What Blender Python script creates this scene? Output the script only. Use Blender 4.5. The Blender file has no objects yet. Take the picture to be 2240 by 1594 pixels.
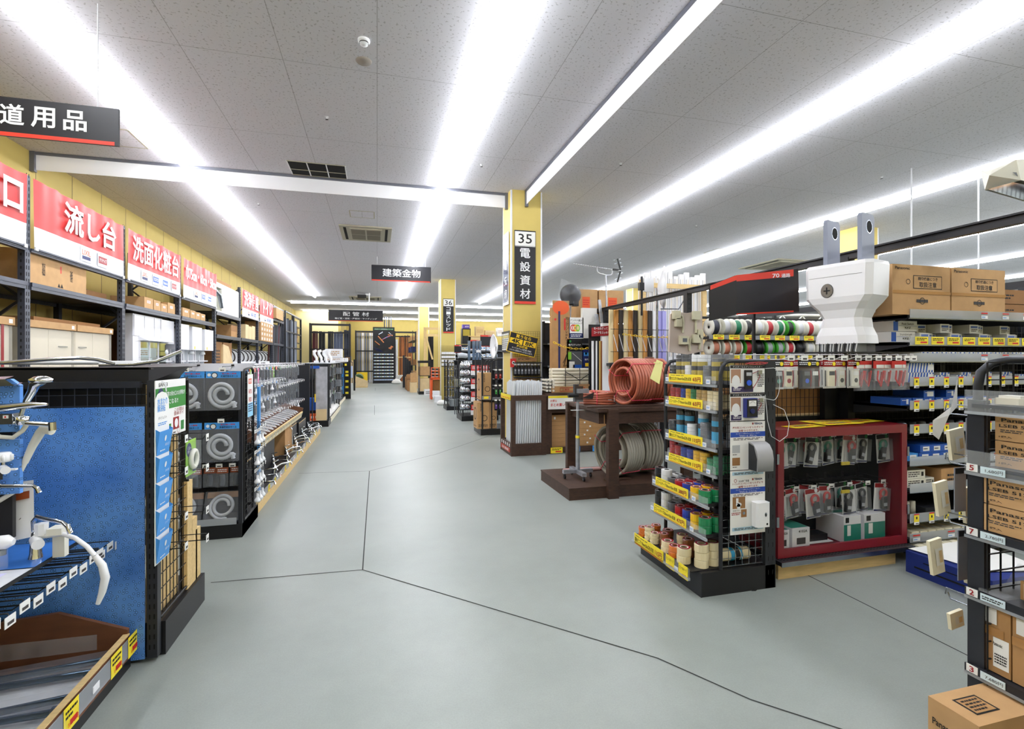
import bpy, math, random
from mathutils import Vector, Matrix, Euler
SC = bpy.context.scene
COL = SC.collection
PI = math.pi
R = math.radians
# ------------------------------------------------------------ camera, world, exposure
F_PX, YAW, HZ, CH = 1100.0, math.atan(295 / 1100.0), 786.0, 1.5
cd = bpy.data.cameras.new('camera'); cam = bpy.data.objects.new('camera', cd); COL.objects.link(cam)
cd.sensor_width = 36.0; cd.lens = 36.0 * F_PX / 2240.0; cd.shift_y = -(797.0 - HZ) / 2240.0
cd.clip_start = 0.02; cd.clip_end = 200
cam.location = (0, 0, CH); cam.rotation_euler = (PI / 2, 0, -YAW)
SC.camera = cam
w = bpy.data.worlds.new('world'); SC.world = w; w.use_nodes = True
w.node_tree.nodes['Background'].inputs[0].default_value = (0.62, 0.66, 0.75, 1)
w.node_tree.nodes['Background'].inputs[1].default_value = 0.0
SC.view_settings.view_transform = 'Standard'; SC.view_settings.look = 'None'
SC.view_settings.gamma = 1.0; SC.view_settings.use_curve_mapping = False
SC.view_settings.exposure = 0.42
LIGHT = 44.0            # emission of the ceiling strips

# ------------------------------------------------------------ materials
MT = {}
def mat(name, col, rough=.6, metal=0., alpha=1., noise=0., nscale=30., bump=0., bscale=60., spec=.5, emit=0., coat=0., stretch=None, trans=0.):
    m = bpy.data.materials.new(name); m.use_nodes = True; nt = m.node_tree; b = nt.nodes['Principled BSDF']
    c = tuple(((v / 255.) / 12.92 if v / 255. <= .04045 else ((v / 255. + .055) / 1.055) ** 2.4) for v in col) + (1,)
    b.inputs['Base Color'].default_value = c; b.inputs['Roughness'].default_value = rough
    b.inputs['Metallic'].default_value = metal; b.inputs['Alpha'].default_value = alpha
    b.inputs['Specular IOR Level'].default_value = spec
    b.inputs['Transmission Weight'].default_value = trans
    if coat: b.inputs['Coat Weight'].default_value = coat; b.inputs['Coat Roughness'].default_value = .08
    if emit:
        b.inputs['Emission Color'].default_value = c; b.inputs['Emission Strength'].default_value = emit
    if noise or bump:
        tc = nt.nodes.new('ShaderNodeTexCoord'); mp = nt.nodes.new('ShaderNodeMapping')
        nt.links.new(tc.outputs['Object'], mp.inputs['Vector'])
        if stretch: mp.inputs['Scale'].default_value = stretch
    if noise:
        n = nt.nodes.new('ShaderNodeTexNoise'); n.inputs['Scale'].default_value = nscale; n.inputs['Detail'].default_value = 5
        rp = nt.nodes.new('ShaderNodeMapRange'); rp.inputs['From Min'].default_value = .3; rp.inputs['From Max'].default_value = .7
        rp.inputs['To Min'].default_value = 1 - noise; rp.inputs['To Max'].default_value = 1 + noise
        mx = nt.nodes.new('ShaderNodeVectorMath'); mx.operation = 'SCALE'; mx.inputs[0].default_value = c[:3]
        nt.links.new(mp.outputs[0], n.inputs['Vector']); nt.links.new(n.outputs['Fac'], rp.inputs['Value'])
        nt.links.new(rp.outputs['Result'], mx.inputs['Scale']); nt.links.new(mx.outputs[0], b.inputs['Base Color'])
    if bump:
        n2 = nt.nodes.new('ShaderNodeTexNoise'); n2.inputs['Scale'].default_value = bscale; n2.inputs['Detail'].default_value = 3
        bp = nt.nodes.new('ShaderNodeBump'); bp.inputs['Strength'].default_value = bump; bp.inputs['Distance'].default_value = .01
        nt.links.new(mp.outputs[0], n2.inputs['Vector']); nt.links.new(n2.outputs['Fac'], bp.inputs['Height']); nt.links.new(bp.outputs[0], b.inputs['Normal'])
    MT[name] = m; return m
def M(x):
    if not isinstance(x, str): return x
    return MT[x]
def cc(r, g, b, rough=.5, **k):
    n = 'paint_%d_%d_%d' % (r, g, b)
    return MT.get(n) or mat(n, (r, g, b), rough, **k)

# ------------------------------------------------------------ mesh builder
_txt = {}
def text_geo(s, bold):
    k = (s, bold)
    if k in _txt: return _txt[k]
    cu = bpy.data.curves.new('t', 'FONT'); cu.body = s; cu.fill_mode = 'FRONT'; cu.resolution_u = 2; cu.offset = bold; cu.space_line = .9
    o = bpy.data.objects.new('t', cu); COL.objects.link(o)
    dg = bpy.context.evaluated_depsgraph_get(); me = bpy.data.meshes.new_from_object(o.evaluated_get(dg))
    vs = [tuple(v.co[:2]) for v in me.vertices]; fs = [tuple(p.vertices) for p in me.polygons]
    bpy.data.objects.remove(o); bpy.data.curves.remove(cu); bpy.data.meshes.remove(me)
    if not vs: vs = [(0, 0), (1, 1)]
    x0 = min(v[0] for v in vs); x1 = max(v[0] for v in vs); y0 = min(v[1] for v in vs); y1 = max(v[1] for v in vs)
    vs = [((v[0] - x0) / max(x1 - x0, 1e-6) - .5, (v[1] - y0) / max(y1 - y0, 1e-6) - .5) for v in vs]
    _txt[k] = (vs, fs, (x1 - x0) / max(y1 - y0, 1e-6)); return _txt[k]
X, Y, Z = Vector((1, 0, 0)), Vector((0, 1, 0)), Vector((0, 0, 1))
FR = {'-y': (X, Z, -Y), '+x': (Y, Z, X), '-x': (-Y, Z, -X), '+y': (-X, Z, Y), '+z': (X, Y, Z), '-z': (X, -Y, -Z)}
class MB:
    def __init__(s, T=None): s.v = []; s.f = []; s.mi = []; s.ms = []; s.sm = []; s.T = T
    def _m(s, m):
        m = M(m)
        if m not in s.ms: s.ms.append(m)
        return s.ms.index(m)
    def add(s, vs, fs, m, smooth=False):
        b = len(s.v); k = s._m(m)
        if s.T is not None: vs = [s.T @ Vector(v) for v in vs]
        s.v += [tuple(v) for v in vs]; s.f += [tuple(b + i for i in f) for f in fs]; s.mi += [k] * len(fs); s.sm += [smooth] * len(fs); return s
    def box(s, x0, y0, z0, x1, y1, z1, m, c=0):
        if x0 > x1: x0, x1 = x1, x0
        if y0 > y1: y0, y1 = y1, y0
        if z0 > z1: z0, z1 = z1, z0
        if c:   # chamfered vertical + top edges
            return s.prism([(x0 + c, y0), (x1 - c, y0), (x1, y0 + c), (x1, y1 - c), (x1 - c, y1), (x0 + c, y1), (x0, y1 - c), (x0, y0 + c)], z0, z1, m)
        vs = [(x0, y0, z0), (x1, y0, z0), (x1, y1, z0), (x0, y1, z0), (x0, y0, z1), (x1, y0, z1), (x1, y1, z1), (x0, y1, z1)]
        return s.add(vs, [(3, 2, 1, 0), (4, 5, 6, 7), (0, 1, 5, 4), (1, 2, 6, 5), (2, 3, 7, 6), (3, 0, 4, 7)], m)
    def prism(s, pts, a, b, m, axis='z', smooth=False):
        n = len(pts)
        def q(p, t): return (p[0], p[1], t) if axis == 'z' else ((p[0], t, p[1]) if axis == 'y' else (t, p[0], p[1]))
        vs = [q(p, a) for p in pts] + [q(p, b) for p in pts]
        s.add(vs, [tuple(range(n))[::-1], tuple(range(n, 2 * n))], m)
        return s.add(vs, [(i, (i + 1) % n, n + (i + 1) % n, n + i) for i in range(n)], m, smooth)
    def bar(s, p, q, t, m, t2=None):    # square bar from p to q
        p, q = Vector(p), Vector(q); d = (q - p)
        if d.length < 1e-6: return s
        d.normalize(); u = d.cross(Z if abs(d.z) < .9 else X).normalized(); w_ = d.cross(u); a = t / 2; b = (t2 or t) / 2
        vs = [e + u * (a * i) + w_ * (b * j) for e in (p, q) for i, j in ((-1, -1), (1, -1), (1, 1), (-1, 1))]
        return s.add(vs, [(0, 1, 2, 3), (7, 6, 5, 4), (0, 4, 5, 1), (1, 5, 6, 2), (2, 6, 7, 3), (3, 7, 4, 0)], m)
    def tube(s, pts, r, m, seg=8, cap=True, closed=False):
        pts = [Vector(p) for p in pts]; n = len(pts); rs = r if isinstance(r, (list, tuple)) else [r] * n
        vs = []; pu = None
        for i, p in enumerate(pts):
            if closed: d = pts[(i + 1) % n] - pts[i - 1]
            else: d = pts[min(i + 1, n - 1)] - pts[max(i - 1, 0)]
            if d.length < 1e-9: d = Vector((0, 0, 1))
            d.normalize()
            if pu is None: pu = d.cross(Z if abs(d.z) < .9 else X).normalized()
            else:
                pu = pu - d * pu.dot(d)
                pu = pu.normalized() if pu.length > 1e-6 else d.cross(Z if abs(d.z) < .9 else X).normalized()
            w_ = d.cross(pu)
            for k in range(seg):
                a = 2 * PI * k / seg; vs.append(p + (pu * math.cos(a) + w_ * math.sin(a)) * rs[i])
        fs = [(i * seg + k, i * seg + (k + 1) % seg, (i + 1) * seg + (k + 1) % seg, (i + 1) * seg + k) for i in range(n - 1) for k in range(seg)]
        if closed: fs += [((n - 1) * seg + k, (n - 1) * seg + (k + 1) % seg, (k + 1) % seg, k) for k in range(seg)]
        s.add(vs, fs, m, True)
        if cap and not closed: s.add(vs[:seg] + vs[-seg:], [tuple(range(seg))[::-1], tuple(range(seg, 2 * seg))], m)
        return s
    def cyl(s, p, q, r, m, seg=16, r2=None): return s.tube([p, q], [r, r if r2 is None else r2], m, seg)
    def lathe(s, prof, o, m, seg=20, axis='z', smooth=True):   # prof = [(r, h)]
        vs = []
        for r, h in prof:
            for k in range(seg):
                a = 2 * PI * k / seg; c_, s_ = r * math.cos(a), r * math.sin(a)
                vs.append((o[0] + c_, o[1] + s_, o[2] + h) if axis == 'z' else ((o[0] + h, o[1] + c_, o[2] + s_) if axis == 'x' else (o[0] + s_, o[1] + h, o[2] + c_)))
        n = len(prof)
        return s.add(vs, [(i * seg + k, i * seg + (k + 1) % seg, (i + 1) * seg + (k + 1) % seg, (i + 1) * seg + k) for i in range(n - 1) for k in range(seg)], m, smooth)
    def quad(s, a, b, c, d, m): return s.add([a, b, c, d], [(0, 1, 2, 3)], m)
    def rect(s, c, face, w_, h, m, off=0., th=0.):   # flat rectangle on a face frame, centre c
        r_, u, n = FR[face] if isinstance(face, str) else face
        c = Vector(c) + n * off
        vs = [c - r_ * w_ / 2 - u * h / 2, c + r_ * w_ / 2 - u * h / 2, c + r_ * w_ / 2 + u * h / 2, c - r_ * w_ / 2 + u * h / 2]
        if not th: return s.add(vs, [(0, 1, 2, 3)], m)
        vs = [v - n * th for v in vs] + vs
        return s.add(vs, [(3, 2, 1, 0), (4, 5, 6, 7), (0, 1, 5, 4), (1, 2, 6, 5), (2, 3, 7, 6), (3, 0, 4, 7)], m)
    def disc(s, c, face, r, m, off=0., seg=20, r2=None, ry=None):
        r_, u, n = FR[face] if isinstance(face, str) else face
        c = Vector(c) + n * off; ry = ry or r
        o = [c + r_ * (r * math.cos(2 * PI * k / seg)) + u * (ry * math.sin(2 * PI * k / seg)) for k in range(seg)]
        if r2 is None: return s.add(o, [tuple(range(seg))], m)
        q = r2 / r; i_ = [c + (v - c) * q for v in o]
        return s.add(o + i_, [(k, (k + 1) % seg, seg + (k + 1) % seg, seg + k) for k in range(seg)], m)
    def text(s, t, c, face, w_, h, m, bold=0., off=.0015):
        r_, u, n = FR[face] if isinstance(face, str) else face
        vs, fs, _ = text_geo(t, bold); c = Vector(c) + n * off
        return s.add([c + r_ * (v[0] * w_) + u * (v[1] * h) for v in vs], fs, m)
    def scrib(s, c, face, w_, h, m, rows=3, off=.0012, seed=1, fill=.75):   # lines of small unreadable print
        rr = random.Random(seed); r_, u, n = FR[face] if isinstance(face, str) else face; c = Vector(c); dh = h / rows
        for i in range(rows):
            x = -w_ / 2; z = h / 2 - (i + .5) * dh; end = w_ / 2 * (1 if i < rows - 1 else rr.uniform(.2, 1))
            while x < end:
                l = min(w_ * rr.uniform(.08, .26), end - x)
                if l < w_ * .02: break
                s.rect(c + r_ * (x + l / 2) + u * z, (r_, u, n), l * .9, dh * .5 * fill / .75, m, off); x += l + w_ * .02
        return s
    def grid(s, c, face, w_, h, dx, dz, t, m):   # wire mesh panel
        r_, u, n = FR[face] if isinstance(face, str) else face; c = Vector(c)
        nx = max(1, round(w_ / dx)); nz = max(1, round(h / dz))
        for i in range(nx + 1):
            p = c + r_ * (-w_ / 2 + w_ * i / nx); s.bar(p - u * h / 2, p + u * h / 2, t, m)
        for j in range(nz + 1):
            p = c + u * (-h / 2 + h * j / nz); s.bar(p - r_ * w_ / 2 + n * t, p + r_ * w_ / 2 + n * t, t, m)
        return s
    def build(s, name, parent=None, loc=None, label=None, cat=None, group=None, kind=None, bevel=0, rot=None):
        me = bpy.data.meshes.new(name); me.from_pydata(s.v, [], s.f)
        for m in s.ms: me.materials.append(m)
        me.polygons.foreach_set('material_index', s.mi); me.polygons.foreach_set('use_smooth', s.sm); me.update()
        o = bpy.data.objects.new(name, me); COL.objects.link(o)
        if parent is not None: o.parent = parent
        if loc is not None: o.location = loc
        if rot is not None: o.rotation_euler = rot
        if bevel:
            b = o.modifiers.new('bevel', 'BEVEL'); b.width = bevel; b.segments = 2; b.limit_method = 'ANGLE'
        if label: o['label'] = label
        if cat: o['category'] = cat
        if group: o['group'] = group
        if kind: o['kind'] = kind
        return o
def thing(name, label, cat, loc=(0, 0, 0), rz=0, group=None, kind=None):
    o = bpy.data.objects.new(name, None); COL.objects.link(o); o.empty_display_size = .1
    o.location = loc; o.rotation_euler = (0, 0, rz); o['label'] = label; o['category'] = cat
    if group: o['group'] = group
    if kind: o['kind'] = kind
    return o
KIDS = {}
def dup(root, loc, label, rz=None, rot=None, scale=None, group=None, first={}):
    """first call per root moves the root itself; later calls copy it and its parts"""
    if root.name not in first:
        first[root.name] = 1; r = root
    else:
        r = root.copy(); COL.objects.link(r)
        if root.name not in KIDS: KIDS[root.name] = [(c, list(c.children)) for c in root.children]
        for c, gs in KIDS[root.name]:
            k = c.copy(); COL.objects.link(k); k.parent = r
            for g in gs: q = g.copy(); COL.objects.link(q); q.parent = k
    r.location = loc; r['label'] = label
    if rz is not None: r.rotation_euler = (0, 0, rz)
    if rot is not None: r.rotation_euler = rot
    if scale is not None: r.scale = scale if isinstance(scale, tuple) else (scale,) * 3
    if group: r['group'] = group
    return r
ORD = 'first second third fourth fifth sixth seventh eighth ninth tenth eleventh twelfth thirteenth fourteenth fifteenth sixteenth seventeenth eighteenth nineteenth twentieth'.split()
def nth(i):
    if i < 20: return ORD[i]
    t = ['twenty', 'thirty', 'forty', 'fifty', 'sixty', 'seventy', 'eighty', 'ninety'][(i + 1) // 10 - 2]
    return t + ('-' + ORD[(i + 1) % 10 - 1] if (i + 1) % 10 else 'th (last of the tens)')
RND = random.Random(7)

# ------------------------------------------------------------ palette
mat('black_metal', (30, 30, 33), .42, .25)
mat('dark_metal', (46, 48, 54), .4, .35, noise=.08, nscale=12)
mat('rack_metal', (66, 70, 82), .4, .35, noise=.1, nscale=10)
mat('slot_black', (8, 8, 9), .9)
mat('white', (236, 237, 240), .5)
mat('white_gloss', (240, 241, 244), .22, coat=.3)
mat('offwhite', (226, 224, 212), .45)
mat('ivory', (232, 224, 196), .5, noise=.03, nscale=20)
mat('paper', (238, 238, 236), .7)
mat('chrome', (225, 228, 232), .07, 1.)
mat('steel', (150, 156, 166), .22, .95, noise=.12, nscale=9)
mat('galv', (180, 184, 194), .38, .75, noise=.2, nscale=14)
mat('wire_white', (215, 216, 222), .35)
mat('wire_black', (24, 24, 26), .45, .3)
mat('carton', (190, 151, 104), .78, noise=.08, nscale=9)
mat('carton_b', (176, 134, 86), .8, noise=.1, nscale=8)
mat('carton_d', (150, 108, 66), .82, noise=.08, nscale=8)
mat('carton_tape', (178, 130, 74), .25)
mat('ink', (24, 22, 22), .7)
mat('ink_soft', (70, 66, 66), .8)
mat('red', (205, 40, 38), .45)
mat('deep_red', (150, 18, 28), .4)
mat('tag_yellow', (244, 222, 44), .5)
mat('tag_red', (206, 44, 34), .55)
mat('blue', (28, 84, 178), .45)
mat('navy', (22, 34, 92), .5)
mat('sky', (64, 148, 222), .45)
mat('green', (36, 130, 54), .45)
mat('orange', (226, 92, 38), .5)
mat('yellow', (240, 200, 30), .45)
mat('pine', (214, 184, 128), .6, noise=.12, nscale=5, stretch=(1.5, 12, 12))
mat('plywood', (222, 196, 150), .65, noise=.07, nscale=6)
mat('brown_wood', (66, 44, 32), .55, noise=.3, nscale=6, bump=.2, bscale=18, stretch=(2, 2, 9))
mat('clear', (235, 240, 245), .06, alpha=.13, spec=.8)
mat('clear_bag', (225, 230, 240), .14, alpha=.1, spec=.9, bump=.7, bscale=22)
mat('price_clear', (200, 205, 212), .1, alpha=.45, spec=.8)
mat('sign_black', (22, 22, 30), .4)
mat('sign_red', (214, 58, 40), .45)
TC = {'black': (26, 26, 30), 'white': (226, 228, 232), 'grey': (96, 98, 104), 'red': (176, 28, 38), 'blue': (34, 62, 170), 'yellow': (240, 190, 24), 'green': (24, 128, 78), 'tan': (196, 164, 96), 'cream': (232, 218, 178), 'brown': (128, 72, 34), 'orange': (218, 118, 44)}
for k, v in TC.items(): mat('tape_' + k, v, .28, coat=.3)
mat('cord_clear', (220, 222, 224), .25)
mat('brand_gold', (170, 150, 40), .4); mat('brand_cyan', (40, 160, 210), .4)
# ------------------------------------------------------------ floor and ceiling materials
def floor_mat():
    m = mat('concrete_floor', (128, 134, 129), .36, spec=.45); nt = m.node_tree; b = nt.nodes['Principled BSDF']
    tc = nt.nodes.new('ShaderNodeTexCoord')
    n1 = nt.nodes.new('ShaderNodeTexNoise'); n1.inputs['Scale'].default_value = .55; n1.inputs['Detail'].default_value = 6
    n2 = nt.nodes.new('ShaderNodeTexNoise'); n2.inputs['Scale'].default_value = 130; n2.inputs['Detail'].default_value = 2
    n3 = nt.nodes.new('ShaderNodeTexNoise'); n3.inputs['Scale'].default_value = 5; n3.inputs['Detail'].default_value = 8; n3.inputs['Roughness'].default_value = .7
    for n in (n1, n2, n3): nt.links.new(tc.outputs['Object'], n.inputs['Vector'])
    r1 = nt.nodes.new('ShaderNodeValToRGB'); r1.color_ramp.elements[0].position = .3; r1.color_ramp.elements[1].position = .72
    r1.color_ramp.elements[0].color = (.225, .25, .232, 1); r1.color_ramp.elements[1].color = (.31, .335, .312, 1)
    nt.links.new(n1.outputs['Fac'], r1.inputs['Fac'])
    a = nt.nodes.new('ShaderNodeMath'); a.operation = 'MULTIPLY_ADD'; a.inputs[1].default_value = .22; a.inputs[2].default_value = .89
    nt.links.new(n2.outputs['Fac'], a.inputs[0])
    a3 = nt.nodes.new('ShaderNodeMath'); a3.operation = 'MULTIPLY_ADD'; a3.inputs[1].default_value = .3; a3.inputs[2].default_value = .85
    nt.links.new(n3.outputs['Fac'], a3.inputs[0])
    mu = nt.nodes.new('ShaderNodeMath'); mu.operation = 'MULTIPLY'; nt.links.new(a.outputs[0], mu.inputs[0]); nt.links.new(a3.outputs[0], mu.inputs[1])
    sc = nt.nodes.new('ShaderNodeVectorMath'); sc.operation = 'SCALE'; nt.links.new(r1.outputs[0], sc.inputs[0]); nt.links.new(mu.outputs[0], sc.inputs['Scale'])
    nt.links.new(sc.outputs[0], b.inputs['Base Color'])
    rr = nt.nodes.new('ShaderNodeMapRange'); rr.inputs['To Min'].default_value = .3; rr.inputs['To Max'].default_value = .5
    nt.links.new(n3.outputs['Fac'], rr.inputs['Value']); nt.links.new(rr.outputs[0], b.inputs['Roughness'])
floor_mat()
def ceil_mat():
    m = mat('rockwool_ceiling', (196, 194, 198), .9, spec=.1); nt = m.node_tree; b = nt.nodes['Principled BSDF']
    tc = nt.nodes.new('ShaderNodeTexCoord')
    n1 = nt.nodes.new('ShaderNodeTexNoise'); n1.inputs['Scale'].default_value = 38; n1.inputs['Detail'].default_value = 1.5
    nt.links.new(tc.outputs['Object'], n1.inputs['Vector'])
    r1 = nt.nodes.new('ShaderNodeValToRGB'); e = r1.color_ramp.elements
    e[0].position = .33; e[0].color = (.5, .49, .52, 1); e[1].position = .39; e[1].color = (.72, .71, .76, 1)
    nt.links.new(n1.outputs['Fac'], r1.inputs['Fac'])
    br = nt.nodes.new('ShaderNodeTexBrick'); br.offset = 0; br.inputs['Scale'].default_value = 1.0; br.inputs['Mortar Size'].default_value = .004
    br.inputs['Brick Width'].default_value = 1.82; br.inputs['Row Height'].default_value = .91
    br.inputs['Color1'].default_value = (1, 1, 1, 1); br.inputs['Color2'].default_value = (.98, .98, .98, 1); br.inputs['Mortar'].default_value = (.62, .62, .62, 1)
    rot = nt.nodes.new('ShaderNodeMapping'); rot.inputs['Rotation'].default_value = (0, 0, PI / 2)
    nt.links.new(tc.outputs['Object'], rot.inputs['Vector']); nt.links.new(rot.outputs[0], br.inputs['Vector'])
    mx = nt.nodes.new('ShaderNodeMix'); mx.data_type = 'RGBA'; mx.blend_type = 'MULTIPLY'; mx.inputs[0].default_value = 1
    nt.links.new(r1.outputs[0], mx.inputs[6]); nt.links.new(br.outputs['Color'], mx.inputs[7]); nt.links.new(mx.outputs[2], b.inputs['Base Color'])
ceil_mat()
mat('wall_yellow', (172, 152, 82), .75, noise=.03, nscale=3)
mat('wall_cream', (228, 214, 160), .75)
mat('column_yellow', (210, 188, 106), .6, noise=.03, nscale=4)
mat('joint', (42, 44, 42), .9)
H = 4.5
MB().box(-6, -5, -.1, 34, 42, 0, 'concrete_floor').build('floor', kind='structure')
MB().box(-6, -5, H, 34, 42, H + .1, 'rockwool_ceiling').build('ceiling', kind='structure')
def wall(name, b, m='wall_yellow', seams=None):
    mb = MB().box(*b, m)
    if seams:
        for sy in seams: mb.box(b[3], sy - .004, 0, b[3] + .002, sy + .004, H, 'ink_soft')
    return mb.build(name, kind='structure')
wall('wall_left', (-5.0, -5, 0, -4.83, 33.2, H), seams=[-2 + .91 * i for i in range(38)])
wall('wall_end', (-4.83, 33.2, 0, -2.35, 33.35, H), 'wall_cream')
wall('wall_return', (-2.35, 33.2, 0, -2.2, 39, H))
wall('wall_back', (-2.2, 39, 0, 34, 39.15, H))
wall('wall_right', (33.8, -5, 0, 34, 39, H), 'wall_cream')
wall('wall_front', (-5.0, -5, 0, 34, -4.85, H), 'wall_cream')
# expansion joints cut in the floor
def joint(name, pts):
    mb = MB()
    for (a, b), (c, d) in zip(pts, pts[1:]):
        v = Vector((c - a, d - b, 0)).normalized(); n = Vector((-v.y, v.x, 0)) * .0042
        p, q = Vector((a, b, .0012)), Vector((c, d, .0012)); mb.quad(p - n, q - n, q + n, p + n, 'joint')
    mb.build(name, kind='structure')
joint('trim_1', [(-.1, 7.03), (-.1, 3.74)])
joint('trim_2', [(-1.08, 3.79), (-.1, 3.74), (1.36, 2.25), (1.59, 1.87), (2.4, 1.0)])
joint('trim_3', [(-1.0, 7.12), (-.1, 7.03), (.9, 8.0), (2.25, 9.81), (2.6, 10.4)])
joint('trim_4', [(2.89, 2.85), (2.89, 1.6)])
joint('trim_5', [(3.0, 5.6), (3.02, 4.2), (2.95, 3.4)])
joint('trim_6', [(-.07, 14.1), (-.08, 17.0)])
joint('trim_7', [(-.1, 27.5), (-.1, 25.0)])
# ------------------------------------------------------------ yellow pillars with white corner guards
mat('corner_guard', (224, 226, 232), .35)
def pillar(x, y, label, s=.57, z1=4.5):
    t = thing('pillar', label, 'pillar', (x, y, 0))
    MB().box(0, 0, 0, s, s, z1, 'column_yellow').build('shaft', t)
    for i, j in ((0, 0), (1, 0), (0, 1)):
        g = .022; xx = i * s; yy = j * s
        MB().box(xx - .006 if not i else xx - g, yy - .006 if not j else yy - g, 0.01, xx + g if not i else xx + .006, yy + g if not j else yy + .006, z1 - .01, 'corner_guard').build('corner_guard', t)
    return t
pillar(2.28, 8.57, 'large yellow pillar carrying the board numbered 35 beside the aisle')
pillar(2.28, 18.8, 'yellow pillar carrying the board numbered 36 further down the aisle')
pillar(2.28, 28.9, 'narrow pale yellow pillar far down the aisle behind the one numbered 36')
pillar(10.45, 8.9, 'yellow pillar rising behind the two big metal blades of the giant plug')
pillar(10.38, 19.1, 'yellow pillar far off, seen beyond the satellite dish and the wood strips')
# ------------------------------------------------------------ strip lights
el = mat('led_glow', (255, 255, 255), .5); b = el.node_tree.nodes['Principled BSDF']
b.inputs['Emission Color'].default_value = (.93, .96, 1, 1); b.inputs['Emission Strength'].default_value = LIGHT
mat('lamp_body', (232, 234, 240), .5)
def strip(label, x0, y0, x1, y1):
    t = thing('strip_light', label, 'ceiling light', ((x0 + x1) / 2, (y0 + y1) / 2, H))
    dx, dy = (x1 - x0) / 2, (y1 - y0) / 2; pr = [(-.034, -.034), (-.042, -.055), (-.032, -.08), (0, -.09), (.032, -.08), (.042, -.055), (.034, -.034)]
    if dx < dy: MB().box(-.03, -dy, -.034, .03, dy, -.001, 'lamp_body').build('housing', t); MB().prism(pr, -dy, dy, 'led_glow', 'y').build('diffuser', t)
    else: MB().box(-dx, -.03, -.034, dx, .03, -.001, 'lamp_body').build('housing', t); MB().prism(pr, -dx, dx, 'led_glow', 'x').build('diffuser', t)
strip('leftmost strip light, the part beyond the white ceiling panel towards the end wall', -2.83, 8.87, -2.83, 25.3)
strip('leftmost strip light, the near part in front of the white ceiling panel', -2.83, -2, -2.83, 8.76)
strip('middle strip light, the part beyond the white ceiling panel above the hanging sign', 1.1, 8.87, 1.1, 25.3)
strip('middle strip light, the near part in front of the white ceiling panel', 1.1, -2, 1.1, 8.76)
strip('long strip light just right of the big pillar, running to the back', 5.2, -2, 5.2, 26)
strip('long strip light passing above the giant white plug', 9.35, -2, 9.35, 26)
strip('strip light at the right edge above the stacked cartons', 13.5, -2, 13.5, 26)
strip('faint strip light furthest to the right', 17.6, -2, 17.6, 26)
strip('hidden right-hand strip light over the far sales floor', 22., -2, 22., 26)
strip('cross-running strip light nearest of the three at the back', -4.3, 28.0, 24, 28.0)
strip('cross-running strip light, middle one of the three at the back', -4.3, 32.5, 24, 32.5)
strip('cross-running strip light closest to the back wall', -1.6, 37.6, 24, 37.6)
# ------------------------------------------------------------ hanging smoke barriers
mat('barrier_white', (238, 238, 242), .4); mat('barrier_rail', (110, 112, 122), .4, .5)
t = thing('smoke_barrier', 'white hanging ceiling panel with grey rail crossing from left wall to pillar', 'ceiling panel', (-1.27, 8.82, 4.24))
MB().box(-3.5, -.004, 0, 3.5, .004, .22, 'barrier_white').build('panel', t)
MB().box(-3.55, -.03, .22, 3.55, .02, .258, 'barrier_rail').build('rail', t)
MB().box(-3.56, -.045, -.03, -3.5, .02, .26, 'barrier_rail').build('end_bracket', t); MB().box(3.5, -.045, -.03, 3.55, .02, .26, 'barrier_rail').build('end_bracket', t)
t = thing('smoke_barrier', 'white hanging ceiling panel running forward from the big pillar', 'ceiling panel', (2.55, 3.2, 4.24))
MB().box(-.004, -5.3, 0, .004, 5.34, .22, 'barrier_white').build('panel', t)
MB().box(-.02, -5.3, .22, .03, 5.34, .258, 'barrier_rail').build('rail', t)
MB().box(-.02, 5.3, -.04, .03, 5.36, .26, 'barrier_rail').build('end_bracket', t)
# ------------------------------------------------------------ air conditioners, openings, hatches, detectors
mat('ac_beige', (176, 170, 150), .6); mat('ac_grille', (122, 114, 98), .7)
def cassette(label, x, y, w_, d):
    t = thing('ceiling_air_conditioner', label, 'air conditioner', (x, y, H))
    a, b_ = w_ / 2, d / 2
    MB().box(-a, -b_, -.03, a, b_, -.002, 'ac_beige').build('frame', t)
    MB().box(-a * .62, -b_ * .78, -.045, a * .62, b_ * .78, -.03, 'ac_beige').build('inner_panel', t)
    g = MB()
    for i in (-1, 1):
        for j in (-1, 1): g.box(i * a * .3 - a * .27, j * b_ * .36 - b_ * .32, -.05, i * a * .3 + a * .27, j * b_ * .36 + b_ * .32, -.045, 'ac_grille')
    g.build('intake_grille', t)
    for i in (-1, 1): MB().box(i * a * .8 - .03, -b_ * .82, -.036, i * a * .8 + .03, b_ * .82, -.03, 'slot_black').build('air_slot', t)
cassette('beige ceiling air conditioner between strip lights, nearest in the aisle', -.25, 12.45, 1.15, 1.4)
cassette('beige ceiling air conditioner far down the aisle before the cross lights', -.55, 25.6, 1.5, 1.4)
cassette('beige ceiling air conditioner above the aisle sign numbered 70', 12.2, 13.2, 1.45, 1.7)
t = thing('open_ceiling_bay', 'dark open bay in the ceiling with white frame bars', 'vent', (-.9, 8.48, H))
MB().box(-.42, -.29, -.004, .42, .29, -.001, 'slot_black').build('opening', t)
f = MB()
for x in (-.42, -.14, .14, .42): f.box(x - .008, -.29, -.012, x + .008, .29, -.004, 'barrier_white')
for y in (-.29, .05, .29): f.box(-.42, y - .006, -.012, .42, y + .006, -.004, 'ac_beige')
f.build('grid_bars', t)
def hatch(x, y, s, label):
    mb = MB()
    for i in (-1, 1): mb.box(i * s - .01, -s, -.006, i * s + .01, s, -.001, 'ac_beige').box(-s, i * s - .01, -.006, s, i * s + .01, -.001, 'ac_beige')
    mb.box(-s, -s, -.004, s, s, -.001, 'rockwool_ceiling')
    mb.build('ceiling_hatch', None, (x, y, H), label, 'ceiling hatch')
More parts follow.
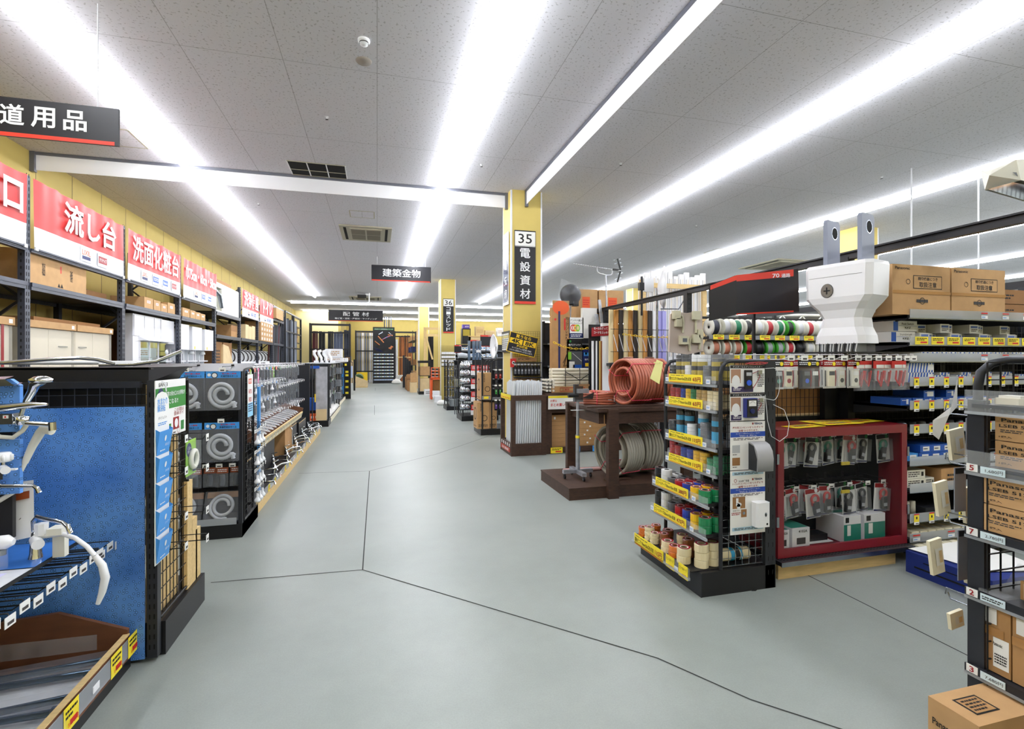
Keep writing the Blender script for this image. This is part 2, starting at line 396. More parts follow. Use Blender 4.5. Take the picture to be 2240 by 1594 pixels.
hatch(-.3, 10.85, .24, 'square access hatch in the ceiling in front of the air conditioner')
hatch(-3.45, 7.95, .3, 'square access hatch outline beside the black sign at the left')
hatch(9.2, 12.0, .3, 'faint square access hatch left of the giant plug blades')
t = thing('smoke_detector', 'white round smoke detector, the nearer of two above the aisle', 'smoke detector', (-.12, 4.92, H))
MB().lathe([(.001, -.05), (.035, -.05), (.04, -.02), (.055, -.02), (.055, 0)], (0, 0, 0), 'white').build('head', t)
MB().lathe([(.041, -.035), (.043, -.03), (.041, -.025)], (0, 0, 0), 'ink_soft').build('vent_ring', t)
MB().lathe([(.001, -.012), (.07, -.014), (.08, 0)], (-.13, 5.27, H), mat('speaker_grille', (150, 142, 134), .8), 28).build('ceiling_speaker', label='round grey ceiling speaker behind the smoke detector', cat='speaker')
spr = thing('sprinkler_head', '', 'sprinkler')
MB().lathe([(.001, -.03), (.012, -.03), (.012, 0), (.028, 0)], (0, 0, 0), 'white', 10).build('nozzle', spr)
MB().lathe([(.001, -.034), (.02, -.032), (.001, -.03)], (0, 0, 0), 'ink_soft', 10).build('deflector', spr)
for i, (x, y, l) in enumerate([(-.6, 6.6, 'tiny dark sprinkler head on the ceiling above the open bay'), (.95 + .6, 7.6, 'tiny sprinkler head just right of the middle strip light'), (-2.2, 10.6, 'white sprinkler head left of the nearest air conditioner'), (-2.8 - .4, 12.0, 'small sprinkler head beside the left strip light, above the banners'), (3.6, 7.0, 'tiny sprinkler head between the long panel and the right strip light'), (6.9, 9.8, 'tiny sprinkler head on the bare ceiling right of the right strip light'), (-3.9, 18.2, 'small white sprinkler head near the left wall, far off'), (8.0, 6.4, 'tiny sprinkler head on the right part of the ceiling'), (.1, 3.9, 'dome shaped sprinkler at the top edge above the smoke detector')]):
    dup(spr, (x, y, H - .001), l)
t = thing('projector_mount', 'small dark camera on white ceiling arm above the far air conditioner', 'camera', (-.35, 23.6, H))
MB().cyl((0, 0, 0), (0, 0, -.45), .025, 'white').box(-.1, -.06, -.5, .1, .06, -.42, 'white').build('arm', t)
MB().box(-.5, -.12, -.22, -.12, .12, -.1, 'ink').build('camera_body', t); MB().box(-.15, -.05, -.1, .05, .05, -.04, 'white').build('bracket', t)
# ------------------------------------------------------------ hanging signs
def hang_sign(label, x0, x1, y, z0, z1, red=.09, wires=()):
    t = thing('hanging_sign', label, 'sign', ((x0 + x1) / 2, y, z0))
    w_ = (x1 - x0) / 2; h = z1 - z0
    MB().box(-w_, -.01, 0, w_, .01, h, 'sign_black').build('board', t)
    MB().box(-w_ + .01, -.013, 0, w_ - .03, -.01, h * red, 'sign_red').build('red_stripe', t)
    for q in wires: MB().cyl((q, 0, h - .01), (q, 0, H - z0), .004, 'wire_white', 6).build('suspension_wire', t)
    return t, h
t, h = hang_sign('black hanging sign with four white kanji in the middle of the aisle', -.16, 1.56, 15.2, 3.8, 4.26, .07, (-.7, .7))
MB().text('建築金物', (0, -.012, h * .54), '-y', 1.1, h * .52, 'white', .01).build('lettering', t)
t, h = hang_sign('black hanging sign with three large kanji and a smaller line, far away', -2.42, .3, 27.4, 3.49, 4.06, .05, (-.5, .5))
MB().text('配 管 材', (0, -.012, h * .66), '-y', 1.3, h * .38, 'white', .01).text('塩ビ管・波板・屋根材・サイディング', (0, -.012, h * .24), '-y', 2.1, h * .15, 'white', .01).build('lettering', t)
t, h = hang_sign('large black sign with red stripe cut by the left edge of the frame', -4.15, -2.12, 5.0, 3.31, 3.625, .1, (-.9, .86))
lt = MB()
for c_, x_ in zip('水道用品', (-3.07, -2.86, -2.65, -2.43)): lt.text(c_, (x_ + 3.135, -.012, h * .56), '-y', .165, .17, 'white', .02)
lt.build('lettering', t)
# ================================================================ generic goods
def carton(x, y, z, w_, d, h, label, m='carton', prints=(), tape='-y', rz=0, name='cardboard_box', cat='box', group=None, tm='carton_tape'):
    """box with origin at the centre of its base; prints = (face, text, u, v, w, h, material) with u, v as fractions of the face"""
    b = MB().box(-w_ / 2, -d / 2, 0, w_ / 2, d / 2, h, m)
    fc = {'-y': ((0, -d / 2, h / 2), w_, h), '+y': ((0, d / 2, h / 2), w_, h), '-x': ((-w_ / 2, 0, h / 2), d, h), '+x': ((w_ / 2, 0, h / 2), d, h), '+z': ((0, 0, h), w_, d)}
    b.rect((0, 0, h), '+z', w_, .05, tm, .0007)
    if tape in ('-y', '+y', '+x', '-x'):
        c, fw, fh = fc[tape]; r_, u, n = FR[tape]; b.rect(Vector(c) + u * fh * .36, tape, .05, fh * .28, tm, .0007)
    for pi, p in enumerate(prints):
        f, s, u_, v_, pw, ph, pm = p[:7]; c, fw, fh = fc[f]; r_, u, n = FR[f]; cc_ = Vector(c) + r_ * (u_ - .5) * fw + u * (v_ - .5) * fh
        if s == '#': b.rect(cc_, f, pw * fw, ph * fh, pm, .001 + .0004 * pi)
        elif s[0] == '~': b.scrib(cc_, f, pw * fw, ph * fh, pm, rows=int(s[1:]), seed=len(label), off=.0014 + .0004 * pi)
        elif s == 'O': b.disc(cc_, f, pw * fw / 2, pm, .0014 + .0004 * pi, 20, pw * fw * .4)
        else: b.text(s, cc_, f, pw * fw, ph * fh, pm, .016, .0014 + .0004 * pi)
    return b.build(name, None, (x, y, z + .003), label, cat, group, rot=(0, 0, rz) if rz else None)
def tagm(mb, c, face, w_, h, m='tag_yellow', ink='ink', seed=1, red=True):
    mb.rect(c, face, w_, h, m, .001); r_, u, n = FR[face] if isinstance(face, str) else face; c = Vector(c)
    mb.scrib(c + u * h * .18, face, w_ * .8, h * .4, ink, 2, .002, seed)
    if red: mb.rect(c - u * h * .22 + r_ * w_ * .15, face, w_ * .5, h * .22, 'tag_red', .002)
    return mb
# ================================================================ pallet racking along the left wall
YP = [4.7, 6.97, 9.22, 11.57, 13.88, 16.22, 18.5, 20.95, 23.25]
rk = thing('pallet_rack', 'dark blue-grey pallet racking with slotted posts along the left wall', 'rack', (-3.85, 4.7, 0))
def post(py, top=3.6):
    mb = MB(); y = py - 4.7
    mb.box(-.07, y - .045, 0, 0, y + .045, top, 'rack_metal').box(-.9, y - .04, 0, -.83, y + .04, top, 'dark_metal')
    for k in range(int(top / .075)):
        z = .05 + k * .075
        for s in (-.02, .02): mb.box(0, y + s - .006, z, .0012, y + s + .006, z + .045, 'slot_black')
        mb.box(-.045, y - .0462, z, -.03, y - .045, z + .03, 'slot_black')
    mb.build('upright', rk)
    br = MB(); n = 5
    for k in range(n):
        a, b = (0.15 + k * .68, .15 + (k + 1) * .68)
        br.bar((-.05, y, a if k % 2 else b), (-.85, y, b if k % 2 else a), .028, 'dark_metal')
    br.build('cross_brace', rk)
for y in YP: post(y)
def beam(y0, y1, z, deck='dark_metal', h=.085, rear=True):
    y0 -= 4.7; y1 -= 4.7
    MB().box(-.045, y0 + .045, z, 0.012, y1 - .045, z + h, 'rack_metal').box(.012, y0 + .045, z + h * .45, .02, y1 - .045, z + h, 'rack_metal').build('beam', rk)
    if rear: MB().box(-.9, y0 + .04, z, -.86, y1 - .04, z + h, 'rack_metal').build('beam', rk)
    if deck: MB().box(-.86, y0 + .045, z + .05, -.045, y1 - .045, z + h - .01, deck).build('deck', rk)
for a, b in zip(YP[:4], YP[1:5]):
    beam(a, b, 2.3); beam(a, b, 1.02); beam(a, b, .1); beam(a, b, 2.735, None, .04, False)
beam(YP[4], YP[5], 2.61); beam(YP[4], YP[5], 2.04); beam(YP[4], YP[5], .9)
for a, b in zip(YP[5:7], YP[6:8]): beam(a, b, 2.05); beam(a, b, 2.78, 'dark_metal', .04); beam(a, b, 1.2)
beam(YP[7], YP[8], 2.05, None); beam(YP[7], YP[8], 3.0); beam(YP[7], YP[8], 3.5)
# X braces on the rear face of the bays
for a, b in ((4.7, 6.97), (6.97, 9.22), (13.88, 16.22)):
    MB().bar((-.93, a - 4.65, 2.2), (-.93, b - 4.75, 1.3), .03, 'dark_metal').build('cross_brace', rk)
# ---- banners
mat('banner_red', (196, 30, 30), .42); mat('banner_white', (214, 215, 222), .42)
def banner(y0, y1, text, label, tw, th, logos, tx=.5, seed=0):
    L = y1 - y0; t = thing('shelf_banner', label, 'banner', (-3.825, y0, 2.79)); rr = random.Random(seed)
    n = 60; hs = [0, .1, .245, .2451, .4, .55, .7, .8]; ph = rr.uniform(0, 6)
    def px(y, h): return .010 * math.sin(y * 9 + ph) * (h / .8) + .006 * math.sin(y * 23 + ph * 2) * (h / .8)
    def top(y): return .8 - .014 * abs(math.sin(y / L * PI * 5))
    mb = MB()
    for m, rows in (('banner_white', hs[:3]), ('banner_red', hs[3:])):
        vs = []; fs = []
        for h in rows:
            for i in range(n + 1): y = L * i / n; vs.append((px(y, h), y, h if h < .79 else top(y)))
        for j in range(len(rows) - 1):
            for i in range(n): a = j * (n + 1) + i; fs.append((a, a + 1, a + n + 2, a + n + 1))
        mb.add(vs, fs, m, True)
    mb.build('cloth', t)
    MB().text(text, (.020, L * tx, .525), '+x', tw, th, 'white', .013 if len(text) in (4, 5) and text != 'ガスコンロ' else .024).build('lettering', t)
    for k, (s, col, u) in enumerate(logos):
        q = MB(); q.rect((.008, L * u, .13), '+x', .27, .19, 'white', 0, .002)
        if col == 'logo': q.text(s, (.008, L * u, .155), '+x', .2, .07, 'orange', .012, .002).rect((.008, L * u, .085), '+x', .2, .045, 'navy', .002)
        else: q.rect((.008, L * u, .13), '+x', .23, .1, col, .002).text(s, (.008, L * u, .13), '+x', .19, .055, 'white', .014, .004)
        q.build('logo_patch', t)
    MB().box(-.02, .03, -.022, .012, L - .03, -.004, 'rack_metal').box(-.0, 0, -.03, .016, .05, .01, 'white').box(0, L - .05, -.03, .016, L, .01, 'white').build('price_rail', t)
banner(4.78, 6.9, 'ガスコンロ', 'red and white banner at the left edge, cut off with one square character showing', 1.95, .42, [('LIXIL', 'logo', .3)], .5, 1)
banner(7.04, 9.16, '流し台', 'red and white banner with three widely spaced white characters', 1.3, .4, [('LIXIL', 'logo', .5), ('クリナップ', 'deep_red', .7)], .56, 2)
banner(9.29, 11.49, '洗面化粧台', 'red and white banner with five bold white kanji and four logos', 1.95, .42, [('LIXIL', 'logo', .27), ('TOTO', 'blue', .47), ('Panasonic', 'blue', .66), ('クリナップ', 'deep_red', .85)], .5, 3)
banner(11.66, 13.83, '巾75cm・60cm・50cm', 'red and white banner listing three widths in centimetres', 2.0, .3, [('LIXIL', 'logo', .34), ('TOTO', 'blue', .56), ('Panasonic', 'blue', .76)], .5, 4)
banner(16.31, 18.45, '洗浄便座', 'far red and white banner with four tall white kanji', 1.85, .45, [('LIXIL', 'logo', .35), ('TOTO', 'blue', .55), ('Panasonic', 'blue', .74)], .5, 5)
banner(18.62, 20.88, 'トイレ', 'furthest red and white banner with three katakana letters', 1.5, .42, [('LIXIL', 'logo', .35), ('TOTO', 'blue', .55), ('Panasonic', 'blue', .72)], .5, 6)
# ---- goods on the upper beam level
pr = [('+x', '取扱注意', .22, .5, .05, .4, 'ink'), ('+x', '天地無用', .7, .5, .05, .4, 'ink'), ('+x', '#', .51, .62, .02, .22, 'tag_red'), ('+x', '▲▲', .5, .12, .1, .13, 'ink')]
carton(-4.25, 7.66, 2.385, .72, 1.18, .4, 'large brown carton with two arrow marks behind the banner post, on the upper beam', prints=pr, tape=None)
carton(-4.3, 5.75, 2.385, .7, 1.9, .4, 'wide shaded carton on the upper beam at the left edge', 'carton_b', tape=None, prints=[('+x', '~6', .85, .5, .1, .5, 'ink')])
carton(-4.35, 8.75, 2.385, .6, .8, .12, 'flat brown carton lying behind the large one on the upper beam', 'carton_d', tape=None)
k = 0
for y, h, w_ in ((10.12, .19, .36), (10.47, .18, .3), (10.78, .15, .3), (11.12, .2, .36)):
    carton(-4.1, y, 2.385, .5, w_ - .02, h, f'{nth(k)} small carton from the left under the five kanji banner', prints=[('+x', '#', .5, .6, .4, .25, 'paper'), ('+x', '~2', .5, .6, .3, .15, 'tag_red')], tape=None, group='small cartons on the upper beam'); k += 1
for k, y in enumerate((11.9, 12.3, 12.62, 12.95)):
    carton(-4.1, y, 2.385, .5, .31 if k else .4, .18 - .01 * k, f'{nth(k)} small carton from the left under the banner listing widths', prints=[('+x', '#', .5, .62, .45, .22, 'paper'), ('+x', '~1', .5, .62, .3, .1, 'tag_red')], tape=None, group='small cartons on the upper beam')
# ---- plastic wrapped sink cabinets
mat('cabinet_cream', (232, 222, 200), .4); mat('wrap_film', (236, 232, 222), .22, alpha=.3, spec=.6, bump=.35, bscale=5, stretch=(2, 2, .7))
def sink(y, w_, label, strap=False, hx=.25):
    t = thing('sink_cabinet', label, 'sink cabinet', (-4.24, y, 1.108))
    MB().box(-.3, -w_ / 2 + .01, 0, .27, w_ / 2 - .01, .77, 'cabinet_cream').build('cabinet', t)
    MB().box(.27, -w_ / 2 + .015, .02, .282, -.004, .76, 'cabinet_cream').build('door', t); MB().box(.27, .004, .02, .282, w_ / 2 - .015, .76, 'cabinet_cream').build('door', t)
    MB().box(-.34, -w_ / 2, .775, .33, w_ / 2, .86, 'carton').rect((.33, w_ / 2 - .07, .815), '+x', .06, .045, 'paper', .002).build('cardboard_lid', t)
    MB().box(.285, hx - .09, .55, .3, hx + .09, .565, 'steel').build('handle', t)
    MB().box(-.31, -w_ / 2 + .003, .005, .306, w_ / 2 - .003, .77, 'wrap_film').build('plastic_wrap', t)
    if strap: MB().box(.307, w_ / 2 - .18, .0, .311, w_ / 2 - .14, .86, 'deep_red').build('strap', t)
sink(8.56, .95, 'cream sink cabinet in plastic wrap, right one of the pair', hx=-.28); sink(7.55, 1.0, 'cream sink cabinet in plastic wrap, left one of the pair', hx=.28)
sink(6.32, 1.1, 'plastic wrapped sink cabinet with a red strap at the left edge', True); sink(5.25, .9, 'plastic wrapped sink cabinet mostly cut off by the left edge')
carton(-4.25, 8.1, 1.97, .5, 1.5, .05, 'thin long carton lying on the wrapped cabinets', 'carton_d', tape=None)
carton(-4.6, 10.2, 1.105, .35, 1.6, .9, 'tall brown carton standing behind the white vanity units', 'carton_d', tape=None)
# ---- white vanity tops with mirrors
mat('vanity_white', (240, 240, 246), .3); mat('mirror', (205, 225, 222), .03, 1.)
t = thing('vanity_cabinet', 'white vanity unit with three mirror panels and light hood', 'vanity cabinet', (-3.99, 9.82, 1.108))
MB().box(-.2, 0, 0, .02, 1.2, 1.17, 'vanity_white').build('cabinet', t)
for y in (0.02, .42, .82): MB().box(.02, y, .8, .035, y + .37, 1.15, 'vanity_white').build('door', t)
MB().add([(.02, .2, .8), (.16, .25, .72), (.16, 1.4, .72), (.02, 1.4, .8), (.02, .2, .72), (.02, 1.4, .72)], [(0, 1, 2, 3), (1, 4, 5, 2), (0, 4, 1), (3, 2, 5)], 'vanity_white').build('light_hood', t)
for y in (.24, .62, 1.0): MB().box(.02, y, .02, .03, y + .34, .7, 'mirror').box(.02, y - .02, 0, .04, y, .72, 'vanity_white').build('mirror', t)
for z in (.18, .42): MB().box(.03, .2, z, .13, 1.35, z + .012, 'clear').build('glass_shelf', t)
for i in range(4):
    y0 = [11.05 - .15, 11.64, 12.36, 13.08][i]
    t = thing('vanity_cabinet', ['narrow white vanity unit right of the three mirror one', 'white vanity unit with lamp arm, middle of the row', 'white vanity unit with a yellow sticker, second last of the row', 'last white vanity unit of the row with a yellow sticker'][i], 'vanity cabinet', (-3.99, y0, 1.108), group='white vanity units on the rack')
    MB().box(-.2, 0, .0, -.17, .62, 1.15, 'vanity_white').box(-.17, 0, .6 if i else .7, .05 + .03 * i, .62, 1.15 - .02 * i, 'vanity_white').build('cabinet', t)
    MB().box(-.17, .08, .0, -.155, .54, .55, 'mirror').build('mirror', t)
    for z in (.12, .34): MB().box(-.17, .0, z, .02, .62, z + .03, 'vanity_white').build('shelf', t)
    for y in (0, .26, .58): MB().box(-.17, y, 0, -.06, y + .04, .6, 'vanity_white').build('side_rail', t)
    MB().lathe([(.001, .0), (.06, .01), (.05, .07), (.001, .09)], (.0, .3, .5), 'white_gloss').build('lamp', t)
    if i > 1: MB().rect((.05 + .03 * i, .15, .65), '+x', .06, .06, 'tag_yellow', .002).build('sticker', t)
# ---- toilet display box and cartons beyond
t = thing('display_box', 'white display housing with an arched opening beside the banners', 'display box', (-3.88, 13.95, 2.703))
pts = [(0, 0), (0, .62), (.62, .62)]
arch = [(.32 + .2 * math.cos(a), .5 + .17 * math.sin(a)) for a in [PI * i / 10 for i in range(11)]]
MB().box(-.55, .55, 0, 0, 2.2, .74, 'offwhite').box(-.55, 0, 0, 0, .1, .72, 'offwhite').box(-.55, .1, .62, 0, .55, .74, 'offwhite').box(-.55, .1, 0, 0, .55, .04, 'offwhite').box(-.55, .1, .04, -.5, .55, .62, 'mirror').build('housing', t)
t2 = MB().tube([(-.1, .12, .6), (.02, .3, .42), (.03, .44, .12)], [.05, .055, .045], 'steel', 10).lathe([(.12, 0), (.17, .06), (.14, .16), (.05, .2)], (-.25, .3, .04), 'white_gloss').build('bidet_seat', t)
carton(-4.15, 14.75, 3.445, .5, 1.4, .09, 'flat dark brown carton on top of the white display housing', 'carton_d', tape=None)
carton(-4.2, 15.85, 2.125, .55, .62, .33, 'brown carton with a darker top half on the middle deck', 'carton_b', prints=[('+x', '#', .5, .75, 1, .5, 'carton_d')], tape=None)
for i in range(3): carton(-4.1, 17.0 + i * .42, 2.135, .5, .4, .43 - .04 * (i % 2), f'{nth(i)} open pale carton with raised flaps beside the brown one', 'plywood', tape=None, group='pale open cartons')
for i in range(2): carton(-4.3, 13.7 + i * .9 + .7, 1.0, .7, .8, .95, ['dark tall carton with black print below the display housing', 'second dark tall carton with black print below the display housing'][i], 'carton_d', prints=[('+x', '~7', .5, .5, .5, .6, 'ink')], tape=None)
for r_ in range(4):
    for i in range(5): carton(-4.05, 18.85 + i * .4, 2.135 + r_ * .165, .5, .385, .16, f'small pale carton, {nth(i)} across and {nth(r_)} up in the stack under the katakana banner', prints=[('+x', '#', .5, .5, .4, .5, 'paper')], tape=None, group='stacked small cartons under the katakana banner')
for r_ in range(2):
    for i in range(3): carton(-4.0, 21.3 + i * .5, 3.09 + r_ * .2, .5, .47, .195, f'carton with round mark, {nth(i)} across in the {["lower", "upper"][r_]} row right of the katakana banner', prints=[('+x', 'O', .5, .5, .25, .5, 'ink')], tape=None, group='cartons right of the banners')
# ---- toilet seats leaning in a row
seat = thing('bidet_toilet_seat', '', 'toilet seat', group='boxed toilet seats in a row')
ring = [(0, .0, .0)] + []
o = [(.23 * math.cos(2 * PI * k / 24), .3 + .27 * math.sin(2 * PI * k / 24)) for k in range(24)]
MB().prism([(x, y) for x, y in o], 0, .045, 'white_gloss', 'z', True).build('lid', seat)
MB().tube([(.19 * math.cos(2 * PI * k / 20), .3 + .23 * math.sin(2 * PI * k / 20), .05) for k in range(20)], .018, 'ink_soft', 6, closed=True).build('bumper_ring', seat)
MB().box(-.26, -.06, -.02, .26, .08, .09, 'white').build('hinge_unit', seat)
for i in range(11):
    dup(seat, (-4.2, 16.5 + i * .54 - (.06 if i > 3 else 0), 1.33), f'white boxed toilet seat, {nth(i)} from the left in the leaning row', rot=(R(62), 0, R(38)), scale=.95)
MB().prism([(14.7, 1.0), (16.0, 1.0), (15.2, 1.85), (14.7, 1.9)], -3.96, -3.9, 'plywood', 'x').build('cardboard_ramp', label='pale cardboard sheet with a slanted top beside the toilet seats', cat='cardboard')
# ---- rain pipes stored upright beyond the rack
rnd = random.Random(3)
def pipe(x, y, z0, z1, r, m, label, lean=0, ly=0, grp='rain pipes standing at the left wall'):
    MB().cyl((0, 0, 0), (lean, ly, z1 - z0), r, m, 10).build('rain_pipe', None, (x, y, z0), label, 'pipe', grp)
cols = [('maroon', (84, 26, 36)), ('black', (30, 32, 38)), ('dark grey', (62, 66, 76)), ('grey', (112, 118, 134)), ('light grey', (150, 156, 170))]
for i in range(16):
    n, c = cols[[2, 0, 0, 1, 2, 3, 1, 2, 1, 3, 2, 1, 0, 1, 2, 1][i]]
    pipe(-3.98 - .1 * (i % 2), 21.15 + i * .125, 1.25, 2.9, .03, cc(*c), f'{n} pipe leaning on the lower deck, {nth(i)} from the left', 0, .25, 'pipes leaning on the lower deck')
for i in range(20):
    n, c = cols[[2, 3, 2, 4, 2, 1, 3, 2, 2, 3, 1, 2, 3, 4, 4, 3, 3, 4, 2, 2][i]]; r = .05 if i < 12 else (.14 if i in (13, 14, 16) else .06)
    pipe(-4.0 - .12 * (i % 2), 23.45 + i * .22, .02, 3.4 - .03 * (i % 4), r, cc(*c), f'upright {n} rain pipe, {nth(i)} from the near end beyond the racking')
t = thing('pipe_rack', 'black tube frame holding the upright rain pipes at the left wall', 'rack', (-3.8, 23.3, 0))
for y in (0, 2.3, 4.6): MB().box(-.03, y - .03, 0, .03, y + .03, 3.6, 'dark_metal').build('post', t)
for z in (3.54, 2.7, 2.0, 1.1): MB().box(-.03, .03, z, .03, 4.57, z + .05, 'dark_metal').build('rail', t)
t = thing('wall_frame', 'empty black frame with pale cartons behind it in the far left corner', 'rack', (-4.4, 29.2, 0))
for y in (0, 2.9): MB().box(-.04, y - .04, 0, .04, y + .04, 3.85, 'black_metal').build('post', t)
for z in (3.8, 3.3, 2.4, 1.4): MB().box(-.03, .04, z, .03, 2.86, z + .06, 'black_metal').build('rail', t)
carton(-4.62, 30.9, 2.47, .3, 1.5, .85, 'tall pale carton inside the empty frame in the far left corner', prints=[('+x', '~6', .6, .5, .5, .6, 'ink')], tape=None)
for i in range(5): pipe(-4.35, 28.0 + i * .18, 0, 2.45 - .05 * i, .06, cc(52, 54, 64), f'short black pipe leaning before the corner frame, {nth(i)} from the left', -.1, .3, 'short pipes by the corner frame')
# ================================================================ shared display fittings
ticket_me = {}
def hook(t, x, y, z, face, L=.3, ticket=True, double=True, cream=False, tw=.05, th=.032, wm='wire_black', yellow=False):
    """wire display hook on a mesh panel with a price ticket hanging at its tip; base at x, y, z"""
    k = (L, ticket, double, cream, tw, th, wm, yellow)
    if k not in ticket_me:
        b = MB(); b.tube([(0, 0, 0), (0, -L * .9, 0), (0, -L, .02)], .0028, wm, 6)
        if double: b.tube([(0, 0, .035), (0, -L - .005, .035), (0, -L - .008, .01)], .0025, wm, 6)
        b.box(-.012, 0, -.012, .012, .004, .05, wm)
        a = b.build('display_hook'); COL.objects.unlink(a); c = None
        if ticket:
            b = MB(); b.rect((0, -L - .012, .01), '-y', tw, th * (1.8 if yellow else 1), 'tag_yellow' if yellow else 'paper', 0, .002).rect((0, -L - .012, .01 + (-.012 if yellow else -.006)), '-y', tw * .6, th * .3, 'ink_soft', .001)
            c = b.build('price_ticket'); COL.objects.unlink(c)
        ticket_me[k] = (a.data, c.data if c else None)
    da, dc = ticket_me[k]; rz = {'-y': 0, '+x': PI / 2, '-x': -PI / 2, '+y': PI}[face]
    o = bpy.data.objects.new('display_hook', da); COL.objects.link(o); o.parent = t; o.location = (x, y, z); o.rotation_euler = (0, 0, rz)
    if dc: q = bpy.data.objects.new('price_ticket', dc); COL.objects.link(q); q.parent = o
    return o
def slots(mb, x, y, z0, z1, face, m='slot_black', cols=(-.009, .009), pitch=.05, sw=.0065, sh=.024):
    n = int((z1 - z0) / pitch)
    for i in range(n):
        for c in cols:
            r_, u, nn = FR[face]; mb.rect(Vector((x, y, z0 + (i + .5) * pitch)) + r_ * c, face, sw, sh, m, .001)
    return mb
PACK = {}
def packproto(key, w_, h, head, hh, fill, bag=True, card='paper', body=None, cat='packet'):
    """blister or bag pack hanging from its top, front towards -y"""
    t = thing('hanging_pack', key, cat)
    b = MB().box(-w_ / 2, -.004, -hh, w_ / 2, 0, 0, head); b.scrib((0, -.004, -hh * .5), '-y', w_ * .8, hh * .6, 'white' if head not in ('white', 'paper') else 'ink_soft', 2, .001, len(key)); b.build('header_card', t)
    if not bag: MB().box(-w_ / 2, -.003, -h, w_ / 2, 0, -hh, card).scrib((0, -.003, -h * .9), '-y', w_ * .8, h * .08, 'ink_soft', 2).build('backing_card', t)
    q = MB(); fill(q, w_, h, hh); q.build('contents', t)
    if bag: MB().box(-w_ / 2, -.028, -h, w_ / 2, -.001, -hh + .004, 'clear_bag').build('clear_bag', t)
    PACK[key] = t; return t
def f_tube(m, r=.009, n=2):
    def f(q, w_, h, hh):
        for i in range(n): q.tube([(-w_ * .3 + i * w_ * .5 / max(1, n - 1) if n > 1 else 0, -.014, -hh - .01), (-w_ * .25 + i * w_ * .5 / max(1, n - 1) if n > 1 else 0.005, -.016, -(h + hh) / 2), (-w_ * .1 + i * w_ * .35 / max(1, n - 1) if n > 1 else 0, -.014, -h + .012)], r, m, 8)
    return f
def f_tap(q, w_, h, hh):
    q.cyl((0, -.015, -hh - .012), (0, -.015, -h + .02), .011, 'chrome', 10).tube([(0, -.018, -(h + hh) / 2), (w_ * .25, -.02, -(h + hh) / 2 - .005), (w_ * .3, -.02, -(h + hh) / 2 - .03)], .008, 'chrome', 8).lathe([(.001, 0), (.016, 0), (.016, .012), (.001, .014)], (0, -.015, -hh - .015), 'chrome', 10)
def f_white(q, w_, h, hh):
    q.lathe([(.001, 0), (w_ * .3, 0), (w_ * .34, .02), (w_ * .2, .04), (.012, .05), (.012, .09)], (0, -.02, -h + .015), 'white_gloss', 12)
packproto('silver', .085, .2, 'white', .035, f_tube('steel', .01, 2)); packproto('tap', .09, .18, 'sky', .04, f_tap); packproto('white', .1, .17, 'paper', .035, f_white)
packproto('dark', .08, .19, 'white', .03, f_tube('black_metal', .012, 1)); packproto('green', .085, .26, 'green', .05, f_tube('steel', .012, 1)); packproto('long', .07, .32, 'paper', .04, f_tube('steel', .012, 1))
packproto('orange', .09, .15, 'orange', .05, f_tube('steel', .016, 1)); packproto('lime', .06, .3, cc(140, 200, 60), .16, f_tube('white', .012, 1)); packproto('pink', .06, .3, cc(235, 130, 180), .2, f_tube('white', .012, 1))
def hang_row(t, x, y, z, face, n, step, kinds, desc, L=.22, drop=.0, sizes=None, wm='wire_white', per=1):
    """a row of hooks on thing t (world coordinates), with packs on them"""
    d = {'-y': X, '+x': Y, '-x': -Y}[face]; nrm = FR[face][2]; base = t.matrix_world.translation if False else t.location
    for i in range(n):
        p = Vector((x, y, z)) + d * step * i; q = p - base
        hook(t, q.x, q.y, q.z, face, L, wm=wm)
        k = kinds[i % len(kinds)]
        for j in range(per):
            pos = p + nrm * (L * .75 - .05 * j) + Vector((0, 0, -.004))
            dup(PACK[k], pos, f'{desc[0]} {k if k not in ("tap", "long") else "faucet part"} pack, {nth(i * per + j)} along {desc[1]}', rz={'-y': 0, '+x': PI / 2, '-x': -PI / 2}[face], group=desc[1])
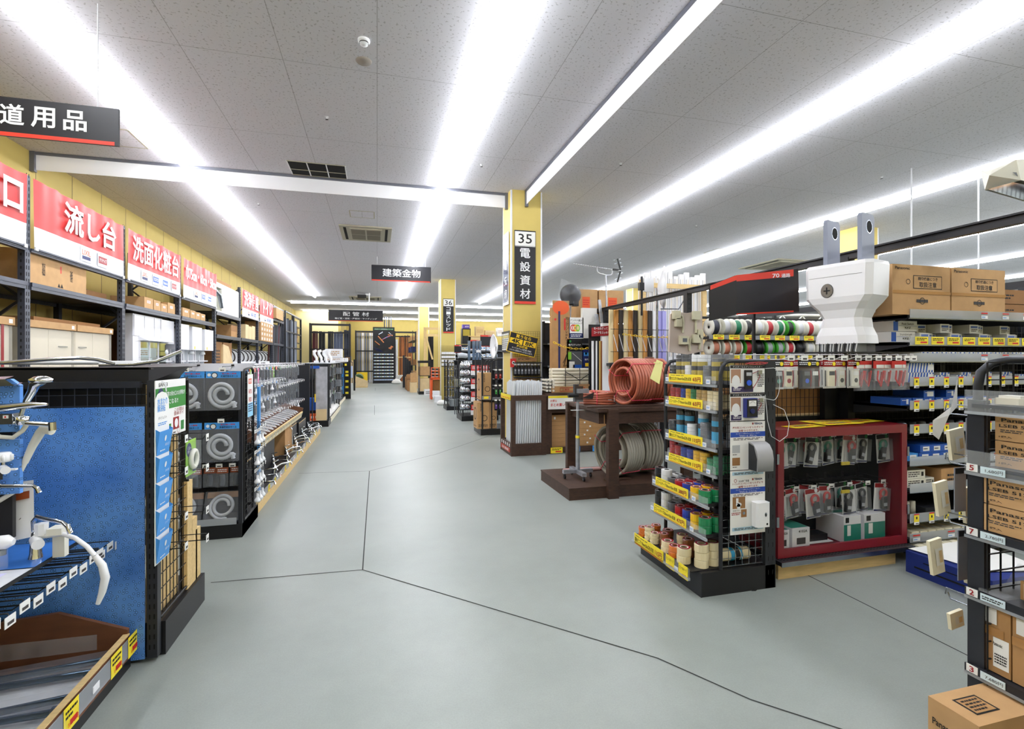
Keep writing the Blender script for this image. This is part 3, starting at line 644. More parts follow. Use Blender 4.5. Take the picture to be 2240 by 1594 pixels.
# ================================================================ near end unit with the blue water drop board
mat('drop_blue', (52, 104, 190), .28)
def drops():
    m = MT['drop_blue']; nt = m.node_tree; b = nt.nodes['Principled BSDF']; tc = nt.nodes.new('ShaderNodeTexCoord')
    v = nt.nodes.new('ShaderNodeTexVoronoi'); v.inputs['Scale'].default_value = 44; v.inputs['Randomness'].default_value = .9; v.voronoi_dimensions = '2D'; mp = nt.nodes.new('ShaderNodeMapping'); mp.inputs['Rotation'].default_value = (-PI / 2, 0, 0); nt.links.new(tc.outputs['Object'], mp.inputs['Vector'])
    n = nt.nodes.new('ShaderNodeTexNoise'); n.inputs['Scale'].default_value = 3; n.inputs['Detail'].default_value = 4
    nt.links.new(mp.outputs[0], v.inputs['Vector']); nt.links.new(tc.outputs['Object'], n.inputs['Vector'])
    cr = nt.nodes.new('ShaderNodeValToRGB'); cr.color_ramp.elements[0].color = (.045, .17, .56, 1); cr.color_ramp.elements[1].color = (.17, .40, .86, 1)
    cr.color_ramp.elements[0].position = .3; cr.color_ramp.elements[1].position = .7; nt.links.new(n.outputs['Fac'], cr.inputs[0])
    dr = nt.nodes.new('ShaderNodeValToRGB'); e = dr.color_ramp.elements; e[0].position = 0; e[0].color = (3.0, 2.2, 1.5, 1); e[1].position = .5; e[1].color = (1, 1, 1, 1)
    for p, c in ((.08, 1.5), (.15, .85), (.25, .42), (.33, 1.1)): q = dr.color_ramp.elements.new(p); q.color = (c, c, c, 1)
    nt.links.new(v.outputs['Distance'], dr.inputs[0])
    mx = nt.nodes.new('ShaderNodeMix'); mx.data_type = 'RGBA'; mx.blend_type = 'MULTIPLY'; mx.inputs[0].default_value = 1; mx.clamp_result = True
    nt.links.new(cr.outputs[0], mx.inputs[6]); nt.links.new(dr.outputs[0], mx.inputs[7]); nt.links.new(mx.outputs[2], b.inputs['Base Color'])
drops()
A = thing('display_gondola', 'black end display unit with blue water drop board and leaflet pockets, nearest left', 'display shelf', (-1.1, 2.87, 0))
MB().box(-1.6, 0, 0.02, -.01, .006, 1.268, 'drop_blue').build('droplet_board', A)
MB().box(-1.6, .02, 1.385, .0, .03, 1.462, 'black_metal').add([(0, .02, 1.385), (.02, .33, 1.387), (.09, .02, 1.462), (0, .02, 1.462), (.09, .3, 1.462), (0.0, .33, 1.462)], [(0, 1, 4, 3), (3, 4, 5)], 'black_metal').box(-1.6, .02, 1.45, .01, .6, 1.458, 'black_metal').build('header_board', A)
MB().box(-1.6, .0, 1.36, -.03, .03, 1.392, 'dark_metal').build('top_rail', A)
MB().grid((-.8, .02, 1.3), '-y', 1.6, .16, .052, .052, .003, 'rack_metal').build('wire_mesh', A)
MB().box(-1.6, .04, .1, -.04, .05, 1.385, 'black_metal').build('back_panel', A)
b = MB().box(0, 0, .02, .045, .045, 1.395, 'dark_metal'); slots(b, .022, 0, .05, 1.38, '-y', cols=(-.01, .01)); b.build('post', A)
MB().box(0, .44, .16, .03, .47, 1.395, 'dark_metal').build('post', A)
MB().box(-1.6, .06, 0, .06, .66, .17, 'black_metal').build('plinth', A)
MB().grid((.03, .25, .78), '+x', .38, 1.2, .05, .075, .0035, 'wire_black').build('side_mesh', A)
MB().tube([(.035, .44, .18), (.035, .445, .9), (.035, .44, 1.38)], .008, 'wire_black', 6).tube([(.035, .06, .19), (.035, .44, .19)], .008, 'wire_black', 6).build('mesh_frame', A)
for i, (y, h) in enumerate(((.1, 1.2), (.19, 1.2), (.28, 1.15), (.37, 1.1), (.46, .62), (.54, .38), (.6, .3))):
    o = MB().box(-.012, -.042, 0, .012, .042, h, 'pine').build('pine_board', None, (-1.1 + (-.015 if i < 4 else .03), 2.87 + y, .172), f'pale pine board standing behind the side mesh, {nth(i)} from the near post', 'board', 'pine boards behind the mesh')
# poster and leaflet pockets on the side
t = thing('poster', 'white and green poster about drain cleaning on the near display end', 'poster', (-1.045, 3.02, 1.1))
b = MB().box(-.004, -.2, 0, 0, .2, .295, 'paper').rect((0, 0, .2), '+x', .4, .11, cc(40, 130, 40), .001)
b.text('SANEI', (0, -.11, .273), '+x', .11, .018, 'ink_soft').disc((0, -.14, .195), '+x', .044, 'navy', .002, 20, None, .062).text('ポイ！', (0, -.14, .19), '+x', .065, .03, 'white', .012, .003)
b.text('浴室の排水口のお掃除が', (0, .05, .222), '+x', .27, .026, 'white', .01, .002).text('楽になる!!', (0, .0, .182), '+x', .17, .028, 'white', .012, .002)
b.text('この間は\n簡単ポイ', (0, -.1, .115), '+x', .12, .04, 'deep_red').text('この間は\n簡単ポイ', (0, .1, .12), '+x', .14, .04, 'deep_red')
for y, c in ((-.1, 'carton_b'), (.06, 'deep_red')): b.rect((0, y, .06), '+x', .08, .065, c, .001).disc((0, y, .06), '+x', .024, 'white', .002)
for y in (-.03, .15): b.rect((0, y, .04), '+x', .045, .05, 'green', .001)
b.disc((0, .09, .022), '+x', .02, 'deep_red', .0015, 16, .017).scrib((0, .02, .012), '+x', .3, .012, 'ink_soft', 1)
b.build('sheet', t)
t = thing('leaflet_holder', 'blue hanging holder with five leaflet pockets on the near display end', 'leaflet holder', (-1.04, 2.88, .5))
b = MB().box(.0, -.085, 0, .003, .085, .76, 'paper'); b.prism([(-.085, .76), (.085, .76), (.08, .8), (.05, .83), (0, .84), (-.05, .83), (-.08, .8)], 0, .003, 'paper', 'x')
b.text('水まわり\n解決帖', (.003, 0, .775), '+x', .12, .07, 'sky', .012).text('ダイジェスト', (.003, 0, .71), '+x', .1, .015, 'ink_soft').scrib((.003, 0, .68), '+x', .11, .018, 'sky', 2).build('backing', t)
for i in range(5):
    z = .53 - i * .131
    p = MB().add([(.006, -.075, z), (.006, .075, z), (.022, .082, z + .118), (.022, -.082, z + .118), (.004, -.082, z + .13), (.004, .082, z + .13)], [(0, 1, 2, 3), (0, 3, 4), (1, 5, 2)], 'sky')
    s_ = Vector((.016, 0, .118)).normalized(); n_ = Vector((s_.z, 0, -s_.x)); fr = (Y, s_, n_)
    p.disc((.016, 0, z + .078), fr, .011, 'white', .002, 12, None, .015).text(['蛇口', '水栓', '混合栓', 'シャワー', '排水'][i], (.012, .03, z + .045), fr, .05, .014, 'white', 0, .002).scrib((.009, 0, z + .02), fr, .1, .012, 'white', 1, .002)
    p.build('pocket', t)
MB().tube([(.02, 0, .84), (.015, 0, .885), (.0, 0, .89)], .003, 'wire_white', 6).build('hanging_string', t)
for i, z in enumerate((1.07, .9, .66, .50)):
    for j, y in enumerate((.16, .33)): hook(A, .035, y, z - .02 * j, '+x', .075 + .05 * j, tw=.042, th=.04)
t = thing('hanging_pack', 'green and white packet with a pale ring-shaped drain cover hanging below the poster', 'packet', (-.985, 3.12, 1.06))
MB().box(-.004, -.075, -.19, 0, .075, 0, cc(150, 200, 70)).disc((0, -.035, -.05), '+x', .038, 'navy', .001, 20).text('くるっ\nポイ!', (0, -.035, -.05), '+x', .05, .04, 'white', .01, .002).rect((0, .045, -.12), '+x', .05, .12, 'navy', .001).build('backing_card', t)
MB().tube([(.012, .005 + .045 * math.cos(a * PI / 8), -.105 + .045 * math.sin(a * PI / 8)) for a in range(16)], .013, 'offwhite', 8, closed=True).build('drain_cover', t)
MB().box(.0, -.078, -.2, .026, .078, -.01, 'clear_bag').build('clear_bag', t)
# metal hoses lying along the top
MB().tube([(-2.6, 2.93, 1.478), (-2.0, 2.93, 1.476), (-1.7, 2.93, 1.485), (-1.55, 2.94, 1.5), (-1.42, 2.95, 1.508), (-1.35, 2.96, 1.50), (-1.28, 2.97, 1.478)], .009, 'chrome', 8).build('metal_hose', label='ribbed chrome shower hose arching over the black header board', cat='hose')
MB().tube([(-1.36, 3.0, 1.472), (-1.22, 3.02, 1.474), (-1.12, 3.04, 1.49), (-1.02, 3.08, 1.545)], .009, 'chrome', 8).build('metal_hose', label='chrome shower hose rising to the right at the end of the header board', cat='hose')
MB().cyl((-2.65, 3.05, 1.485), (-1.15, 3.05, 1.483), .01, 'wire_white', 8).build('metal_pipe', label='straight white pipe lying on the top of the near display unit', cat='pipe')
# ================================================================ near gondola along the aisle: shelf, hooks, tray
N = thing('display_gondola', 'near left display shelving with glossy blue shelf, hooks and low wooden tray', 'display shelf', (-1.8, 1.2, 0))
MB().box(-.05, 0, 0, 0, 1.64, 1.42, 'black_metal').build('back_panel', N)
mat('shelf_print', (60, 118, 200), .12, noise=.35, nscale=2.5, coat=.5)
mat('marble_sheet', (232, 233, 236), .15, noise=.1, nscale=14, coat=.4)
MB().box(0, 0, .7, .55, 1.42, .712, 'black_metal').rect((.28, 1.26, .7125), '+z', .53, .3, 'shelf_print', .0008).rect((.28, .55, .7125), '+z', .53, 1.1, 'marble_sheet', .0008).rect((.36, .9, .7125), '+z', .25, .34, cc(200, 196, 226), .0016).build('shelf', N)
for i in range(13): hook(N, .29, .86 + i * .075 if i < 12 else 1.52, .60 - .015 * (i % 2), '+x', .27, tw=.055, th=.038)
MB().box(.27, .3, .585, .29, 1.62, .61, 'black_metal').build('hook_bar', N)
mat('tray_wood', (112, 70, 44), .5, noise=.2, nscale=3, stretch=(1, 1, 6))
MB().prism([(-.2, .06), (.64, .06), (.64, .2), (.36, .315), (0, .29)], 1.615, 1.635, 'tray_wood', 'y').box(-.0, .3, .06, .64, 1.615, .075, 'tray_wood').box(.625, .3, .06, .645, 1.615, .175, 'tray_wood').box(.622, .3, .175, .648, 1.62, .18, 'pine').build('tray', N)
MB().box(.6, .3, 0, .635, 1.66, .09, 'black_metal').build('kick_board', N)
rl = MB().box(.65, .3, .085, .656, 1.82, .165, 'price_clear').box(.648, .3, .09, .65, 1.82, .16, 'steel').build('price_rail', N)
for y, s_, sd in ((1.63, 'とめ具', 1), (1.47, 'ステー', 2), (1.12, 'ナット締付工具', 3)):
    b = MB(); tagm(b, (.657, y, .125), '+x', .1, .1, 'tag_yellow', seed=sd); b.text({1: '1,380円', 2: '1,450円', 3: '3,470円'}[sd], (.657, y + .01, .098), '+x', .07, .02, 'tag_red', .012, .003); b.build('price_ticket', rl)
MB().rect((.657, 1.3, .12), '+x', .05, .03, 'white', .001, .002).build('rail_clip', rl)
o = MB().box(-.3, -.55, 0, .3, .55, .003, 'marble_sheet').build('printed_sheet', None, (-1.5, 2.2, .078), 'marbled printed sheet lining the low wooden tray', 'sheet')
mat('lever_blue', (70, 92, 112), .18, .7)
for i, (x, y, a, l) in enumerate([(-1.4, 2.72, 8, 'bagged chrome grab bar at the far end of the wooden tray'), (-1.42, 2.64, 4, 'bagged chrome grab bar second from the far end of the tray'), (-1.4, 2.45, 9, 'pair of bagged steel bars in the middle of the tray, upper one'), (-1.44, 2.38, 2, 'pair of bagged steel bars in the middle of the tray, lower one')]):
    t = thing('grab_bar', l, 'grab bar', (x, y, .084), R(a))
    MB().cyl((-.25, 0, .022), (.22, 0, .022), .014, 'lever_blue', 10).build('bar', t)
    for q in (-.25, .22): MB().cyl((q - .02, 0, .022), (q + .02, 0, .022), .022, 'steel', 12).build('end_cap', t)
    MB().box(-.3, -.03, 0, .26, .035, .047, 'clear_bag').build('clear_bag', t)
for i, (x, y, a, l) in enumerate([(-1.35, 2.16, 20, 'black angled fitting in clear bag at the near end of the tray'), (-1.5, 1.98, 12, 'black angled fitting in clear bag cut off by the bottom edge')]):
    t = thing('bagged_fitting', l, 'fitting', (x, y, .084), R(a))
    MB().box(-.25, -.02, 0, .2, .02, .035, 'black_metal').box(.16, -.16, 0, .2, .02, .035, 'black_metal').build('angle_bar', t)
    MB().box(-.28, -.19, -.0, .24, .05, .05, 'clear_bag').build('clear_bag', t)
MB().prism([(0, 0), (.46, .0), (.46, .07), (0, .075)], -.001, .001, 'clear', 'y').build('acrylic_divider', None, (-1.72, 2.76, .15), 'clear acrylic divider strip standing in the wooden tray', 'divider')
# blue backing boards and demonstration faucets
t = thing('faucet_board', 'blue water drop board with slanted top at the left edge', 'display board', (-1.8, 2.38, 0))
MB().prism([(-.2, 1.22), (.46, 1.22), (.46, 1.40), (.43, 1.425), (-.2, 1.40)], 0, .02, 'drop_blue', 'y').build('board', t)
MB().add([(-.2, -.03, 1.40), (.43, -.03, 1.425), (.46, -.03, 1.4), (-.2, -.03, 1.365), (-.2, .02, 1.41), (.43, .02, 1.435), (.46, .02, 1.41), (-.2, .02, 1.375)], [(0, 1, 5, 4), (0, 3, 2, 1), (3, 7, 6, 2)], 'steel').build('metal_cap', t)
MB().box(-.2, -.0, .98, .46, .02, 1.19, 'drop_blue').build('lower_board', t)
MB().box(-.2, .03, .8, .42, .05, 1.36, 'black_metal').build('bracket_post', t)
t = thing('shower_faucet', 'chrome shower head on a chrome bar faucet, top left', 'faucet', (0, 0, 0))
MB().tube([(-1.31, 2.36, 1.325), (-1.30, 2.35, 1.345), (-1.285, 2.35, 1.375), (-1.27, 2.34, 1.405), (-1.245, 2.33, 1.42)], [.011, .012, .014, .018, .02], 'chrome', 12).lathe([(.001, .014), (.02, .012), (.036, .002), (.036, -.010), (.001, -.012)], (-1.245, 2.33, 1.423), 'chrome', 20).lathe([(.031, -.0125), (.001, -.0128)], (-1.245, 2.33, 1.423), 'steel', 20).build('shower_head', t)
MB().tube([(-1.6, 2.36, 1.31), (-1.38, 2.35, 1.315), (-1.29, 2.345, 1.325), (-1.23, 2.34, 1.327)], [.016, .016, .013, .005], 'chrome', 12).build('lever_bar', t)
MB().box(-1.375, 2.33, 1.255, -1.335, 2.38, 1.295, 'chrome').lathe([(.001, 0), (.02, 0), (.022, .03), (.001, .035)], (-1.315, 2.35, 1.25), 'chrome').cyl((-1.32, 2.35, 1.28), (-1.31, 2.35, 1.32), .008, 'chrome').rect((-1.355, 2.329, 1.283), '-y', .016, .012, 'paper', .001).rect((-1.355, 2.329, 1.283), '-y', .006, .006, 'tag_red', .002).build('valve_body', t)
MB().tube([(-1.37, 2.35, 1.262), (-1.3, 2.345, 1.256), (-1.215, 2.34, 1.247)], .009, 'chrome', 10).cyl((-1.215, 2.34, 1.257), (-1.213, 2.34, 1.226), .013, 'chrome', 14).build('spout', t)
MB().tube([(-1.3, 2.36, 1.26), (-1.32, 2.36, 1.225), (-1.35, 2.36, 1.2), (-1.39, 2.36, 1.205), (-1.43, 2.36, 1.23)], .008, 'offwhite', 10).build('hose', t)
t = thing('shower_faucet', 'white hand shower with knob faucet on the blue board, middle left', 'faucet', (0, 0, 0))
MB().tube([(-1.225, 2.36, 1.222), (-1.26, 2.37, 1.228), (-1.275, 2.38, 1.212), (-1.31, 2.4, 1.16), (-1.335, 2.4, 1.095)], [.017, .017, .016, .014, .011], 'offwhite', 12).build('hand_shower', t)
MB().tube([(-1.335, 2.4, 1.095), (-1.35, 2.4, 1.06), (-1.36, 2.4, 1.02), (-1.375, 2.4, .98), (-1.42, 2.4, .95)], .009, 'offwhite', 10).build('hose', t)
b = MB().lathe([(.001, 0), (.024, 0), (.026, .008), (.024, .032), (.018, .036), (.001, .036)], (-1.38, 2.36, 1.11), 'white_gloss', 18)
for k in range(6): a = k * PI / 3; b.lathe([(.001, 0), (.006, .003), (.006, .022), (.001, .025)], (-1.38 + .027 * math.cos(a), 2.36 + .027 * math.sin(a), 1.114), 'white_gloss', 8)
b.build('knob', t)
MB().cyl((-1.38, 2.36, 1.08), (-1.38, 2.36, 1.11), .007, 'chrome').box(-1.45, 2.34, 1.045, -1.37, 2.39, 1.085, 'chrome').cyl((-1.375, 2.35, 1.085), (-1.35, 2.32, 1.083), .015, 'white_gloss', 14).box(-1.352, 2.33, 1.08, -1.325, 2.345, 1.086, 'white').rect((-1.395, 2.339, 1.052), '-y', .022, .008, 'paper', .001).build('valve_body', t)
MB().tube([(-1.41, 2.36, 1.045), (-1.4, 2.35, 1.028), (-1.37, 2.34, 1.02), (-1.27, 2.33, 1.018), (-1.257, 2.33, 1.008), (-1.25, 2.33, .99)], [.01, .01, .008, .007, .008, .009], 'chrome', 10).build('spout', t)
t = thing('instruction_board', 'tilted white board with line drawings and a brown title strip at the left edge', 'poster', (-1.5, 2.43, .72))
b = MB().add([(-.25, 0, 0), (.18, 0, .075), (.15, .05, .29), (-.25, .05, .25)], [(0, 1, 2, 3)], 'paper')
fr = (Vector((.985, 0, .17)), Vector((-.1, .2, .97)), Vector((0, -.98, .2)))
b.rect((.02, .03, .215), fr, .26, .03, cc(150, 70, 30), .002).text('切替の方法', (.02, .03, .215), fr, .15, .015, 'white', 0, .003)
for q in (-.06, .1): b.tube([(q + .03 * math.sin(k * 1.7), .018, .12 + .03 * math.cos(k * 2.3)) for k in range(9)], .0012, 'ink', 5)
b.tube([(-.1, .008, .045), (.145, .008, .087), (.12, .04, .2)], .0014, 'deep_red', 5).build('sheet', t)
t = thing('water_faucet', 'chrome swan spout faucet with white knobs standing on the blue shelf', 'faucet', (0, 0, 0))
MB().tube([(-1.315, 2.42, .82), (-1.312, 2.41, .862), (-1.295, 2.4, .88), (-1.19, 2.36, .862), (-1.168, 2.35, .845), (-1.16, 2.35, .82)], [.009, .009, .009, .0075, .009, .01], 'chrome', 10).build('spout', t)
MB().lathe([(.001, 0), (.022, 0), (.023, .045), (.001, .05)], (-1.28, 2.4, .808), 'white_gloss', 8, smooth=False).build('knob', t)
MB().cyl((-1.3, 2.4, .79), (-1.265, 2.35, .785), .02, 'white_gloss', 16).build('knob', t)
MB().lathe([(.024, 0), (.02, .02), (.014, .1), (.001, .11)], (-1.31, 2.42, .713), 'chrome').build('valve_body', t)
MB().box(-1.245, 2.4, .713, -1.205, 2.43, .83, 'offwhite').box(-1.25, 2.37, .81, -1.2, 2.43, .835, 'offwhite').build('shower_holder', t)
t = thing('hand_shower', 'white hand shower with curved hose hanging over the shelf edge', 'shower head', (0, 0, 0))
MB().tube([(-1.3, 2.4, .80), (-1.2, 2.38, .81), (-1.15, 2.36, .797), (-1.1, 2.34, .765), (-1.07, 2.33, .73)], .0085, 'white', 10).build('hose', t)
MB().tube([(-1.07, 2.33, .73), (-1.045, 2.33, .69), (-1.035, 2.33, .64), (-1.045, 2.33, .585), (-1.06, 2.33, .54)], [.010, .014, .0155, .013, .008], 'white_gloss', 12).build('handle', t)
t = thing('water_purifier', 'white rounded tap filter with red print, on the shelf at the left edge', 'faucet', (-1.38, 2.33, .713))
MB().tube([(-.2, 0, .092), (-.06, 0, .094), (.03, 0, .098), (.05, .0, .096)], [.022, .026, .026, .012], 'white_gloss', 16).build('body', t)
MB().cyl((.01, 0, .075), (.01, 0, .0), .02, 'clear', 14).cyl((.01, 0, .07), (.01, 0, .05), .016, 'steel', 12).build('filter_cup', t)
MB().cyl((-.09, 0, .075), (-.09, 0, .0), .022, 'white_gloss', 14).build('stand', t)
MB().text('浄水', (-.06, -.0265, .088), '-y', .03, .012, 'tag_red').build('print', t)
# ================================================================ unit B: end unit with drain hoses, facing the camera
B = thing('display_gondola', 'black end unit holding grey drain hoses in blue topped bags', 'display shelf', (-1.1, 4.69, 0))
MB().box(-.9, 0, 0, 0, .58, .115, 'black_metal').add([(0, .0, 0), (.0, .58, 0), (0, .58, .115), (0, 0, .115)], [(0, 1, 2, 3)], 'black_metal').build('plinth', B)
for x in (-.9, -.03): MB().box(x, .0, .115, x + .03, .03, 1.4, 'dark_metal').build('post', B)
MB().box(-.9, .30, .115, -.03, .31, 1.4, 'black_metal').build('back_panel', B)
MB().grid((-.45, .27, .76), '-y', .84, 1.28, .075, .05, .003, 'wire_black').build('wire_mesh', B)
MB().add([(-.9, .1, 1.4), (0, .1, 1.4), (.03, .35, 1.465), (-.9, .35, 1.465)], [(0, 1, 2, 3)], 'black_metal').box(-.9, .28, 1.375, -.03, .3, 1.4, 'steel').build('top_cover', B)
MB().tube([(-.0, .05, .13), (0, .05, 1.38), (0, .07, 1.41), (0, .3, 1.43), (0, .38, 1.4), (0, .38, .15), (0, .36, .13), (0, .05, .13)], .011, 'wire_black', 8).build('side_frame', B)
MB().grid((0, .21, .75), '+x', .3, 1.2, .05, .05, .0028, 'wire_black').build('side_mesh', B)
MB().box(-.85, .01, .13, -.02, .28, .14, 'black_metal').box(-.87, -.02, .12, -.04, -.012, .175, 'price_clear').build('tray_shelf', B)
mat('hose_grey', (178, 182, 188), .42); mat('hose_dark', (92, 96, 102), .42)
def coil(b, m, r0, r1, turns, cy, y, rt=.017, tail=True):
    pts = []; n = int(turns * 22)
    for i in range(n + 1):
        a = 2 * PI * turns * i / n; r = r0 + (r1 - r0) * i / n; pts.append((r * math.cos(a) * 1.0, y - .004 * math.sin(i * .8), cy + r * math.sin(a) * 1.04))
    if tail: pts.append((pts[-1][0] + .01, y, pts[-1][2] - .06))
    fine = []; 
    for p, q in zip(pts, pts[1:]):
        for k in range(4): fine.append(tuple(p[j] + (q[j] - p[j]) * k / 4 for j in range(3)))
    rs = [rt * (1.08 if i % 2 else .9) for i in range(len(fine))]
    b.tube(fine, rs, m, 8)
hp = thing('drain_hose_pack', '', 'drain hose', group='bagged grey drain hoses')
MB().box(-.13, -.004, -.055, .13, 0, 0, 'sky').disc((-.065, -.004, -.032), '-y', .024, 'white', .001).disc((-.065, -.004, -.032), '-y', .024, 'ink', .0015, 20, .018).disc((-.105, -.004, -.028), '-y', .013, 'white', .001).text('洗濯機排水ホース', (.045, -.004, -.04), '-y', .13, .018, 'ink', .01).text('取り替え簡単', (.045, -.004, -.018), '-y', .11, .013, 'red', .012).build('header_card', hp)
b = MB(); coil(b, 'hose_grey', .04, .105, 1.9, -.19, -.03); b.cyl((.085, -.03, -.285), (.095, -.03, -.255), .018, 'hose_grey', 12); b.build('hose', hp)
MB().box(-.13, -.055, -.32, .13, -.001, -.05, 'clear_bag').build('clear_bag', hp)
for x, z, l in ((-.14, 1.4, 'upper right'), (-.41, 1.4, 'upper left'), (-.15, .975, 'lower right'), (-.43, .975, 'lower left')):
    dup(hp, (-1.1 + x, 4.68, z), f'grey drain hose in a blue topped bag, {l} one of the four'); hook(B, x, .27, z + .006, '-y', .3, tw=.05, th=.035)
packproto('brown', .09, .16, cc(150, 74, 40), .05, f_tube('hose_dark', .022, 1))
for i in range(6):
    x = -.08 - .1 * i; hook(B, x, .27, .6, '-y', .24, tw=.05, th=.032); dup(PACK['brown'], (-1.1 + x + .02, 4.75 - .02 * (i % 2), .59), f'small brown topped packet, {nth(i)} from the right in the row under the big hoses', group='brown topped packets')
for i, x in enumerate((-.17, -.46, -.72)):
    t = thing('drain_hose_pack', f'grey drain hose in a shiny clear bag on the bottom tray, {nth(i)} from the right', 'drain hose', (-1.1 + x, 4.7, .145), group='drain hoses on the bottom tray')
    T = Matrix.Translation((0, 0, .0)) @ Matrix.Rotation(R(-22), 4, 'X')
    b = MB(T); coil(b, 'hose_grey', .05, .1, 1.8, .125, .02, .014); b.build('hose', t)
    b = MB(T); b.box(-.135, .0, 0, .135, .045, .25, 'clear_bag').box(-.13, .046, .2, .13, .05, .25, 'carton_d'); b.build('clear_bag', t)
# side of unit B
t = thing('poster', 'white and light blue price poster with an orange heading on the hose unit side', 'poster', (-1.078, 4.86, 1.0))
MB().box(-.003, -.08, 0, 0, .11, .37, 'paper').rect((0, .015, .06), '+x', .19, .12, cc(150, 210, 240), .0008).rect((0, .0, .31), '+x', .11, .045, 'orange', .001).text('地震対策', (0, 0, .31), '+x', .09, .03, 'white', .01, .002).text('¥175', (0, 0, .22), '+x', .1, .04, 'tag_red', .012).text('¥525', (0, 0, .15), '+x', .1, .04, 'tag_red', .012).scrib((0, .01, .08), '+x', .15, .08, 'navy', 4).build('sheet', t)
for k, z in enumerate((.9, .72, .56, .4)):
    for j, y in enumerate((.1, .2, .3)): hook(B, .01, y, z, '+x', .1 + .0 * j, tw=.035, th=.03)
    for j, y in enumerate((.1, .2, .3)): dup(PACK['white'], (-1.02, 4.69 + y, z - .01), f'bag of white fittings on the hose unit side, {nth(j)} across, {nth(k)} row down', rz=PI / 2, scale=.8, group='bags of white fittings')
MB().box(0, 0, 0, .02, .05, .95, 'sky').build('leaflet_strip', None, (-1.06, 5.04, .3), 'tall blue strip of leaflets at the far side of the hose unit', 'leaflet holder')
# ================================================================ long faucet gondola along the aisle
G = thing('display_gondola', 'long aisle shelf of chrome faucets with pine kick board', 'display shelf', (-1.12, 5.37, 0))
MB().box(-.75, .0, .1, -.7, 5.55, 1.4, 'black_metal').build('back_panel', G)
for y in (0, 1.8, 3.66, 5.5): MB().box(-.72, y, .1, -.66, y + .04, 1.45, 'dark_metal').build('post', G)
MB().box(-.72, 5.5, .1, -.2, 5.54, 1.42, 'dark_metal').box(-.16, 5.5, .2, -.14, 5.54, 1.42, 'dark_metal').build('end_frame', G)
MB().box(-.02, 0, 0.0, 0, 3.62, .105, 'pine').build('kick_board', G); MB().box(-.02, 3.66, .0, 0, 5.55, .105, 'pine').build('kick_board', G)
MB().box(-.7, 0, .09, -.02, 3.62, .115, 'black_metal').box(-.7, 3.66, .09, -.02, 5.55, .115, 'black_metal').build('bottom_deck', G)
rr_ = MB().box(.0, .02, .1, .006, 5.5, .17, 'price_clear').build('price_rail', G)
for i in range(16): b = MB(); tagm(b, (.008, .15 + i * .33, .135), '+x', .09, .07, 'tag_yellow' if i % 3 else 'paper', seed=i); b.build('price_ticket', rr_)
# tilted middle shelf
T = Matrix.Translation((-.12, .7, .57)) @ Matrix.Rotation(R(16), 4, 'Y')
b = MB(T); b.box(-.5, 0, -.02, 0, 3.1, 0, 'tray_wood').box(-.01, 0, -.05, .01, 3.1, .05, 'pine').box(-.5, 0, 0, 0, .02, .11, 'tray_wood').box(-.5, 3.08, 0, 0, 3.1, .11, 'tray_wood')
for i in range(1, 15): b.box(-.5, i * .207, 0, -.01, i * .207 + .008, .035, 'tray_wood')
b.build('divided_shelf', G); ps = MB(T)
for i in range(15): tagm(ps, (.0105, .1 + i * .207, 0), '+x', .16, .08, 'ivory', seed=i, red=False)
ps.build('price_strip', G)
fp = thing('faucet_part', '', 'faucet part', group='faucet parts in the divided shelf')
MB().box(-.16, -.035, 0, .1, .035, .012, 'paper').build('card', fp); MB().tube([(-.14, 0, .03), (0, .01, .035), (.06, 0, .03), (.08, -.01, .02)], [.01, .012, .01, .014], 'chrome', 8).build('fitting', fp); MB().box(-.17, -.04, 0, .11, .04, .045, 'clear_bag').build('clear_bag', fp)
for i in range(15):
    for j in range(2):
        lp = T @ Vector((-.13 - .23 * j, .1 + i * .207, .02)); dup(fp, Vector((-1.12, 5.37, 0)) + lp, f'bagged faucet part in the tilted shelf, {nth(i)} compartment from the near end, {["front", "rear"][j]} one', rot=(0, R(16), R(-6 + 5 * (i % 3))), scale=.78)
rows = [(.95, 1.40, 11, .2), (.95, 1.19, 11, .2), (.95, .98, 11, .2), (3.25, 1.4, 10, .2), (3.25, 1.09, 10, .2), (3.25, .72, 10, .2)]
kd = [['silver', 'tap', 'lime', 'orange', 'pink', 'silver', 'dark'], ['tap', 'silver', 'dark', 'white', 'silver'], ['silver', 'white', 'silver', 'tap'], ['green', 'silver', 'long', 'long', 'silver'], ['long', 'long', 'silver'], ['long', 'white', 'long', 'silver']]
nm = ['the top hook row near half', 'the second hook row near half', 'the third hook row near half', 'the top hook row far half', 'the second hook row far half', 'the third hook row far half']
for (y, z, n, st), k, d in zip(rows, kd, nm): hang_row(G, -1.82, 5.37 + y, z, '+x', n, st, k, ('hanging', d), L=.45, per=2)
hang_row(G, -1.82, 5.45, 1.38, '+x', 4, .2, ['dark', 'silver'], ('hanging', 'the short row beside the hose unit'), L=.4); hang_row(G, -1.82, 5.45, 1.1, '+x', 4, .2, ['white', 'tap'], ('hanging', 'the short lower row beside the hose unit'), L=.4)
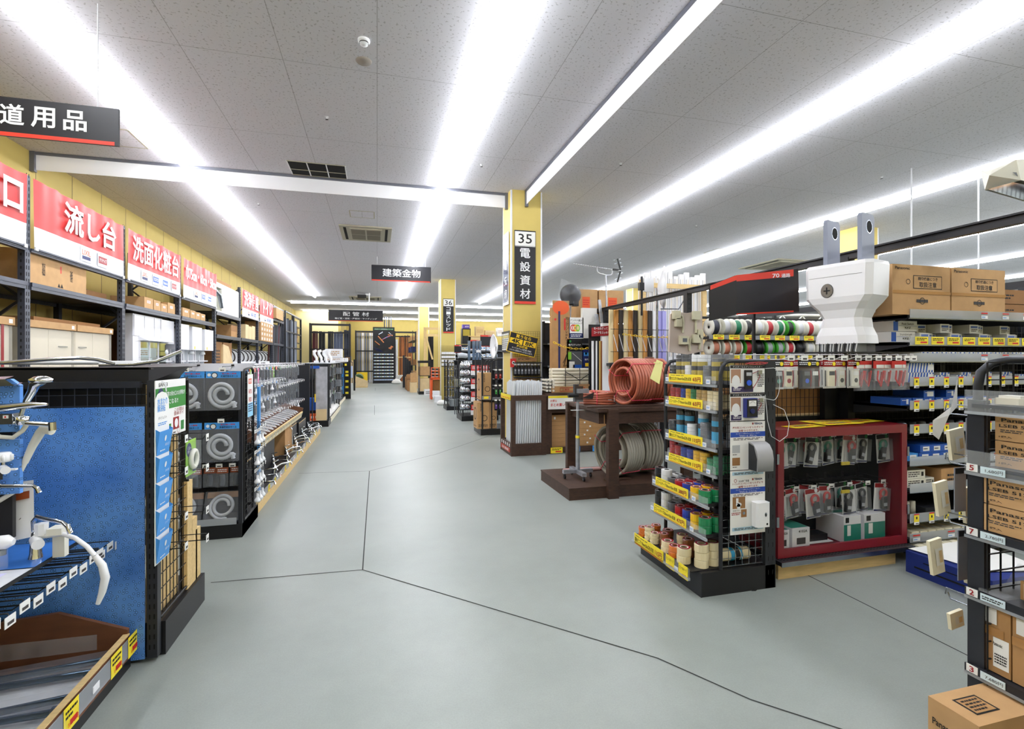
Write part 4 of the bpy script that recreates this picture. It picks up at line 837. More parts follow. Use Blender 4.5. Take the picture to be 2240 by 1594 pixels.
# chrome faucets on the deck
sf = thing('mixer_faucet', '', 'faucet', group='chrome mixer faucets on the bottom deck')
MB().lathe([(.032, 0), (.03, .02), (.022, .05), (.022, .1), (.001, .11)], (0, 0, 0), 'chrome', 14).build('body', sf)
MB().tube([(0, 0, .07), (.08, 0, .11), (.19, 0, .12), (.2, 0, .09)], [.012, .011, .01, .012], 'chrome', 10).build('spout', sf)
MB().tube([(0, 0, .11), (-.02, 0, .14), (.05, .01, .16)], [.012, .01, .006], 'chrome', 8).build('lever', sf)
gn = thing('goose_neck_faucet', 'tall chrome goose neck faucet standing on the bottom deck', 'faucet', (-1.25, 8.25, .118))
MB().tube([(0, 0, 0), (0, 0, .3)] + [(-.07 + .07 * math.cos(a), 0, .3 + .07 * math.sin(a)) for a in [PI * k / 8 for k in range(1, 9)]] + [(-.14, 0, .25)], .011, 'chrome', 10).build('neck', gn)
MB().lathe([(.035, 0), (.03, .03), (.02, .08), (.001, .08)], (0, 0, 0), 'chrome').build('base', gn); MB().box(-.01, -.06, .05, .01, -.01, .07, 'chrome').build('lever', gn)
for i in range(18):
    y = 5.75 + i * .29; dup(sf, (-1.2 - .06 * (i % 3), y, .118), f'chrome mixer faucet on the bottom deck, {nth(i)} from the near end', rz=R(-25 + 17 * (i % 4)))
for i, (y, h, w_) in enumerate(((5.95, .3, .8), (7.0, .34, .9), (9.0, .3, .8), (10.1, .25, .9))):
    carton(-1.55, y, .117, .4, w_, h, f'black display box on the bottom deck of the faucet shelf, {nth(i)} from the near end', 'black_metal', prints=[('+x', '#', .5, .95, .96, .05, 'pine')], tape=None, tm='black_metal')
carton(-1.45, 8.1, .117, .35, .6, .38, 'brown carton between the black boxes on the bottom deck of the faucet shelf', 'carton_b')
# ================================================================ unit C and the units beyond it on the left
C_ = thing('display_gondola', 'black end unit with brushes, squeegee and rolled film, second along the left', 'display shelf', (-1.05, 11.9, 0))
MB().box(-.62, 0, 0, 0, .62, .13, 'black_metal').build('plinth', C_)
for x in (-.5, -.02): MB().box(x, 0, .13, x + .03, .03, 1.39, 'dark_metal').build('post', C_)
MB().box(-.5, .0, 1.36, 0, .03, 1.39, 'dark_metal').box(-.5, .3, .13, -.02, .32, 1.38, 'black_metal').build('back_panel', C_)
mat('film_print', (178, 178, 184), .4, noise=.25, nscale=6)
MB().box(-.13, -.0, 0, .11, .02, 1.17, 'film_print').build('sample_panel', None, (-1.18, 11.88, .17), 'tall grey marbled sample panel on the end unit beside the blue squeegee', 'panel')
MB().box(-.125, -.0, 0, .1, .012, .25, 'ply' if 'ply' in MT else 'plywood').build('plywood_offcut', None, (-1.18, 11.84, .15), 'small square plywood board leaning on the grey marbled panel', 'board')
t = thing('squeegee', 'blue squeegee on a long handle hanging on the black end unit', 'squeegee', (-1.33, 11.82, .36))
MB().box(-.08, -.02, .94, .1, .01, 1.0, 'blue').build('blade_head', t); MB().cyl((.01, 0, .2), (.01, 0, .96), .01, 'steel', 8).cyl((.01, 0, .2), (.01, 0, .38), .014, 'yellow', 8).build('handle', t)
for i in range(3): MB().lathe([(.001, 0), (.038, 0), (.042, .25), (.044, .26), (.044, .28), (.001, .285)], (-1.5 + .075 * i, 11.95, .37), 'blue', 12).build('bottle', None, None, f'dark blue bottle on the black end unit, {nth(i)} from the left', 'bottle', 'dark blue bottles')
for i in range(3): MB().box(-.04, -.03, 0, .04, .03, .16, 'orange').rect((0, -.03, .08), '-y', .05, .05, 'paper', .001).build('packet', None, (-1.48 + i * .09, 11.93, .14), f'orange packet under the blue bottles, {nth(i)} from the left', 'packet', 'orange packets')
MB().lathe([(.001, 0), (.06, .02), (.09, .1), (.08, .3), (.02, .36)], (-1.45, 12.0, 1.0), 'black_metal', 14).build('black_bag', label='black rounded bag hanging at the top of the end unit beside the squeegee', cat='bag')
def run(label, y0, y1, x=-1.05, z1=1.4, kick='ivory', depth=.6):
    t = thing('display_gondola', label, 'display shelf', (x, y0, 0)); L = y1 - y0
    MB().box(-depth, 0, 0, -.03, L, .1, 'black_metal').build('plinth', t); MB().box(-.03, 0, .02, 0, L, .11, kick).build('kick_board', t)
    MB().box(-depth, 0, .1, -depth + .03, L, z1, 'black_metal').build('back_panel', t)
    for y in (0, L - .03): MB().box(-.06, y, .1, -.03, y + .03, z1, 'dark_metal').box(-depth, y, z1 - .03, -.03, y + .03, z1, 'dark_metal').build('end_frame', t)
    return t
D_ = run('left aisle shelf with folded white bags on its low deck, third along', 12.55, 15.8)
mat('white_sack', (232, 230, 226), .5, bump=.4, bscale=12)
for i in range(9): MB().lathe([(.001, 0), (.13, .01), (.16, .05), (.1, .1), (.001, .115)], (0, 0, 0), 'white_sack', 12).build('sack', None, (-1.22, 12.8 + i * .34, .115), f'folded white bag on the low deck, {nth(i)} from the near end', 'bag', 'folded white bags', rot=(0, 0, i * .7))
for i in range(7): MB().cyl((0, 0, 0), (.03, .02, .62), .018, cc(120, 40, 30), 8).build('handle_stick', None, (-1.2, 12.66 + i * .08, .115), f'reddish brown stick standing upright near the marbled panel, {nth(i)} one', 'stick', 'reddish brown sticks')
for i in range(5):
    for j in range(3): dup(PACK[['silver', 'dark', 'green'][(i + j) % 3]], (-1.15, 13.3 + i * .42, 1.35 - .36 * j), f'pack on the third left shelf, {nth(i)} across in row {["top", "middle", "bottom"][j]}', rz=PI / 2, scale=1.4)
t = thing('wire_basket_display', 'grey wire baskets stacked at the end of the third left shelf', 'basket', (-1.12, 15.62, .3))
for z in (.05, .42, .78): MB().grid((0, -.17, z + .13), '-y', .26, .26, .04, .04, .006, 'steel').grid((.13, 0, z + .13), '+x', .34, .26, .04, .04, .006, 'steel').box(-.13, -.17, z - .01, .13, .17, z, 'dark_metal').box(-.09, -.12, z, .09, .12, z + .18, 'hose_grey').build('basket', t)
E_ = thing('display_gondola', 'black end board with five yellow tags and blue strips, left of aisle far away', 'display shelf', (-1.27, 20.1, 0))
MB().box(0, 0, 0, .3, .1, 1.42, 'black_metal').build('end_board', E_)
for i, z in enumerate((1.3, 1.03, .9, .67, .45, .23)): MB().rect((.1 + .06 * (i > 0), -.002, z), '-y', .11, .08, 'tag_yellow', .002, .002).build('price_ticket', E_)
MB().box(-.03, -.03, .2, .05, 0, 1.2, 'sky').build('blue_strip', E_); MB().box(.3, .02, .15, .38, .08, .6, 'paper').box(.3, .02, .8, .37, .08, 1.25, cc(190, 205, 240)).build('side_leaflets', E_)
run('left aisle shelf hidden behind the board with yellow tags', 20.3, 24.6, -1.08)
run('left aisle shelf between the wire baskets and the yellow tagged board', 16.2, 19.9, -1.15)
F_ = thing('display_gondola', 'tall pale board with black upright at the far left end of the aisle', 'display shelf', (-1.3, 25.4, 0))
MB().box(0, 0, .05, .18, .04, 1.45, 'plywood').build('board', F_); MB().box(.2, 0, 0, .28, .08, 1.5, 'black_metal').build('post', F_)
for i, (x, y, z, w_, d, h, l) in enumerate([(-1.33, 17, 1.56, .5, .4, .27, 'white box with picture print on top of the far left shelf'), (-1.33, 17.02, 1.45, .56, .44, .1, 'flat white box under the picture printed one on the far left shelf'), (-1.28, 18.2, 1.42, .6, .5, .13, 'low wide white box on top of the far left shelf'), (-1.0, 18.9, 1.42, .2, .5, .2, 'small black box at the right end on top of the far left shelf')]):
    carton(x, y, z, w_, d, h, l, 'white' if i < 3 else 'black_metal', prints=[('-y', '~3', .5, .5, .7, .6, 'carton_b')], tape=None, tm='paper')
MB().box(-1.75, 16.2, 1.39, -1.1, 19.9, 1.415, 'dark_metal').build('top_board', label='dark top board of the far left shelf holding white boxes', cat='board')
for i in range(4): MB().tube([(0, 0, 0), (.0, 0, .1), (-.06, 0, .2), (-.06, 0, .27), (.0, 0, .3)], [.03, .035, .04, .045, .03], 'white_gloss', 8).box(-.06, -.05, -.02, .1, .05, .03, 'white').build('toilet_tank_part', None, (-1.55 + .12 * i, 14.2, 1.44), f'white curved plastic fitting standing on the third left shelf, {nth(i)} from the left', 'fitting', 'white curved fittings')
MB().box(-1.65, 12.4, 1.4, -1.07, 16.0, 1.42, 'hose_grey').build('top_board', label='grey top board of the third left shelf holding curved white fittings', cat='board')
# ================================================================ back of the hall
def pipes(x0, x1, y, z1, n, cols, lab, grp, r=.045, z0=.02, dz=.06):
    rn = random.Random(int(y * 10 + n))
    for i in range(n):
        nmc, c = cols[rn.randrange(len(cols))] if callable(getattr(cols, 'append', None)) else cols
        MB().cyl((0, 0, 0), (0, .12, z1 - z0 - rn.random() * dz), r, cc(*c), 8).build('pipe', None, (x0 + (x1 - x0) * (i + .5) / n, y - .05 * (i % 2), z0), f'{nmc} pipe {lab}, {nth(i)} from left', 'pipe', grp)
def frame(label, x0, x1, y, z1, zs, d=.6, m='black_metal'):
    t = thing('pipe_rack', label, 'rack', (x0, y, 0))
    for x in (0, x1 - x0):
        for yy in (0, d): MB().box(x - .04, yy - .04, 0, x + .04, yy + .04, z1, m).build('post', t)
    for z in zs: MB().box(.04, -.03, z, x1 - x0 - .04, .03, z + .08, m).build('rail', t)
    MB().box(.04, d - .03, z1 - .1, x1 - x0 - .04, d + .03, z1, m).build('rail', t)
    return t
frame('black pipe frame against the cream end wall', -3.74, -1.56, 31.0, 3.6, (3.5, 3.02, 2.05, .8))
pipes(-3.66, -3.35, 31.3, 3.2, 3, [('maroon', (84, 24, 36))], 'in the frame at the end wall', 'maroon pipes at the end wall', .05)
pipes(-3.3, -2.95, 31.3, 3.15, 4, [('black', (28, 30, 36))], 'beside the maroon ones at the end wall', 'black pipes at the end wall', .045)
pipes(-2.8, -2.5, 31.3, 3.2, 3, [('black', (28, 30, 36))], 'in the middle of the frame at the end wall', 'middle black pipes at the end wall', .05)
pipes(-2.48, -1.95, 31.3, 3.18, 6, [('blue grey', (96, 106, 132))], 'in the frame at the end wall', 'blue grey pipes at the end wall', .045)
pipes(-1.9, -1.6, 31.3, 3.25, 4, [('dark grey', (58, 64, 80))], 'at the right end of the end wall frame', 'dark grey pipes at the end wall', .045)
frame('dark frame of siding panels below the three kanji sign', -1.32, -.22, 33.5, 3.35, (3.25, 2.0, .7))
mat('siding_grey', (104, 108, 118), .5); mat('siding_light', (208, 208, 214), .5)
for i in range(7): MB().box(-.06, 0, 0, .06, .05, 3.2, ['siding_grey', 'siding_grey', 'siding_light', 'siding_grey', 'siding_grey', 'siding_light', 'siding_light'][i]).build('siding_panel', None, (-1.2 + i * .155, 33.8, .02), f'tall {["grey", "grey", "light", "grey", "grey", "light", "light"][i]} siding panel, {nth(i)} from the left beside the fittings board', 'panel', 'siding panels')
t = thing('display_board', 'tall black board with copper fitting photos above rows of small drawers', 'display board', (.4, 32.6, 0))
MB().box(-.66, 0, 0, .66, .3, 3.53, 'black_metal').build('frame', t)
mat('copper', (205, 128, 84), .35, .5)
b = MB().rect((0, 0, 3.4), '-y', 1.2, .1, cc(40, 110, 60), .004).text('水まわりの配管部品シリーズ', (0, 0, 3.4), '-y', 1.1, .06, 'white', .01, .006)
for i in range(5): b.tube([(-.1 + .07 * i, -.02, 2.75 + .04 * i), (.3 + .06 * i, -.02, 2.95 - .03 * i + .05 * i)], .022, 'sky' if i % 2 else 'pink_pipe' if 'pink_pipe' in MT else cc(220, 120, 140), 8)
b.tube([(-.55, -.02, 2.65), (-.25, -.02, 2.4)], .035, 'copper').tube([(-.35, -.02, 2.95), (0, -.02, 2.55)], .04, 'copper').tube([(-.3, -.02, 3.05), (-.05, -.02, 3.2)], .05, 'steel').tube([(.25, -.02, 3.05), (.55, -.02, 3.0)], .035, 'copper').tube([(.3, -.02, 3.2), (.5, -.02, 3.0)], .03, 'steel').tube([(.4, -.02, 2.15), (.5, -.02, 2.35)], .06, 'copper').tube([(.3, -.02, 2.2), (.58, -.02, 2.3)], .04, 'copper')
for i in range(4): b.tube([(-.6 + .05 * i, -.02, 2.25 - .07 * i), (-.2 + .05 * i, -.02, 2.1 - .04 * i)], .012, 'navy', 6)
b.build('picture_panel', t)
for i in range(9):
    z = .16 + i * .2; d = MB().box(-.62, -.06, z, .62, .0, z + .03, 'dark_metal').build('drawer_row', t)
    b = MB().box(-.6, -.05, z + .03, .6, -.01, z + .1, 'paper')
    for k in range(12): b.rect((-.55 + k * .1, -.05, z + .065), '-y', .06, .05, ['sky', cc(120, 170, 110), 'white'][k % 3 if i else 0], .003)
    b.build('parts', d)
for i in range(4): MB().box(-.035, 0, 0, .035, .05, 4.25, 'siding_grey' if i % 2 else 'sky' if i == 4 else 'dark_metal').build('long_profile', None, (.45 + i * .14, 33.4, .02), f'very long profile rising behind the fittings board, {nth(i)} from the left', 'profile', 'long profiles behind the fittings board')
frame('dark blue frame of brown poles at the far end of the aisle', 1.15, 2.55, 34.6, 3.4, (3.3, 3.0))
pipes(1.42, 2.35, 34.9, 3.15, 13, [('brown', (150, 92, 44)), ('dark brown', (104, 60, 34)), ('copper brown', (176, 104, 56))], 'in the dark frame at the far end', 'brown poles at the far end', .035)
MB().box(-.4, 0, 0, .5, .04, .06, 'pine').build('crossbar', None, (1.7, 34.52, 1.62), 'pale horizontal bar in front of the brown poles', 'bar')
pipes(1.15, 1.35, 34.7, 2.9, 3, [('white', (222, 222, 226))], 'left of the brown poles', 'white poles at the far end', .035)
# plywood bin with a yellow roll
t = thing('plywood_bin', 'low plywood bin with slanted side holding a yellow roll', 'bin', (-.8, 28, 0))
MB().prism([(-.31, .06), (.31, .06), (.31, .35), (-.31, .62)], -.02, 0, 'plywood', 'y').box(-.31, -.03, 0, .31, 0, .06, 'pine').box(-.31, 0, .06, -.29, .8, .6, 'plywood').box(.29, 0, .06, .31, .8, .36, 'plywood').box(-.29, .78, .06, .29, .8, .8, 'yellow').build('panels', t)
MB().cyl((-.15, .1, .45), (-.15, .75, .5), .24, cc(60, 90, 60), 20).disc((-.15, .1, .45), '-y', .24, cc(236, 170, 40), .002).build('hose_roll', None, (-.8, 28, .0), 'dark green roll inside the slanted plywood bin', 'roll')
MB().lathe([(.001, 0), (.25, .02), (.3, .1), (.2, .25), (.001, .32)], (1.15, 31.8, .0), 'white_sack').build('sack', label='pale sack slumped on the floor right of the tall fittings board', cat='bag')
for i in range(3): MB().tube([(1.0 + .1 * i, 32.9, 0.02), (1.3 + .12 * i, 32.7, .5)], .05, 'white_sack', 8).build('rolled_sheet', None, None, f'rolled pale sheet leaning by the fittings board, {nth(i)} one', 'roll', 'rolled sheets')
# ================================================================ right side of the aisle, far part
def base_unit(label, x0, y0, x1, y1, top=1.49, front='-x', mesh=True, shelves=(), name='display_gondola'):
    t = thing(name, label, 'display shelf', (x0, y0, 0)); w_, d = x1 - x0, y1 - y0
    MB().box(0, 0, 0, w_, d, .12, 'black_metal').build('plinth', t)
    for x in (.0, w_ - .04):
        for y in (.02, d - .06): MB().box(x + .02, y, .12, x + .05 if not x else x + .035, y + .035, top, 'dark_metal').build('post', t)
    if mesh: MB().grid((w_ / 2, d - .05, (top + .12) / 2), '-y', w_ - .1, top - .14, .06, .06, .004, 'wire_black').build('wire_mesh', t)
    for z in shelves: MB().box(.02, .02, z - .015, w_ - .02, d - .07, z, 'black_metal').build('shelf', t)
    return t
U1 = base_unit('black end unit holding tall fan cartons and hanging bottles, beside the pipe bin', 1.98, 9.75, 2.95, 10.5, 1.49, shelves=(.69, .1201))
for y in (9.76, 10.1, 10.4): MB().tube([(.22, y - 9.75, .12), (.22, y - 9.75, 1.42), (.26, y - 9.75, 1.48), (.35, y - 9.75, 1.5), (.9, y - 9.75, 1.5)], .012, 'wire_black', 8).build('side_tube', U1)
fp_ = [('-y', 'O', .6, .4, .5, .3, 'ink'), ('-y', '~3', .5, .12, .8, .12, 'ink'), ('-y', '~5', .3, .8, .12, .3, 'ink_soft'), ('-x', 'O', .5, .55, .6, .7, 'ink'), ('-x', '~2', .5, .08, .7, .06, 'ink')]
carton(2.035, 10.0, .12, .24, .42, .53, 'tall fan carton with round print standing on the base of the black end unit', prints=fp_, tape=None)
carton(2.24, 10.02, .12, .16, .38, .52, 'second tall fan carton behind the lower one on the black end unit', prints=fp_, tape=None)
carton(2.11, 10.05, .69, .22, .42, .54, 'tall fan carton with round print on the upper shelf of the black end unit', prints=fp_, tape=None)
MB().box(-.16, 0, 0, .0, .01, .07, 'price_clear').rect((-.08, 0, .035), '-y', .1, .05, 'tag_yellow', .002).build('shelf_ticket', None, (2.16, 9.73, .71), 'yellow ticket in a clear rail below the upper fan carton', 'price tag')
bot = thing('spray_pack', '', 'bottle')
MB().box(-.03, -.04, 0, .03, 0, .02, 'white').build('cap', bot)
def bottle_pack(col, key):
    t = thing('hanging_bottle', '', 'bottle'); MB().box(-.022, -.02, -.03, .022, .01, 0, 'white').build('cap', t)
    MB().lathe([(.001, -.22), (.03, -.215), (.032, -.08), (.02, -.04), (.012, -.03)], (0, -.01, 0), 'ink', 10).build('bottle_body', t)
    MB().rect((0, -.043, -.14), '-y', .04, .09, col, 0, .002).disc((0, -.044, -.12), '-y', .012, 'white', .001, 10, .008).build('front_label', t); return t
bpy.data.objects.remove(bot.children[0]); bpy.data.objects.remove(bot)
for z, c, k, n in ((1.31, 'deep_red', 'dark red labelled', 4), (1.0, 'green', 'green labelled', 3), (.71, cc(96, 60, 150), 'purple labelled', 3)):
    p = bottle_pack(c, k)
    for i in range(n): dup(p, (2.27 + .085 * i, 9.71, z), f'{k} bottle hanging on the black end unit, {nth(i)} from the left', group=k + ' bottles')
    MB().box(-.04, 0, 0, .34, .012, .012, 'black_metal').build('hook_rail', U1, (.28, -.02, z + .0))
p = bottle_pack('hose_dark', 'k')
for i in range(8): dup(p, (2.33 + .062 * i, 8.5, 1.43), f'dark bottle with white cap on the pillar mesh, {nth(i)} from the left', group='dark bottles on the pillar')
t = thing('pillar_rack', 'black wire mesh with cardboard strips fixed on the big pillar', 'display rack', (2.29, 8.55, 1.02))
MB().grid((.26, -.02, .49), '-y', .5, .97, .04, .04, .003, 'wire_black').build('wire_mesh', t)
MB().box(.02, -.1, .412, .52, -.02, .43, 'dark_metal').box(.02, -.1, .15, .52, -.02, .17, 'dark_metal').build('shelf_rail', t)
for z, nme in ((.445, 'upper'), (.09, 'lower')): MB().box(.0, -.045, z, .44, -.035, z + .08, 'carton').text('POP', (.22, -.045, z + .04), '-y', .22, .035, 'ink_soft').build('cardboard_strip', t)
t = thing('promo_board', 'tilted black and yellow board reading 4K 8K on the big pillar', 'sign', (2.43, 8.36, 1.76))
MB(Matrix.Rotation(R(13), 4, 'Y')).box(-.26, -.008, -.175, .26, 0, .175, 'yellow').rect((0, -.008, 0), '-y', .5, .33, 'sign_black', .001).text('買うなら', (-.01, -.008, .12), '-y', .28, .06, 'yellow', .02, .003).rect((-.125, -.008, .03), '-y', .23, .09, 'yellow', .002).rect((.125, -.008, .03), '-y', .23, .09, 'yellow', .002).text('4K', (-.125, -.008, .03), '-y', .17, .07, 'ink', .03, .004).text('8K', (.125, -.008, .03), '-y', .17, .07, 'ink', .03, .004).text('対応機器', (0, -.008, -.045), '-y', .2, .04, 'yellow', .015, .003).text('すべてのテレビ放送に対応', (0, -.008, -.09), '-y', .36, .03, 'white', .01, .003).text('もちろん従来のテレビも使えます。', (0, -.008, -.13), '-y', .42, .03, 'white', .01, .003).build('board', t)
t = thing('pillar_sign', 'vertical black sign with the number 35 on the big pillar', 'sign', (2.535, 8.562, 2.485))
MB().box(-.195, -.012, 0, .195, 0, 1.3, 'sign_black').rect((0, -.012, .0225), '-y', .39, .045, 'sign_red', .001).rect((0, -.012, 1.155), '-y', .375, .25, 'paper', .001).rect((0, -.012, 1.02), '-y', .37, .008, 'paper', .001).text('35', (0, -.012, 1.155), '-y', .25, .17, 'ink', .006, .002).build('board', t)
b = MB()
for i, c in enumerate('電設資材'): b.text(c, (0, -.012, .9 - .24 * i), '-y', .19, .175, 'white', .012)
b.build('lettering', t)
t = thing('pillar_sign', 'white glossy sign with numbers on the aisle-facing side of the big pillar', 'sign', (2.268, 8.86, 2.485))
MB().box(-.012, -.19, 0, 0, .19, 1.3, 'white_gloss').rect((-.012, 0, .5), '-x', .36, .9, cc(90, 100, 130, .15, coat=1.), .001).text('35', (-.012, 0, 1.15), '-x', .25, .17, 'hose_dark', 0, .002).text('電', (-.012, 0, .72), '-x', .19, .17, 'white', .012, .003).text('気', (-.012, 0, .44), '-x', .19, .17, 'white', .012, .003).text('扇', (-.012, 0, .2), '-x', .19, .17, 'white', .012, .003).build('board', t)
t = thing('pillar_sign', 'vertical black sign with the number 36 on the further pillar', 'sign', (2.575, 18.79, 2.49))
MB().box(-.195, -.012, 0, .195, 0, 1.28, 'sign_black').rect((0, -.012, .0225), '-y', .39, .045, 'sign_red', .001).rect((0, -.012, 1.13), '-y', .375, .26, 'paper', .001).text('36', (0, -.012, 1.13), '-y', .27, .18, 'ink', .006, .002).build('board', t)
b = MB()
for i, c in enumerate('コースレッド'):
    z = .9 - .152 * i
    b.text(c, (0, -.012, z), '-y', .16, .12, 'white', .014)
b.build('lettering', t)
t = thing('notice_board', 'small white notice sheets on a black board at the side of the big pillar', 'notice', (2.262, 8.86, 1.63))
MB().box(-.01, -.27, 0, 0, .27, .38, 'black_metal').build('board', t); b = MB()
for i in range(4): p = (-.01, -.18 + .12 * i, .19); b.rect(p, '-x', .1, .3, 'paper', .001).scrib(p, '-x', .08, .26, 'hose_dark', 7, .002, i).rect((-.01, -.18 + .12 * i, .28), '-x', .05, .05, 'tag_yellow', .0025)
b.build('sheets', t)
MB().box(-.05, -.04, 0, .05, 0, .15, 'red').disc((0, -.04, .08), '-y', .028, 'white', .001).disc((0, -.04, .08), '-y', .014, 'ink', .002).build('call_button', None, (2.3, 8.52, 1.365), 'small red call box at the corner of the big pillar', 'call box')
# satellite dish on a stand
def dish(label, x, y, z, r, ry, rx, arm=True, name='satellite_dish'):
    t = thing(name, label, 'satellite dish', (x, y, z)); T = Matrix.Rotation(R(ry), 4, 'Z') @ Matrix.Rotation(R(rx), 4, 'X')
    pr = [(.001, .0), (r * .4, -.012), (r * .75, -.045), (r, -.085), (r * 1.02, -.08), (r * .75, -.03), (r * .4, .005), (.001, .02)]
    MB(T).lathe([(a, h) for a, h in pr], (0, 0, 0), 'white_gloss', 28, 'y').text('BS', (0, -.03, .02), '-y', .06, .05, 'ink_soft', .01, .004).build('reflector', t)
    if arm: MB(T).tube([(0, -.03, -r), (0, -.3, -r * 1.02), (0, -.42, -r * .4)], .01, 'steel', 8).box(-.03, -.47, -r * .5, .03, -.38, -r * .3, 'white').build('feed_arm', t)
    MB().cyl((0, .04, 0), (0, .05, -z), .018, 'steel', 10).build('mast', t)
    return t
dish('white satellite dish seen from the side above the red packets', 2.66, 11.3, 1.8, .28, -88, 0)
# U2: unit with red packets
U2 = base_unit('black end unit with red packets on white hooks and silver duct parts', 1.98, 12.1, 2.9, 12.9, 1.49, shelves=(.5, .85))
rp = thing('red_packet', '', 'packet'); MB().box(-.1, -.04, -.13, .1, 0, 0, 'red').scrib((0, -.04, -.06), '-y', .16, .09, 'white', 3, .002).build('header_card', rp); MB().box(-.105, -.05, -.24, .105, 0, -.132, 'white').disc((0, -.05, -.15), '-y', .02, 'tag_yellow', .002, 12).build('white_box', rp)
for i, z in enumerate((1.36, 1.03, .72, .4)):
    for j in range(2): dup(rp, (2.3 + .24 * j, 12.05, z), f'red and white packet, {["left", "right"][j]} one in the {nth(i)} row of the end unit', group='red and white packets')
mat('duct_silver', (196, 200, 208), .22, .8, bump=.8, bscale=18)
k = 0
for z in (1.3, 1.1, .9, .7, .48, .28):
    for j in range(2):
        MB().lathe([(.001, 0), (.07, .01), (.085, .06), (.06, .12), (.03, .15), (.001, .155)], (0, 0, 0), 'duct_silver', 10).build('duct_bag', None, (2.02 + .11 * j, 12.15 + .05 * j, z), f'shiny bagged duct part on the end unit, {nth(k)} down the left edge', 'duct part', 'bagged duct parts'); k += 1
# U3: grey basins and wall caps
U3 = base_unit('black end unit with wall caps, bins and a grey basin on its base', 1.98, 14.8, 2.9, 15.6, 1.49, shelves=(.36, .68, .98, 1.24))
for i, (z, c, n) in enumerate(((.12, 'hose_grey', 'large grey basin on the base'), (.375, 'hose_dark', 'grey bin on the second shelf'), (.69, 'ivory', 'cream bin on the third shelf'), (.99, 'black_metal', 'black cap on the fourth shelf'), (1.25, 'black_metal', 'black cap on the top shelf'))):
    s_ = 1 if i else 1.25; MB().lathe([(.001, 0), (.1 * s_, 0), (.13 * s_, .2), (.145 * s_, .205), (.145 * s_, .225), (.11 * s_, .22), (.09, .05)], (0, 0, 0), c, 14).build('bin', None, (2.32 if i else 2.2, 14.7 + .15, z), n + ' of the end unit left of the silver poles', 'bin')
for i in range(6):
    for j in range(2): dup(PACK['silver'], (2.03 + .08 * j, 14.78, 1.44 - .2 * i), f'small silver fitting packet on the bin unit, {nth(i)} row, {["left", "right"][j]} column', group='silver fitting packets on the bin unit')
for i in range(4): MB().cyl((0, 0, 0), (0, .1, 1.33), .012, 'steel', 8).disc((0, 0, .6), '-y', .03, 'steel', .013, 10, .018).build('steel_pole', None, (2.02 + .05 * i, 13.5, .02), f'thin steel pole standing between the end units, {nth(i)} from the left', 'pole', 'thin steel poles')
for i in range(4): MB().cyl((0, 0, 0), (0, 0, .5), .035 if i else .03, cc(78, 100, 124), 10).cyl((0, 0, .36 + .04 * (i % 2)), (0, 0, .505), .04, 'clear', 10).build('rolled_net', None, (2.34 + .085 * i + (.04 if i > 0 else 0), 13.1, 1.49), f'blue grey roll standing left of the round satellite dish, {nth(i)} from left', 'roll', 'blue grey rolls')
MB().box(2.02, 12.95, 1.47, 2.85, 13.3, 1.49, 'dark_metal').build('top_tray', label='dark tray under the blue grey rolls on the end unit', cat='tray')
b = MB(); b.tube([(0, 0, 0), (.12, .05, .02), (.26, .1, .0)], [.07, .075, .07], 'hose_grey', 14).disc((0, 0, 0), (X, Z, Vector((-1, -.2, 0))), .05, 'slot_black', .01); b.build('duct_elbow', None, (2.16, 13.9, 1.6), 'grey round duct elbow lying above the end units', 'duct part')
# orange stand
t = thing('parts_stand', 'orange metal stand with small drawers beside the aisle', 'stand', (1.95, 19.0, 0))
for x in (0, .36): MB().box(x, 0, 0, x + .06, .5, .78, 'orange').box(x + .01, 0.05, .05, x + .07, .45, .75, 'orange').build('leg_panel', t)
MB().box(0, 0, .74, .44, .5, .8, 'orange').box(.06, .1, .2, .4, .45, .72, 'carton_d').build('shelf', t)
b = MB()
for x in (.02, .16, .3, .43): b.box(x - .012, .05, .8, x + .012, .09, 1.2, 'orange')
for z in (.82, .94, 1.06, 1.19): b.box(.02, .05, z - .012, .44, .09, z + .012, 'orange')
b.build('wire_frame', t); b = MB()
for i in range(3):
    for j in range(3): b.box(.035 + i * .135, .1, .835 + j * .12, .145 + i * .135, .4, .91 + j * .12, 'black_metal').box(.035 + i * .135, .09, .84 + j * .12, .145 + i * .135, .1, .86 + j * .12, 'white')
b.build('parts_tray', t)
U4 = base_unit('black shelf behind the orange stand with wire fittings', 2.4, 18.0, 3.1, 18.7, 1.35, shelves=(.4, .8, 1.1))
MB().lathe([(.001, 0), (.14, .01), (.17, .07), (.1, .15), (.001, .17)], (2.05, 16.6, .0), 'white_sack', 12).build('sack', label='small pale and dark sack on the floor before the orange stand', cat='bag')
for i in range(2): carton(2.05, 17.7 + .5 * i, .6 + .15 * i - .6 + .0, .25, .2, .22, f'small white box near the floor by the orange stand, {nth(i)} one', 'white', prints=[('-x', '~2', .5, .5, .6, .4, 'ink')], tape=None, tm='paper')
U5 = base_unit('open black stand holding brown cartons on two levels', 1.72, 21.8, 2.25, 22.5, 1.45, mesh=False, shelves=(.8,))
MB().box(0, .0, 1.35, .53, .7, 1.45, 'black_metal').build('top_tray', U5)
carton(1.98, 22.1, .81, .44, .45, .38, 'brown carton on the upper level of the open black stand', prints=[], tape=None)
carton(1.98, 22.1, .13, .4, .45, .55, 'pale carton on the lower level of the open black stand', 'plywood', tape=None)
carton(1.6, 23.4, .0, .3, .5, .45, 'pale tall carton on the floor left of the open black stand', 'plywood', tape=None); carton(1.62, 23.5, .46, .28, .4, .42, 'brown carton stacked left of the open black stand', tape=None)
carton(2.05, 21.2, .0, .3, .3, .25, 'white box with black print on the floor before the open stand', 'white', prints=[('-y', '~3', .5, .5, .7, .5, 'ink')], tape=None, tm='paper')
